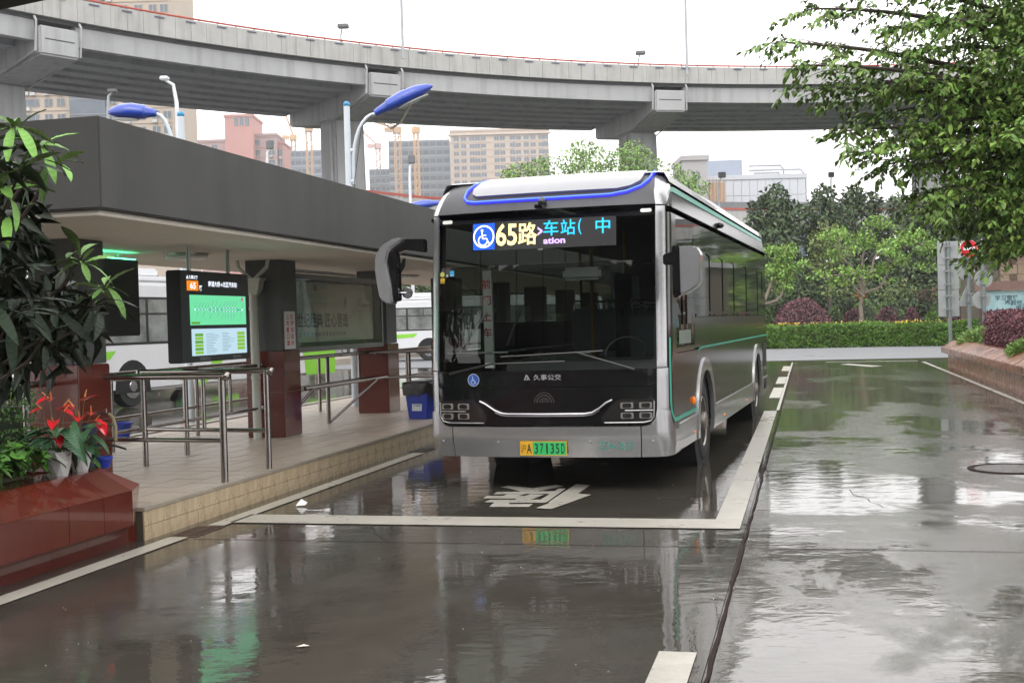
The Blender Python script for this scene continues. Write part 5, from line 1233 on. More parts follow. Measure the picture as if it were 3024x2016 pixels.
# ------------------------------------------------------------------ other buses
M_wb2 = mat('white_bus_paint', (.62, .63, .65), .25, .0, var=.03, coat=.5); M_lime = mat('lime_bus_paint', (.22, .55, .04), .3, var=.03); M_grn = mat('green_bus_paint', (.02, .30, .06), .3, var=.03)
M_bw = mat('bus_window', (.09, .095, .09), .1, .0, var=.3, scale=1.2, col2=(.26, .275, .26)); M_bfr = mat('window_rubber', (.012, .012, .014), .4)
def white_bus(label, loc, rz, L=11.6, number=None, lime_front=True):
    t = thing('white_green_bus', label, 'bus', loc, rz, None)
    MB().box(-2.5, 0, 0, L, .35, 2.86).build('body', M_wb2, t, bevel=.07)
    MB().box(-2.35, -.12, .3, L-.3, 2.85, 3.02).build('roof', M_wb2, t, bevel=.06); MB().box(-2.1, -.4, 1.0, 4.2, 3.0, 3.22).build('roof_unit', M_wb2, t, bevel=.05)
    MB().box(-.01, .004, .25, L-.25, 1.42, 2.52).build('window_band', M_bfr, t)
    xs = [.4, 1.6, 3.2, 4.8, 6.4, 8.0, 9.6, L-.35]
    for i, (a, b) in enumerate(zip(xs, xs[1:])):
        w_ = MB().box(.004, .010, a+.05, b-.05, 1.48, 2.10).build('window', M_bw, t)
        MB().box(.004, .010, a+.05, (a+b)/2-.02, 2.15, 2.46).box(.004, .010, (a+b)/2+.02, b-.05, 2.15, 2.46).build('vent_pane', M_bw, w_)
    for y in (2.65, L-3.2):
        pts = [(y+.6*cos(k*pi/12), .48+.6*sin(k*pi/12)) for k in range(13)]
        MB().prism([(y+.62, .33)]+pts+[(y-.62, .33)], lambda a, b: Vector((.006, a, b)), lambda a, b: Vector((-.3, a, b))).build('wheel_arch', M_under, t)
        w_ = MB().lathe([(.27, 0), (.31, .01), (.45, .01), (.478, .05), (.478, .24)], 26, (-.04+.03, y, .478), 'x', M=Matrix.Scale(-1, 4, (1, 0, 0))).build('wheel', M_rub, t)
        MB().lathe([(.28, -.01), (.25, .03), (.16, .05), (.12, -.03), (0, -.03)], 24, (-.01, y, .478), 'x', M=Matrix.Scale(-1, 4, (1, 0, 0))).build('rim', M_chrome, w_)
    sw = [(3.9, .36, 1.25), (5.0, .36, 1.3)]
    S_ = lambda a, b: Vector((.008, a, b)); S2_ = lambda a, b: Vector((.002, a, b))
    MB().prism([(5.0, .36), (5.3, .36), (5.9, .7), (6.3, 1.15), (6.6, 1.40), (6.15, 1.40), (5.7, .95)], S2_, S_).build('lime_swoosh', M_lime, t)
    MB().prism([(7.9, .36), (8.5, .36), (8.35, .8), (8.5, 1.40), (7.95, 1.40), (7.8, .85)], S2_, S_).build('green_swoosh', M_grn, t)
    MB().prism([(L-1.7, .36), (L-.06, .36), (L-.06, 1.40), (L-2.2, 1.40), (L-1.8, .95)], S2_, S_).build('lime_end_panel', M_lime, t)
    MB().prism([(.08, 1.02), (1.9, 1.12), (2.1, 1.30), (.08, 1.24)], S2_, S_).build('lime_stripe', M_lime, t)
    for y in (.9, 4.4, 6.0): MB().box(.006, .016, y-.09, y+.09, .55, .64).build('side_reflector', mat('orange_reflector', (.6, .06, .01), .3), t)
    # near end face
    MB().box(-2.35, -.15, -.012, .0, 1.35, 2.75).build('end_window', mat('end_window_glass', (.02, .022, .024), .08), t)
    MB().box(-2.45, -.05, -.03, .0, .36, .78).build('end_bumper', mat('silver_bumper', (.45, .46, .47), .3, .3), t, bevel=.02)
    for x in (-2.3, -.32): MB().box(x, x+.17, -.02, .0, .85, 1.15).build('tail_lamp', mat('tail_red', (.4, .02, .01), .3), t)
    if number: text_fit(number, .62, .14, 0, lambda x, z: Vector((x, -.033, z)), -.62, .58).build('fleet_number', M_ink, t)
    return t
by_ = 23.0
wp = Lp(-15.0, 25.0)-Vector((sin(.383), cos(.383), 0))*2.65
wbus = white_bus('white and lime bus parked beyond the platform behind the route display', (wp.x, wp.y, 0), -.383, 11.8)
q = Lp(-18.6, 24.6); t = white_bus('lime and white bus with a silver bumper numbered S2G at far left', (q.x, q.y, 0), -.30, 11.6, 'S2G-14'); MB().box(-2.52, -1.35, -.04, .03, .3, 1.9).build('lime_corner', M_lime, t, bevel=.04)
q = at(860, 800, 57); white_bus('distant white and lime bus seen between the mirror and the third column', (q.x, 57, 0), -1.25, 11.6)
# second platform and shelter beyond the buses
t = thing('bus_platform', 'far boarding platform with pale kerb beyond the white bus', 'platform', Lp(-20.5, 30), -LY)
MB().box(-3.8, 0, 0, 40, 0, .26).build('platform_slab', M_stone, t)
for k in range(9): 
    MB().tube([(-.4, 2+k*2.2, .26), (-.4, 2+k*2.2, 1.2)], .03, 8).build('rail_post', M_st, t)
MB().tube([(-.4, 1, 1.2), (-.4, 21, 1.2)], .03, 8).build('rail', M_st, t)
sh2 = shelter('bus_shelter', 'distant second bus shelter roof behind the white bus', -21.2, 24, 26, [2+4.05*k for k in range(6)], top=3.25)
# ------------------------------------------------------------------ planting right of the road
def blobtree(name, label, cat, base, trunk_h, blobs, m, dens, size, trunk_r=.12, group=None, limbs=True, mtr=None):
    t = thing(name, label, cat, base, 0, group)
    mtr = mtr or M_bark
    mb = MB(); mb.tube([(0, 0, -.1), (.05*trunk_h*.3, 0, trunk_h*.5), (0, .03, trunk_h)], [trunk_r*1.3, trunk_r, trunk_r*.7], 8)
    if limbs:
        for c, r in blobs: mb.tube([(0, 0, trunk_h*.7), (c[0]*.5, c[1]*.5, (trunk_h*.75+c[2])*.5), tuple(c)], [trunk_r*.6, trunk_r*.35, trunk_r*.12], 6, caps=False)
    mb.build('trunk', mtr, t, smooth=True)
    link('crown', crown_mesh('crown', blobs, dens, size, m), t)
    return t
M_bark = mat('bark', (.055, .045, .035), .8, var=.3, scale=6, bump=.6, bscale=15)
M_barkp = mat('pale_bark', (.19, .155, .12), .8, var=.35, scale=3, bump=.4, bscale=10)
def fol(name, c, isl=.35, rough=.45): return mat(name, c, rough, var=.18, scale=.7, island=isl, spec=.35)
F_ev = fol('evergreen_leaves', (.062, .098, .038)); F_ev2 = fol('evergreen_leaves_mid', (.075, .11, .045)); F_olive = fol('olive_leaves', (.13, .17, .045))
F_lime = fol('lime_leaves', (.20, .34, .06)); F_wil = fol('spring_leaves', (.23, .36, .10)); F_pur = fol('purple_leaves', (.17, .070, .088), .5); F_ball = fol('boxball_leaves', (.10, .18, .04), .3)
F_hedge = fol('hedge_leaves', (.095, .19, .022), .4); F_mar = fol('maple_leaves', (.075, .022, .022), .4); F_org = fol('orange_leaves', (.40, .14, .02), .3)
def P3(u, v, Y): return at(u, v, Y)
def blob_at(u, v, ru, rv, Y, dy=0, base=None):
    c = at(u, v, Y+dy); k = Y/2800.
    return (c.x-(base[0] if base else 0), c.y-(base[1] if base else 0), c.z), (ru*k, ru*k*.9, rv*k)
def tree_px(name, label, u, Y, blist, m, dens, size, cat='tree', group=None, th=None, tr=.14, mtr=None, limbs=True):
    b = at(u, 740, Y); base = (b.x, Y, 0)
    bl = [blob_at(x, y, rx, ry, Y, dy, base) for x, y, rx, ry, dy in blist]
    return blobtree(name, label, cat, base, th or max(1.5, min(c[2] for c, r in bl)), bl, m, dens, size, tr, group, limbs, mtr)
GE = 'evergreen trees behind the flower beds'
tree_px('evergreen_tree', 'tall dark evergreen rising just right of the bus roof', 1782, 86, [(1782, 455, 30, 28, 0), (1765, 495, 50, 40, 0), (1810, 500, 42, 40, 1), (1775, 560, 62, 60, 0), (1740, 560, 40, 50, 1), (1800, 640, 60, 70, 0), (1745, 660, 40, 60, 0)], F_ev, 30, .36, group=GE)
tree_px('evergreen_tree', 'dark evergreen with a pointed crown under the right distant street lamp', 1893, 88, [(1895, 450, 26, 24, 0), (1885, 490, 40, 32, 0), (1915, 500, 30, 28, 0), (1880, 545, 45, 40, 1), (1910, 600, 55, 60, 0), (1880, 660, 55, 55, 0)], F_ev, 30, .36, group=GE)
tree_px('evergreen_tree', 'grey green evergreen with two crown tips behind the lime tree', 1975, 92, [(1960, 452, 24, 22, 0), (1995, 468, 32, 26, 0), (1950, 480, 26, 26, 0), (1975, 530, 55, 50, 0), (2010, 600, 50, 60, 0), (1960, 640, 60, 60, 0)], F_ev2, 30, .36, group=GE)
tree_px('evergreen_tree', 'broad evergreen left of the stacked sign boards', 2075, 90, [(2070, 475, 34, 28, 0), (2100, 500, 40, 34, 0), (2060, 535, 50, 40, 0), (2110, 570, 50, 60, 0), (2080, 640, 60, 60, 0), (2140, 650, 50, 50, 0)], F_ev2, 30, .36, group=GE)
tree_px('evergreen_tree', 'dark evergreen behind the round traffic signs', 2190, 88, [(2180, 520, 60, 50, 0), (2230, 560, 60, 60, 0), (2190, 630, 60, 70, 0), (2260, 640, 60, 60, 0)], F_ev, 26, .36, group=GE)
tree_px('evergreen_tree', 'dark evergreen behind the brick gatehouse at the right edge', 2330, 92, [(2310, 560, 70, 60, 0), (2380, 600, 70, 80, 0), (2300, 660, 60, 60, 0)], F_ev, 22, .38, group=GE)
tree_px('understorey_shrub', 'dark understorey shrubs under the evergreens beside the bus', 1830, 82, [(1770, 690, 40, 40, 0), (1840, 690, 50, 40, 0), (1910, 690, 50, 40, 0)], F_ev, 34, .3, cat='shrub', th=.8)
tree_px('understorey_shrub', 'dark understorey shrubs under the evergreens behind the sign boards', 2060, 82, [(1990, 690, 60, 40, 0), (2080, 690, 60, 40, 0), (2160, 695, 60, 40, 0), (2240, 700, 60, 40, 0)], F_ev, 34, .3, cat='shrub', th=.8)
tree_px('olive_tree', 'yellow green bushy tree between the dark evergreens', 1905, 80, [(1905, 535, 36, 28, 0), (1880, 560, 30, 24, 0), (1925, 575, 36, 28, 0), (1900, 600, 40, 26, 0), (1870, 610, 24, 20, 0)], F_olive, 12, .30)
for lb, u, bl in (('yellow green shrub left of the lime tree trunk', 1925, [(1900, 668, 22, 14, 0), (1930, 660, 24, 15, 0), (1945, 676, 20, 14, 0)]), ('yellow green shrub right of the lime tree trunk', 2050, [(2030, 665, 28, 15, 0), (2062, 672, 24, 14, 0), (2085, 660, 22, 14, 0)]), ('yellow green shrub beside the bus rear corner', 1790, [(1785, 660, 18, 18, 0), (1800, 640, 14, 14, 0)]),
                  ('yellow green shrub behind the sign poles', 2180, [(2170, 670, 22, 16, 0), (2200, 660, 22, 14, 0)])):
    tree_px('shrub', lb, u, 77, bl, F_olive, 16, .22, cat='shrub', th=1.2, tr=.05)
tree_px('maple_shrub', 'dark red maple shrub behind the green balls', 2140, 78, [(2135, 676, 24, 16, 0), (2160, 670, 22, 14, 0), (2115, 680, 14, 12, 0)], F_mar, 18, .2, cat='maple', th=1.2, tr=.06)
tree_px('orange_shrub', 'small orange leaved shrub behind the lime tree trunk', 1982, 76, [(1980, 676, 12, 8, 0), (1972, 684, 8, 5, 0)], F_org, 30, .15, cat='shrub', th=1., tr=.04)
# clipped balls
balls = [(1841, 71, 683, 70, F_pur, 'largest clipped purple dome shrub beside the bus'), (1959, 30, 707, 71, F_pur, 'clipped purple dome just left of the lime tree trunk'), (2036, 30, 702, 70.5, F_pur, 'clipped purple dome right of the lime tree trunk'),
         (2093, 18.5, 702, 71.5, F_pur, 'small clipped purple dome left of the pale green ball'), (2202, 34, 698, 72, F_pur, 'clipped purple dome behind the two sign poles'),
         (1917, 20, 700, 73, F_ball, 'clipped green dome between the largest purple dome and its neighbour'), (1985, 42, 687, 75.5, F_ball, 'wide clipped green dome directly behind the lime tree trunk'), (2042, 40, 685, 76, F_ball, 'wide clipped green dome behind the middle purple domes'),
         (2141, 20, 712, 68.5, F_hedge, 'small bright green clipped ball nearest the sign boards'), (2151, 27, 699, 73.5, F_ball, 'clipped green dome behind the small bright green ball'), (1762, 14, 705, 73, F_hedge, 'clipped bright green dome half hidden by the bus rear'), (2236, 24, 690, 77, F_ball, 'clipped green dome behind the traffic sign poles')]
for u, hw, vt, Y, m, lb in balls:
    b = at(u, vt, Y); r = hw*Y/2800; h = b.z-.1
    t = thing('clipped_dome_shrub', lb, 'shrub', (b.x, Y, 0), 0, 'clipped dome shrubs in the flower bed')
    n = int(2200*max(.35, r*r/2.2)); d = rand_dirs(n, .25); d[:, 2] = np.abs(d[:, 2]); rad = 1-np.abs(rng.normal(size=(n, 1)))*.025+.02*np.sin(d[:, :1]*9)
    V, F = leaf_geo(d*np.array([r, r, h])*rad, unit(d+rng.normal(size=(n, 3))*.8), unit(d+rng.normal(size=(n, 3))*.4), rng.uniform(.10, .18, n), .09)
    link('foliage', np_mesh('foliage', V, F, m), t)
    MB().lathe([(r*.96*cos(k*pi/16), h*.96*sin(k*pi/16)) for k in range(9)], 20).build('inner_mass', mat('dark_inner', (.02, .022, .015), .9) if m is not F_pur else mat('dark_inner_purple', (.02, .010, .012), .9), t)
# long clipped hedge along the road
def hedge(name, label, p0, p1, w, h, m, n, leaf, z0=0., cat='hedge', inner=(.02, .03, .01), rag=.06):
    a = Vector(p0); b = Vector(p1); L = (b-a).length; ang = math.atan2(b.y-a.y, b.x-a.x)
    t = thing(name, label, cat, (a.x, a.y, z0), ang)
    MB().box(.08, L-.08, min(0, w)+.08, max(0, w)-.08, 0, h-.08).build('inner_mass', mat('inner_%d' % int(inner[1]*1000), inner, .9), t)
    u = rng.random((n, 3)); f = rng.random(n)
    A = np.array([L*h, L*abs(w), abs(w)*h*2]); A = A/A.sum(); P = np.zeros((n, 3)); N_ = np.zeros((n, 3))
    k = f < A[0]; P[k] = np.c_[u[k, 0]*L, 0*u[k, 0], u[k, 1]*h]; N_[k] = (0, -1 if w > 0 else 1, .3)
    k = (f >= A[0]) & (f < A[0]+A[1]); P[k] = np.c_[u[k, 0]*L, u[k, 1]*w, 0*u[k, 0]+h]; N_[k] = (0, 0, 1)
    k = f >= A[0]+A[1]; sd = (u[k, 2] > .5)*1.; P[k] = np.c_[sd*L, u[k, 0]*w, u[k, 1]*h]; N_[k] = np.c_[sd*2-1, 0*sd, 0*sd]
    wob = .05*np.sin(P[:, :1]*.9)+.03*np.sin(P[:, :1]*2.3+1); P += rng.normal(size=(n, 3))*rag*.6; P[:, 2:] += wob*(P[:, 2:] > h*.6)
    P[:, 2] = np.maximum(P[:, 2], .03)
    V, F = leaf_geo(P, unit(N_+rng.normal(size=(n, 3))*.8), unit(N_+rng.normal(size=(n, 3))*.5), leaf*rng.uniform(.7, 1.3, n), leaf*.6)
    link('foliage', np_mesh('foliage', V, F, m), t)
    return t
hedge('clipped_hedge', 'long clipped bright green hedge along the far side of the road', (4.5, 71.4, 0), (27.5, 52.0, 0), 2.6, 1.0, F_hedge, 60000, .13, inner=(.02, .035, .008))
struct(MB().add([Vector(p) for p in ((2, 75, .05), (60, 30, .05), (200, 120, .05), (60, 190, .05))], [(0, 1, 2, 3)]), 'flower_bed_soil', mat('bed_soil', (.05, .06, .025), .9))
n = 900; a = np.array([4.5, 71.4]); b = np.array([27.5, 52.0]); s = rng.random(n); dd = unit(b-a); nn = np.array([-dd[1], dd[0]])
P = np.c_[a+(b-a)*s[:, None]+nn*(2.9+rng.random((n, 1))*.5), 1.0+rng.random(n)*.2]; V, F = leaf_geo(P, rand_dirs(n, .6), rand_dirs(n, 1), .12, .1)
o = link('yellow_flowers', np_mesh('yellow_flowers', V, F, mat('yellow_petals', (.62, .48, .04), .6, var=.2)), None); o['kind'] = 'stuff'
# far green belt so the horizon never shows bare
o = link('far_greenery', crown_mesh('far_greenery', [((x, 118+rng.uniform(-6, 6), 2.6), (9, 5, 4.2)) for x in range(-70, 100, 7)]+[((x, 100, 2.2), (6, 3, 4.0)) for x in range(14, 80, 5)], 9.0, .55, F_ev), None); o['kind'] = 'stuff'
# ------------------------------------------------------------------ lime tree with twisting pale limbs
def limb_tree(name, label, u, Y, base_v, limbs, m, leaf, per, mtr, tr, cr=.5, cat='tree', z0=0.):
    b = at(u, base_v, Y); t = thing(name, label, cat, (b.x, Y, z0), 0); mb = MB(); C = []
    r_ = random.Random(9)
    for pts in limbs:
        q = [at(x, y, Y+dy)-Vector((b.x, Y, z0)) for x, y, dy in pts]; q[0].z = q[0].z if len(pts) and pts[0][1] < base_v-6 else 0
        sm = [q[0]]
        for i in range(len(q)-1):
            for k in range(1, 5):
                s = k/4; w_ = q[i].lerp(q[i+1], s)+Vector([r_.uniform(-1, 1) for _ in range(3)])*.05*(k < 4)
                sm.append(w_)
        rs = [tr*(1-.8*i/len(sm))*(1 if pts is limbs[0] else .5) for i in range(len(sm))]
        mb.tube(sm, rs, 7); C += sm[int(len(sm)*.45):] if pts is not limbs[0] else []
    mb.build('trunk', mtr, t, smooth=True)
    bl = []
    for c in C:
        for _ in range(per):
            o = Vector((r_.gauss(0, cr), r_.gauss(0, cr), r_.gauss(0, cr*.45))); s = r_.uniform(.25, .55); bl.append((tuple(c+o), (s*1.3, s, s*.6)))
    link('crown', crown_mesh('crown', bl, 26, leaf, m, inner=.5), t)
    return t
limb_tree('lime_tree', 'lime green tree with pale twisting limbs behind the hedge', 1976, 69.5, 742,
    [[(1976, 742, 0), (1976, 700, 0), (1984, 672, 0)], [(1982, 680, 0), (1955, 650, 0), (1935, 630, 0), (1912, 632, 0), (1885, 640, 0)], [(1984, 675, 0), (1955, 610, .5), (1930, 590, .5), (1925, 545, .5), (1900, 540, .5)],
     [(1984, 672, 0), (1998, 630, -.5), (2010, 590, -.5), (2040, 560, -.5), (2075, 545, -.5), (2110, 548, -.5)], [(1986, 672, 0), (2020, 660, 0), (2038, 630, 0), (2042, 600, 0), (2065, 580, 0)], [(1985, 665, 0), (1975, 620, 1), (1985, 580, 1), (1990, 550, 1), (2010, 520, 1), (2035, 505, 1)],
     [(2075, 548, -.5), (2110, 560, 0), (2140, 575, 0), (2150, 600, 0)]], F_lime, .20, 1, M_barkp, .17, .46)
limb_tree('lime_tree', 'lime leaved branch tree partly hidden behind the bus rear', 1752, 71, 742, [[(1752, 742, 0), (1752, 700, 0)], [(1752, 700, 0), (1785, 690, 0), (1798, 672, 0), (1800, 630, 0), (1795, 590, 0), (1812, 570, 0)], [(1752, 700, 0), (1775, 640, 0), (1790, 610, 0), (1820, 618, 0)]], F_lime, .2, 2, M_barkp, .2, .3)
limb_tree('lime_tree', 'lime leaved tree with a mottled pale trunk behind the sign poles', 2245, 66, 735, [[(2248, 735, 0), (2246, 690, 0), (2250, 660, 0)], [(2250, 668, 0), (2225, 655, 0), (2190, 640, 0)], [(2250, 665, 0), (2240, 620, 0), (2225, 580, 0), (2190, 560, 0)], [(2252, 660, 0), (2265, 620, 0), (2290, 600, 0), (2310, 560, 0)], [(2190, 690, 0), (2200, 680, 0), (2215, 690, 0)]], F_lime, .2, 1, M_barkp, .26, .45)
# pale spring trees behind the bus roof
for lb, u, bl in (('airy spring green tree above the left half of the bus roof', 1200, [(1195, 395, 36, 22, 0), (1235, 390, 34, 26, 0), (1255, 380, 24, 24, 0), (1170, 402, 24, 14, 0)]),
                  ('airy spring green tree with a rounded crown above the bus roof', 1350, [(1340, 345, 34, 26, 0), (1310, 372, 34, 30, 0), (1370, 370, 44, 32, 0), (1345, 400, 60, 30, 0)]),
                  ('airy spring green tree against the right pier of the elevated road', 1450, [(1450, 350, 40, 26, 0), (1430, 375, 40, 30, 0), (1490, 380, 36, 30, 0), (1460, 410, 50, 30, 0)]),
                  ('airy spring green tree at the right front corner of the bus roof', 1590, [(1545, 395, 24, 20, 0), (1580, 410, 30, 22, 0), (1605, 432, 26, 24, 0), (1570, 440, 44, 30, 0)])):
    tree_px('spring_tree', lb, u, 66, bl, F_wil, 42, .17, group='airy spring green trees behind the bus', tr=.12)
for lb, u, w_ in (('leafy green tree seen under the canopy between mirror and bus', 955, 50), ('green tree behind the far shelter left of the third column', 800, 60), ('green tree far left beyond the white buses', 300, 60)):
    tree_px('street_tree', lb, u, 80, [(u, 668, w_, 26, 0), (u-30, 690, w_*.7, 20, 0), (u+30, 655, w_*.7, 28, 0)], F_ev2, 14, .28)
# ------------------------------------------------------------------ signs
M_alu = mat('aluminium_back', (.36, .38, .38), .4, .35, var=.06); M_sp = mat('galvanised_pole', (.20, .235, .235), .45, .4, var=.06)
def sign_pole(name, label, u, vt, Y, z0=.0):
    b = at(u, 780, Y); t = thing(name, label, 'road sign', (b.x, Y, z0)); z = at(u, vt, Y).z
    MB().tube([(0, 0, 0), (0, 0, z-z0)], .055, 12).build('pole', M_sp, t, smooth=True); return t, b.x, z0
KY = 39.0; kx = KY/2800.
def clamps(t, zs, w=.16):
    mb = MB()
    for z in zs: mb.box(-w, w, -.075, -.02, z-.02, z+.02)
    for i, z in enumerate(zs): MB().box(-w, w, -.075, -.02, z-.02, z+.02).build('clamp', M_trim, t)
t, bx_, z0 = sign_pole('sign_board_post', 'grey post carrying three stacked square boards seen from behind', 2183, 556, KY, .6)
zz = [at(2189, v, KY).z-z0 for v in (553, 608, 665, 727)]
for a_, b_ in zip(zz, zz[1:]): MB().box(-.335, .335, .06, .085, b_+.008, a_-.008).build('board', M_alu, t, bevel=.004)
clamps(t, [zz[0]-.17, zz[0]-.55, zz[1]-.2, zz[1]-.62, zz[2]-.2, zz[2]-.62])
MB().box(-.09, -.03, .03, .06, zz[3], zz[0]-.1).build('mounting_bar', M_sp, t); 
def disc(t, name, cx, z, r, m, y=-.075, th=.02, n=32): return MB().lathe([(0, y), (r, y), (r, y+th), (0, y+th)], n, (cx, 0, z), 'y').build(name, m, t)
KY2 = 37.2
t, bx_, z0 = sign_pole('no_entry_post', 'post with a red no entry sign above round and triangular sign backs', 2228, 552, KY2, .6)
zc = at(2226, 571, KY2).z-z0; f_ = disc(t, 'no_entry_sign', 0, zc, .255, mat('sign_red', (.62, .012, .02), .35, var=.02)); MB().box(-.18, .18, -.082, -.0755, zc-.045, zc+.045).build('white_bar', mat('sign_white', (.75, .75, .75), .35, var=0), f_)
disc(t, 'sign_rim', 0, zc, .27, M_lampw, y=-.052, th=.01)
zc = at(2222, 625, KY2).z-z0; disc(t, 'round_sign_back', -.04, zc, .26, M_alu, y=.05); zt_ = at(2222, 660, KY2).z-z0; zb_ = at(2222, 703, KY2).z-z0
MB().prism([(-.35, zb_), (.27, zb_), (-.04, zt_+.06)], lambda a, b: Vector((a, .055, b)), lambda a, b: Vector((a, .075, b))).build('triangle_sign_back', M_alu, t)
clamps(t, [zc-.1, zc+.12, zb_+.12, zb_+.38], .12)
t, bx_, z0 = sign_pole('round_sign_post', 'post with two round boards seen from behind beside the blue billboard', 2262, 560, 36.5, .6)
for v in (640, 688): disc(t, 'round_sign_back', .02 if v < 650 else -.05, at(2262, v, 36.5).z-z0, .27, M_alu, y=.05)
clamps(t, [at(2262, v, 36.5).z-z0 for v in (628, 652, 680)], .12); MB().box(-.20, .0, .06, .12, at(2262, 602, 36.5).z-z0, at(2262, 578, 36.5).z-z0).build('control_box', M_alu, t)
# billboard
BYY = 44.; a = at(2262, 723, BYY); b = at(2420, 723, BYY); zt_ = at(2300, 668, BYY).z
t = thing('billboard', 'blue watercolour billboard with brush lettering under a brown tiled cap', 'billboard', (a.x, BYY, 0)); w = b.x-a.x
M_bb = mat('billboard_print', (.20, .42, .48), .5, var=.1, scale=1.2, col2=(.42, .58, .58))
MB().box(0, w, 0, .12, a.z-.15, zt_).build('panel', M_bb, t); MB().box(-.12, 0, -.08, .2, 0, zt_+.05).build('frame_post', mat('brown_frame', (.05, .035, .03), .4), t)
MB().box(-.15, w, -.12, .5, zt_+.04, zt_+.35).build('cap', mat('brown_tile', (.20, .12, .10), .6, var=.15, scale=8), t)
fb = lambda x, z: Vector((x, -.006, z)); mb = MB()
zl = [at(2300, v, BYY).z for v in (684, 696, 709)]
for s, x, z in (('学习雷锋', 1.0, zl[0]), ('奉献他人', 1.35, zl[1]), ('提升自己', 1.75, zl[2])): text_fit(s, .85, .2, .01, fb, x-.2, z, mb)
mb.build('lettering', mat('brush_ink', (.04, .09, .12), .6, var=0), t)
MB().add([fb(1.9+.45*cos(k*pi/8)*(1+.2*sin(3*k)), a.z+.85+.4*sin(k*pi/8)) for k in range(16)], [tuple(range(16))]).build('ink_wash', mat('wash_blue', (.10, .36, .48), .6, var=.2), t)
# gatehouse
g = at(2298, 660, 56); t = thing('brick_gatehouse', 'brown brick gatehouse wall at the right edge behind the billboard', 'building', (g.x, 56, 0)); M_bk = mat('brown_brick', (.24, .17, .12), .8, var=.12, scale=5)
zt_ = at(2320, 582, 56).z; MB().box(0, 9, .03, 5, 0, zt_-.02).build('core', M_grout, t); MB().box(-.3, 9.3, -.3, 5.3, zt_, zt_+.25).build('roof_slab', M_vc, t)
bkm = MB().box(.015, .785, 0, .06, .01, .44).mesh('brick', M_bk); z = .1; k = 0
while z < zt_-.45:
    for i in range(4): link('brick', bkm, t, (i*.8-(.0 if k % 2 else .4)+.0 if i or k % 2 else 0., 0, z))
    z += .45; k += 1
# ------------------------------------------------------------------ right planter
M_rg = mat('terracotta_granite', (.20, .055, .030), .28, var=.35, scale=2.5, rvar=.12, coat=.15, col2=(.27, .10, .05)); M_rgj = mat('dark_joint', (.02, .012, .01), .6, var=0)
M_earth = mat('planter_soil', (.05, .035, .022), .9, var=.3, bump=.5)
rp = thing('granite_planter', 'long red stone planter wall with sloping coping along the right of the lane', 'planter', Lp(3.95, 14), -LY)
RL = 23.5
for k in range(10): MB().box(0, .25, k*2.35+.006, k*2.35+2.344, 0, .45).build('stone_panel', M_rg, rp, bevel=.006)
for k in range(10): MB().prism([(-.15, .45), (-.15, .61), (.20, .80), (.42, .80), (.42, .45)], lambda a, b: Vector((a, k*2.35+.004+(.0), b)), lambda a, b: Vector((a, k*2.35+2.346+(.35 if k == 9 else 0), b))).build('coping_stone', M_rg, rp, bevel=.008)
MB().prism([(-.15, .45), (-.15, .61), (.20, .80), (.42, .80), (.42, .45)], lambda a, b: Vector((4.0, RL-.1+0*a, b)) if False else Vector((a*1.0, RL+.0, b)), lambda a, b: Vector((a, RL+.36, b))).build('end_coping', M_rg, rp)
MB().box(.4, 12, 0, RL-.3, .2, .70).build('soil_bed', M_earth, rp); MB().box(.25, 12, RL-.3, RL, 0, .45).build('end_wall', M_rg, rp)
def hx(u, v, Y): return at(u, v, Y)
q = Lp(4.7, 32.2); a = Lp(4.40, 17, .7); b = Lp(4.40, 33.0, .7)
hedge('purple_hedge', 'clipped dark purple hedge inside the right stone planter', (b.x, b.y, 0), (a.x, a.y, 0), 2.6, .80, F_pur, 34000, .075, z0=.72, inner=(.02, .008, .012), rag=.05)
for lb, e, d, r in (('low feathery green shrub at the end of the right planter', 4.75, 35.6, .75), ('tuft of feathery green leaves beside the purple hedge', 4.45, 26.5, .5)):
    P = Lp(e, d, .75); t = thing('low_shrub', lb, 'shrub', tuple(P)); n = 2600; dd = rand_dirs(n, .4); dd[:, 2] = np.abs(dd[:, 2])
    V, F = leaf_geo(dd*np.array([r, r, r*.55])*rng.uniform(.5, 1, (n, 1)), unit(dd+rng.normal(size=(n, 3))*.5), rand_dirs(n, 1), .13, .03); link('foliage', np_mesh('foliage', V, F, F_wil), t)
# ------------------------------------------------------------------ left planter
M_lg2 = mat('polished_red_granite', (.10, .015, .009), .20, var=.14, scale=9, rvar=.08, coat=1.0)
lp = thing('granite_planter', 'low polished red granite planter with sloped top at the near end of the platform', 'planter', Lp(-5.2, 0), -LY)
ys = [2.0, 3.6, 5.2, 6.6, 7.75, 8.2, 8.6]
for a, b in zip(ys, ys[1:]):
    MB().prism([(-.15, -.0), (-.15, .18), (-.6, .18), (-.6, 0)], lambda x, z: Vector((x, a+.002, z)), lambda x, z: Vector((x, b-.002, z))).build('base_panel', M_lg2, lp)
    MB().prism([(0, .18), (0, .45), (-.6, .45), (-.6, .18)], lambda x, z: Vector((x, a+.002, z)), lambda x, z: Vector((x, b-.002, z))).build('rim_panel', M_lg2, lp, bevel=.002)
    MB().prism([(0, .452), (-.30, .61), (-.62, .61), (-.62, .452)], lambda x, z: Vector((x, a+.002, z)), lambda x, z: Vector((x, b-.002, z))).build('slope_panel', M_lg2, lp, bevel=.002)
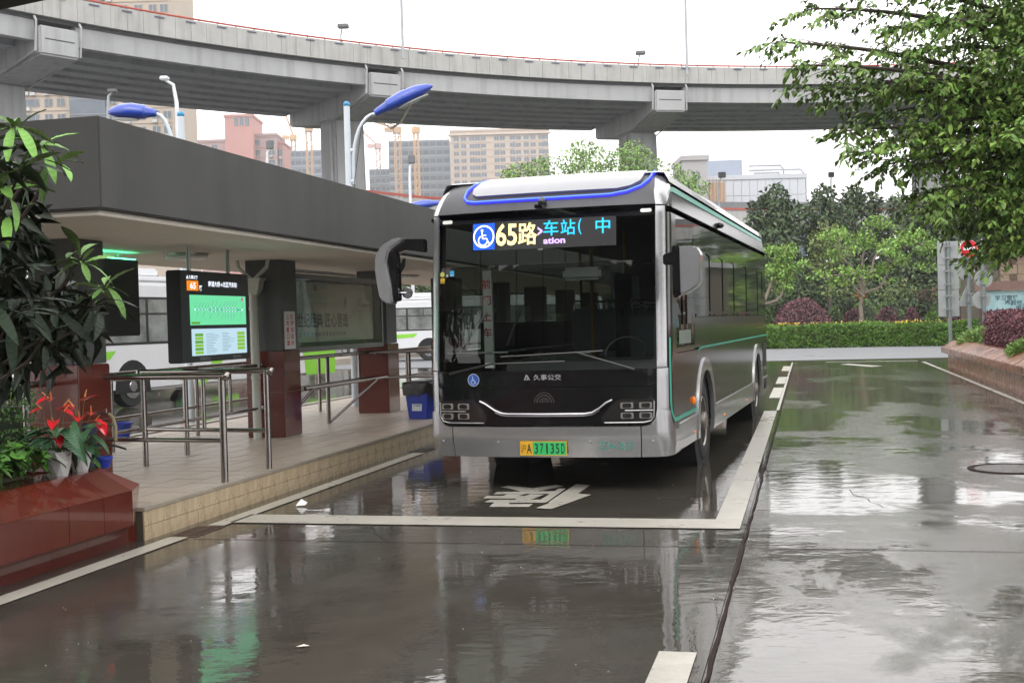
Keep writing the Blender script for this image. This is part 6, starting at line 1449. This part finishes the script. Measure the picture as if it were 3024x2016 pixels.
# chamfered end
e0 = 8.6; e1 = 8.93
MB().add([(0, e0, .18), (-.16, e1, .18), (-.7, e1, .18), (-.7, e0, .18), (0, e0, .45), (-.16, e1+.05, .45), (-.7, e1+.05, .45), (-.7, e0, .45)], [(0, 3, 2, 1), (4, 5, 6, 7), (0, 1, 5, 4), (1, 2, 6, 5), (2, 3, 7, 6), (3, 0, 4, 7)]).build('end_rim_panel', M_lg2, lp)
MB().add([(0, e0, .452), (-.16, e1+.05, .452), (-.7, e1+.05, .452), (-.30, e0, .61), (-.38, e0+.16, .61), (-.7, e0+.16, .61), (-.7, e0, .452), (-.7, e0, .61)], [(0, 1, 4, 3), (1, 2, 5, 4), (3, 4, 5, 7), (0, 6, 2, 1), (2, 6, 7, 5), (0, 3, 7, 6)]).build('end_slope_panel', mat('matt_red_granite', (.12, .022, .014), .5, var=.2, scale=20, spec=.3), lp)
MB().box(-.7, -.16, e0, e1-.02, 0, .18).build('end_base_panel', M_lg2, lp)
MB().box(-4.5, -.5, 1.9, e0, .1, .57).build('soil_bed', M_earth, lp); MB().box(-4.5, -.6, e0, e0+.3, 0, .60).build('end_wall', M_lg2, lp)
# ------------------------------------------------------------------ plants
def leaf_mesh(name, L_, W_, m, curl=.35, fold=.12, n=7, heart=False, tw=0., stem=.0, ser=0.):
    vs = []; fs = []
    for i in range(n+1):
        s = i/n
        w = W_*(math.sin(pi*min(1, s**(1.35 if ser else .85)))**.7 if not heart else (1-s)**.75*(1 if s > .02 else .7)*min(1, 1.15))*.5
        if heart and i == 0: w = W_*.42
        if i == n: w = .002
        y = L_*s; z = -curl*L_*s*s+.0
        xo = tw*s*s*L_
        for k, t in enumerate((-1, -.5, 0, .5, 1)):
            yy = y-(abs(t)*W_*.30 if heart and i <= 1 else 0)
            vs.append((xo+t*w, yy+stem, z+fold*W_*(abs(t)**1.3)+(.004 if (i % 2 and t not in (0,)) else 0)*ser))
    for i in range(n):
        for k in range(4): fs.append((5*i+k, 5*i+k+1, 5*i+5+k+1, 5*i+5+k))
    me = bpy.data.meshes.new(name); me.from_pydata(vs, [], fs); me.materials.append(m); me.polygons.foreach_set('use_smooth', [True]*len(fs)); me.update(); return me
def leafmat(name, top, under, rough=.35):
    m = bpy.data.materials.new(name); m.use_nodes = True; t = m.node_tree; b = t.nodes['Principled BSDF']; b.inputs['Roughness'].default_value = rough; b.inputs['Specular IOR Level'].default_value = .25
    g = t.nodes.new('ShaderNodeNewGeometry'); oi = t.nodes.new('ShaderNodeObjectInfo'); mx = t.nodes.new('ShaderNodeMixRGB'); h = t.nodes.new('ShaderNodeHueSaturation')
    mx.inputs[1].default_value = tuple(top)+(1,); mx.inputs[2].default_value = tuple(under)+(1,); t.links.new(g.outputs['Backfacing'], mx.inputs[0])
    r = t.nodes.new('ShaderNodeMapRange'); r.inputs['To Min'].default_value = .55; r.inputs['To Max'].default_value = 1.5; t.links.new(oi.outputs['Random'], r.inputs[0]); t.links.new(r.outputs[0], h.inputs['Value'])
    co = t.nodes.new('ShaderNodeTexCoord'); wv = t.nodes.new('ShaderNodeTexWave'); wv.inputs['Scale'].default_value = 12; wv.inputs['Distortion'].default_value = 1.5; wv.bands_direction = 'Y'
    bp = t.nodes.new('ShaderNodeBump'); bp.inputs['Strength'].default_value = .5; bp.inputs['Distance'].default_value = .004
    t.links.new(co.outputs['Object'], wv.inputs[0]); t.links.new(wv.outputs['Fac'], bp.inputs['Height']); t.links.new(bp.outputs[0], b.inputs['Normal'])
    t.links.new(mx.outputs[0], h.inputs['Color']); t.links.new(h.outputs[0], b.inputs['Base Color']); return m
def orient(d, up=Vector((0, 0, 1)), roll=0.):
    y = Vector(d).normalized(); x = y.cross(up).normalized(); z = x.cross(y); M = Matrix((x, y, z)).transposed()
    return (M @ Matrix.Rotation(roll, 3, 'Y')).to_quaternion()
M_loq = leafmat('loquat_leaf', (.12, .25, .05), (.16, .22, .09), .5); M_loqd = leafmat('loquat_leaf_old', (.008, .018, .007), (.018, .026, .014), .55); M_twig = mat('twig', (.05, .035, .025), .8)  # old leaf colour also holds the shade of the lower clusters
LQ = [leaf_mesh('loquat_leaf_%d' % i, L_, W_, m, c, .10, 9, tw=tw, ser=1) for i, (L_, W_, m, c, tw) in enumerate(((.23, .062, M_loq, .75, .1), (.19, .056, M_loq, .5, -.1), (.25, .07, M_loqd, 1.0, .15), (.22, .064, M_loqd, .9, -.15), (.16, .048, M_loq, .3, 0)))]
def addleaf(par, me, p, d, roll=0., s=1., name='leaf'):
    o = link(name, me, par, p); o.rotation_mode = 'QUATERNION'; o.rotation_quaternion = orient(d, roll=roll); o.scale = (s, s, s); return o
r_ = random.Random(21)
base = Lp(-6.6, 7.2, .6)
loq = thing('loquat_shrub', 'large leaved dark green shrub hanging over the left planter in front of the canopy', 'shrub', tuple(base))
def lq(u, v, Y): return at(u, v, Y)-base
tips = []
for (u, v, Y, n, young_lit) in ((90, 330, 6.9, 12, 1), (35, 290, 6.7, 11, 1), (118, 372, 7.0, 9, 1), (10, 430, 6.6, 12, 1), (50, 380, 6.5, 9, .5), (185, 590, 7.3, 13, 1), (240, 655, 7.4, 11, 1), (215, 700, 7.3, 9, .2), (20, 500, 6.6, 9, .2), (10, 620, 6.5, 12, .0), (40, 700, 6.8, 9, .0), (130, 720, 7.2, 9, 0), (20, 740, 6.6, 10, 0), (100, 780, 7.0, 8, 0), (-30, 350, 6.4, 10, .3), (-30, 560, 6.4, 10, 0), (-20, 700, 6.4, 9, 0)):
    c = lq(u, v, Y); tips.append(c)
    for k in range(n):
        a = 2*pi*k/n+r_.uniform(-.3, .3); el = r_.uniform(-.45, .75) if k % 3 else r_.uniform(.5, 1.2)
        d = Vector((cos(a)*cos(el), sin(a)*cos(el), sin(el)))
        me = LQ[r_.choice((0, 1, 4, 0))] if r_.random() < young_lit else LQ[r_.choice((2, 3))]
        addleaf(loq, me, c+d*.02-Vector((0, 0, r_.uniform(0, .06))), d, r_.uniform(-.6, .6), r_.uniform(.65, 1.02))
mb = MB()
for c in tips:
    m_ = Vector((c.x*.55-.25, c.y*.5, c.z*.45)); mb.tube([(r_.uniform(-.1, .1)-.35, 0, 0), tuple(m_), tuple(c*.93+Vector((0, 0, -.06))), tuple(c)], [.028, .018, .010, .006], 6)
mb.build('stems', M_twig, loq, smooth=True)
# dense inner leaves of the shrub, shade put into their dark colour
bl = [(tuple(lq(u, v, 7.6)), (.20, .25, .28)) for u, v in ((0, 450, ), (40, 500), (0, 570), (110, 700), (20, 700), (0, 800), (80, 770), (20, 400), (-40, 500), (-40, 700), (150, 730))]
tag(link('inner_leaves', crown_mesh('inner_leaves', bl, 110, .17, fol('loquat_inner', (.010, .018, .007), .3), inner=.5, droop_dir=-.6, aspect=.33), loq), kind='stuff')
# anthuriums in white pots
M_pot = mat('white_faceted_pot', (.62, .61, .60), .35, var=.04); M_anl = leafmat('anthurium_leaf', (.03, .075, .035), (.06, .11, .06), .22); M_spa = mat('red_spathe', (.50, .008, .018), .18, var=.15, scale=12, coat=.6); M_spx = mat('spadix', (.60, .30, .08), .5)
ANL = [leaf_mesh('anthurium_leaf_%d' % i, L_, L_*.66, M_anl, c, .12, 8, True, tw) for i, (L_, c, tw) in enumerate(((.22, .35, .05), (.19, .25, -.05), (.25, .45, .02)))]
SPA = leaf_mesh('spathe', .12, .10, M_spa, .18, .10, 7, True)
spx = MB().tube([(0, 0, .0), (0, .025, .03), (0, .05, .055)], [.006, .005, .003], 6).mesh('spadix', M_spx)
def anth(label, p, leaves, flowers, sc=1., pot=True, seed=1):
    t = thing('potted_anthurium', label, 'potted plant', tuple(p), 0, None); R_ = random.Random(seed)
    pv = []; n = 8
    for z, r in ((0, .060), (.10, .085), (.19, .095)):
        for k in range(n): a = 2*pi*(k+(.5 if z == .10 else 0))/n; pv.append((r*cos(a), r*sin(a), z))
    fs = [tuple(range(n-1, -1, -1))]
    for l in range(2):
        for k in range(n):
            a, b, c, d = l*n+k, l*n+(k+1) % n, (l+1)*n+(k+1) % n, (l+1)*n+k
            fs += ([(a, b, d), (b, c, d)] if l == 1 else [(a, b, d), (b, c, d)])
    MB().add(pv, fs).build('pot', M_pot, t); MB().lathe([(0, .175), (.088, .175)], 8).build('potting_soil', M_earth, t)
    st = MB()
    for (x, z, y, me, d) in leaves:
        c = Vector((x, y, z)); st.tube([(0, 0, .15), (x*.5, y*.5, z*.7), tuple(c)], [.004, .004, .003], 5); addleaf(t, ANL[me], c, d, R_.uniform(-.4, .4), R_.uniform(.9, 1.15))
    for (x, z, y, d) in flowers:
        c = Vector((x, y, z)); st.tube([(0, 0, .15), (x*.4, y*.4, z*.6), tuple(c)], [.004, .0035, .003], 5); f = addleaf(t, SPA, c, d, 0, R_.uniform(.95, 1.2), 'flower'); link('spadix', spx, f, (0, 0, 0))
    st.build('stalks', mat('stalk_green', (.10, .12, .05), .5), t, smooth=True)
    return t
p1 = Lp(-5.60, 8.25, .611); p2 = Lp(-5.62, 8.55, .611)
R_ = random.Random(4)
def fan(n, rad, z0, z1, R_):
    L = []
    for k in range(n):
        a = 2*pi*k/n+R_.uniform(-.3, .3); r = rad*R_.uniform(.5, 1); L.append((r*cos(a), R_.uniform(z0, z1), r*sin(a), R_.randrange(3), (cos(a), sin(a)-.35, R_.uniform(-.7, .25))))
    return L
anth('red anthurium in the left of two white faceted pots on the planter', p1, fan(9, .13, .18, .40, R_), [(-.07, .60, 0, (-.3, -.7, -.15)), (-.02, .42, -.05, (.2, -.8, -.3)), (.05, .50, 0, (.7, -.5, -.2)), (.08, .36, -.05, (.6, -.6, -.4)), (.02, .33, -.06, (.3, -.6, -.8))], seed=2)
anth('red anthurium in the right of two white faceted pots on the planter', p2, fan(11, .15, .16, .40, R_), [(-.03, .50, 0, (-.7, -.5, .1)), (.02, .43, -.04, (.2, -.8, -.1)), (.10, .46, 0, (.3, -.9, 0)), (.14, .40, -.03, (.8, -.5, -.2)), (.05, .56, 0, (.6, -.3, .3)), (.17, .36, 0, (.5, -.6, -.5))], seed=3)
anth('red anthurium flowering on the planter at left behind the two pots', Lp(-5.95, 8.65, .60), fan(10, .16, .20, .42, R_), [(.02, .58, 0, (.2, -.8, 0)), (-.06, .50, 0, (-.4, -.7, -.1)), (.12, .52, 0, (.7, -.4, -.1))], seed=5)
lq2 = thing('trailing_leaf_plant', 'small trailing leafy plant beside the blue tub at the end of the planter', 'plant', tuple(Lp(-5.72, 8.72, .60)))
M_pth = leafmat('pothos_leaf', (.05, .14, .02), (.08, .16, .04), .3)
PTL = [leaf_mesh('pothos_leaf_%d' % i, l, l*.7, M_pth, c, .14, 7, True, tw) for i, (l, c, tw) in enumerate(((.12, .4, .05), (.10, .2, -.05), (.14, .55, 0)))]
pt = thing('leafy_ground_plant', 'bushy plant with glossy heart shaped green leaves at the planter front', 'plant', tuple(Lp(-5.68, 7.42, .60)))
R_ = random.Random(8)
for k in range(290):
    y = R_.uniform(-.9, .72); x = R_.uniform(-.34, .14); z = .03+.24*(1-abs(x+.1)/.5)*R_.uniform(.3, 1)+.04
    c = LE*x+LD*y+Vector((0, 0, z)); a = R_.uniform(-pi, pi); addleaf(pt, R_.choice(PTL), c, (cos(a)+.3, sin(a)-.5, R_.uniform(-.5, .45)), R_.uniform(-.5, .5), R_.uniform(.8, 1.25))
for k in range(60):
    a_ = R_.uniform(-pi, pi); r0 = R_.uniform(0, .16); addleaf(lq2, R_.choice(PTL), (r0*cos(a_), r0*sin(a_), R_.uniform(.02, .26)), (cos(a_), sin(a_)-.2, R_.uniform(-.9, .2)), R_.uniform(-.5, .5), R_.uniform(.7, 1.05))
a = Lp(-6.15, 6.3, .6); b = Lp(-6.15, 8.75, .6)
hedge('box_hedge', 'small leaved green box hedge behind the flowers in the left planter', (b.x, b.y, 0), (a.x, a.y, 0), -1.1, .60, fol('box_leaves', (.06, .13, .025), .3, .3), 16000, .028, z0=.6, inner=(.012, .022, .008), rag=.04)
# ------------------------------------------------------------------ big tree overhanging from the right
M_near = fol('zelkova_leaves', (.10, .175, .03), .5, .45); M_near2 = fol('zelkova_leaves_bright', (.17, .27, .05), .42, .45)
b0 = at(2700, 740, 13.5); T0_ = Vector((b0.x, 13.5, 0)); bt = thing('overhanging_tree', 'large leafy tree whose drooping branches hang in from the right above the lane', 'tree', tuple(T0_))
mb = MB(); limbs = []; r_ = random.Random(31)
mb.tube([(0, 0, -.2), (.05, 0, 2.2), (-.15, .1, 4.2), (-.2, .2, 7.5)], [.24, .19, .15, .06], 10)
tg = [(1797, 98, 12.2), (1870, 20, 12.6), (1862, 150, 12.0), (1905, 205, 12.4), (1935, 232, 12.9), (1948, 300, 12.3), (1990, 350, 12.2), (2030, 380, 12.6), (1975, 270, 13.2), (2075, 60, 12.0), (2080, 120, 12.6), (2100, 180, 12.2), (2060, 320, 12.8), (2110, 380, 12.4), (2130, 440, 12.8), (2150, 485, 12.4), (2205, 520, 12.9), (2270, 580, 12.5), (2330, 560, 12.2), (2180, 330, 12.0), (2230, 250, 12.4), (2280, 120, 12.0), (2200, 30, 12.6), (2330, 300, 11.8), (2300, 440, 12.2), (2250, 500, 13.2), (2350, 30, 12.5), (2380, 200, 12.4), (2400, 400, 12.3), (2390, 520, 12.9), (2240, 400, 12.4), (2160, 250, 13), (2120, 300, 12.2), (2010, 190, 12.6), (2180, 450, 12.0), (2330, 380, 12.7), (2300, 200, 13.0), (2340, 480, 12.0), (2000, -40, 12.4), (2120, -60, 12.6), (2250, -60, 12.4)]
LPt = []; LDr = []
for (u, v, Y) in tg:
    e = at(u, v, Y)-T0_; h0 = min(7.0, max(2.2, e.z*.8+.3+r_.uniform(-.4, .4))); s = Vector((-.15, .1, h0)); m1 = s.lerp(e, .45)+Vector((0, 0, .45)); m2 = s.lerp(e, .78)+Vector((0, 0, .22))
    path = []
    for k in range(13):
        t = k/12; path.append((1-t)**3*s+3*(1-t)**2*t*m1+3*(1-t)*t*t*m2+t**3*e)
    mb.tube(path, [.045*(1-k/13)+.006 for k in range(13)], 6)
    Lb = (e-s).length
    for k in range(4, 13):
        for tw_ in range(3 if k < 12 else 4):
            f = (path[k]-path[k-1]).normalized(); sd_ = Vector((r_.gauss(0, .6), r_.gauss(0, .8), r_.gauss(-.1, .35))); dr = (f*.9+sd_).normalized(); ln = r_.uniform(.22, .55)
            q0 = path[k].copy(); 
            if k < 11 or tw_: mb.tube([q0, q0+dr*ln*.6, q0+dr*ln+Vector((0, 0, -.08*ln))], [.006, .004, .002], 4, caps=False)
            nl = 18
            for j in range(nl):
                s_ = (j+.5)/nl; p = q0+dr*ln*s_+Vector((0, 0, -.08*ln*s_*s_)); sg = 1 if j % 2 else -1
                side = dr.cross(Vector((0, 0, 1))).normalized()*sg
                LPt.append(tuple(p+Vector((r_.gauss(0, .02), r_.gauss(0, .02), r_.gauss(0, .015))))); LDr.append(tuple((side*.8+dr*.6+Vector((r_.gauss(0, .25), r_.gauss(0, .25), -.55+r_.gauss(0, .25)))).normalized()))
mb.build('trunk', M_bark, bt, smooth=True)
# fuller inner crown toward the right edge
for _ in range(10500):
    u = 2352+90-abs(r_.gauss(0, 135)); v = r_.uniform(-120, 590); Y = r_.uniform(11.8, 14.6)
    if v > 430 and u < 2150 or v > 525 and u < 2250: continue
    p = at(u, v, Y)-T0_; LPt.append(tuple(p)); LDr.append(tuple(Vector((r_.gauss(0, .6), r_.gauss(0, .6), -.4+r_.gauss(0, .4))).normalized()))
LPt = np.array(LPt); LDr = np.array(LDr); n = len(LPt); nr = unit(np.array([0, 0, 1.])+rng.normal(size=(n, 3))*.45)
sz = rng.uniform(.055, .105, n)
cam_l = np.array([0, 0, CAMH])-np.array(T0_); vis = np.argsort(np.linalg.norm(LPt-cam_l, axis=1)); near = []
for i in vis:
    w_ = LPt[i]+np.array(T0_); 
    if w_[0]/w_[1] < .415 and (w_[2]-CAMH)/w_[1] < .30: near.append(i)
    if len(near) >= 280: break
ns = set(near); rest = np.array([i for i in range(n) if i not in ns]); half = rng.random(len(rest)) < .35
for sel, m, nm in ((rest[~half], M_near, 'leaves'), (rest[half], M_near2, 'leaves')):
    V, F = leaf_geo(LPt[sel], LDr[sel], nr[sel], sz[sel], sz[sel]*.52, .12, .15); tag(link(nm, np_mesh(nm, V, F, m), bt), kind='stuff')
lm = [leaf_mesh('near_leaf_%d' % i, .085, .040, m, .2, .1, 4) for i, m in enumerate((M_near, M_near2))]
for i in near: addleaf(bt, lm[i % 2], tuple(LPt[i]), tuple(LDr[i]), r_.uniform(-.4, .4), float(sz[i]/.08))
# darker broadleaf tree behind it in the right planter
tree_px('broadleaf_tree', 'dark glossy broadleaf tree standing in the right planter under the near branches', 2440, 26, [(2190, 410, 50, 26, 0), (2170, 450, 46, 26, .5), (2180, 490, 50, 30, 0), (2230, 460, 60, 40, 0), (2240, 515, 60, 30, -.5), (2300, 490, 80, 56, 0), (2330, 420, 80, 60, 0), (2260, 380, 70, 50, 0), (2320, 550, 60, 26, 0), (2380, 480, 70, 70, 0), (2350, 330, 80, 60, 0)], fol('glossy_dark_leaves', (.035, .06, .02), .35, .28), 60, .15, th=3.4, tr=.13)
for lb, x, y in (('dense dark evergreen right of the billboard beyond the frame', 19.0, 37), ('dense dark evergreen beside the gatehouse beyond the frame', 23.0, 46), ('dense dark evergreen in the right planter beyond the frame', 15.6, 28)):
    blobtree('evergreen_tree', lb, 'tree', (x, y, 0), 2.5, [((0, 0, 3.2), (2.6, 2.6, 2.2)), ((.3, 0, 6), (2.6, 2.4, 2.4)), ((-.2, .2, 8.6), (2, 2, 2))], F_ev, 24, .3, .2)
for lb, e, d, s in (('leafy street tree beyond the right edge of the view along the planter', 9.5, 17, 1), ('leafy street tree behind the planter reflected in the bus side', 10.5, 9, 1.1)):
    p = Lp(e, d, 0); blobtree('street_tree', lb, 'tree', tuple(p), 3, [((0, 0, 5), (2.2*s, 2.2*s, 2*s)), ((1, 1, 6.5), (2, 2, 1.8)), ((-1, -.5, 6), (1.8, 1.8, 1.5)), ((0, 1.5, 4), (1.8, 1.8, 1.2))], F_ev2, 24, .22, .16)
rb2 = MB(); r_ = random.Random(77)
for k in range(200):
    e, d = r_.uniform(-4.6, 3.4), r_.uniform(4.2, 12.5); r = r_.uniform(.0015, .0035); c = Lp(e, d, .002)
    rb2.lathe([(r, 0), (r*.8, r*.5), (r*.3, r*.8), (0, r*.85)], 6, c)
o = rb2.build('raindrop_bubbles', mat('water_bubble', (.55, .55, .55), .1, var=0, spec=.8), None, smooth=True); o['kind'] = 'stuff'
# ------------------------------------------------------------------ things behind and beside the viewer that the glass and water mirror or that block sky light
M_bld = mat('station_wall', (.10, .095, .09), .7, var=.1, scale=.5)
sb = thing('station_building', 'dark station hall behind the viewer mirrored in the bus windscreen', 'building', tuple(Lp(-26, -24, 0)), -LY)
MB().box(0, 46, -10, 0, 0, 9.5).build('wall', M_bld, sb); MB().box(-1, 47, -10, 5.0, 9.5, 10.2).build('eave', M_bld, sb)
for k in range(9): MB().box(2+k*5, 5.4+k*5, .0, .06, 1.2, 3.4).build('window', M_win, sb)
t = thing('overhead_eave', 'dark edge of an overhead roof cutting the top left corner', 'roof edge', (0, 0, 0)); c0 = at(-260, 80, 4.); c1 = at(118, -2, 4.)
MB().add([tuple(c0), tuple(c1), (c1.x+.2, c1.y-3.5, c1.z+.15), (c0.x, c0.y-3.5, c0.z+.15)]+[(p[0], p[1], p[2]+.12) for p in (tuple(c0), tuple(c1), (c1.x+.2, c1.y-3.5, c1.z+.15), (c0.x, c0.y-3.5, c0.z+.15))], [(0, 1, 2, 3), (7, 6, 5, 4), (0, 4, 5, 1), (1, 5, 6, 2), (2, 6, 7, 3), (3, 7, 4, 0)]).build('eave_panel', mat('dark_eave', (.02, .02, .02), .6), t)  # dark slab across the top left corner
for k, (e, d) in enumerate(((-11.5, 3.5), (16, -14), (24, -6))):  # first tree is added out of view to cut sky light at left
    p = Lp(e, d, 0); blobtree('street_tree', ['leafy tree beside the viewer at left', 'leafy tree behind the viewer at right', 'leafy tree far right behind the viewer'][k], 'tree', tuple(p), 3, [((0, 0, 6), (3.4, 3.4, 3)), ((1.5, 1, 8), (3, 3, 2.4)), ((-1.8, -.5, 7), (2.6, 2.6, 2))], F_ev2, 26, .34, .2)
q = Lp(1.5, -11); white_bus('white bus behind the viewer mirrored in the right of the windscreen', (q.x, q.y, 0), pi-.5, 11)
# ------------------------------------------------------------------ damp air
hz = MB().box(-230, 230, -60, 760, -1.05, 96).build('haze', None if False else bpy.data.materials.new('haze'), None); m = hz.data.materials[0]; m.use_nodes = True; m.node_tree.nodes.clear()
o_ = m.node_tree.nodes.new('ShaderNodeOutputMaterial'); v_ = m.node_tree.nodes.new('ShaderNodeVolumePrincipled'); v_.inputs['Density'].default_value = .00042; v_.inputs['Color'].default_value = (.93, .94, .96, 1); v_.inputs['Anisotropy'].default_value = .3
m.node_tree.links.new(v_.outputs[0], o_.inputs['Volume']); hz['kind'] = 'stuff'
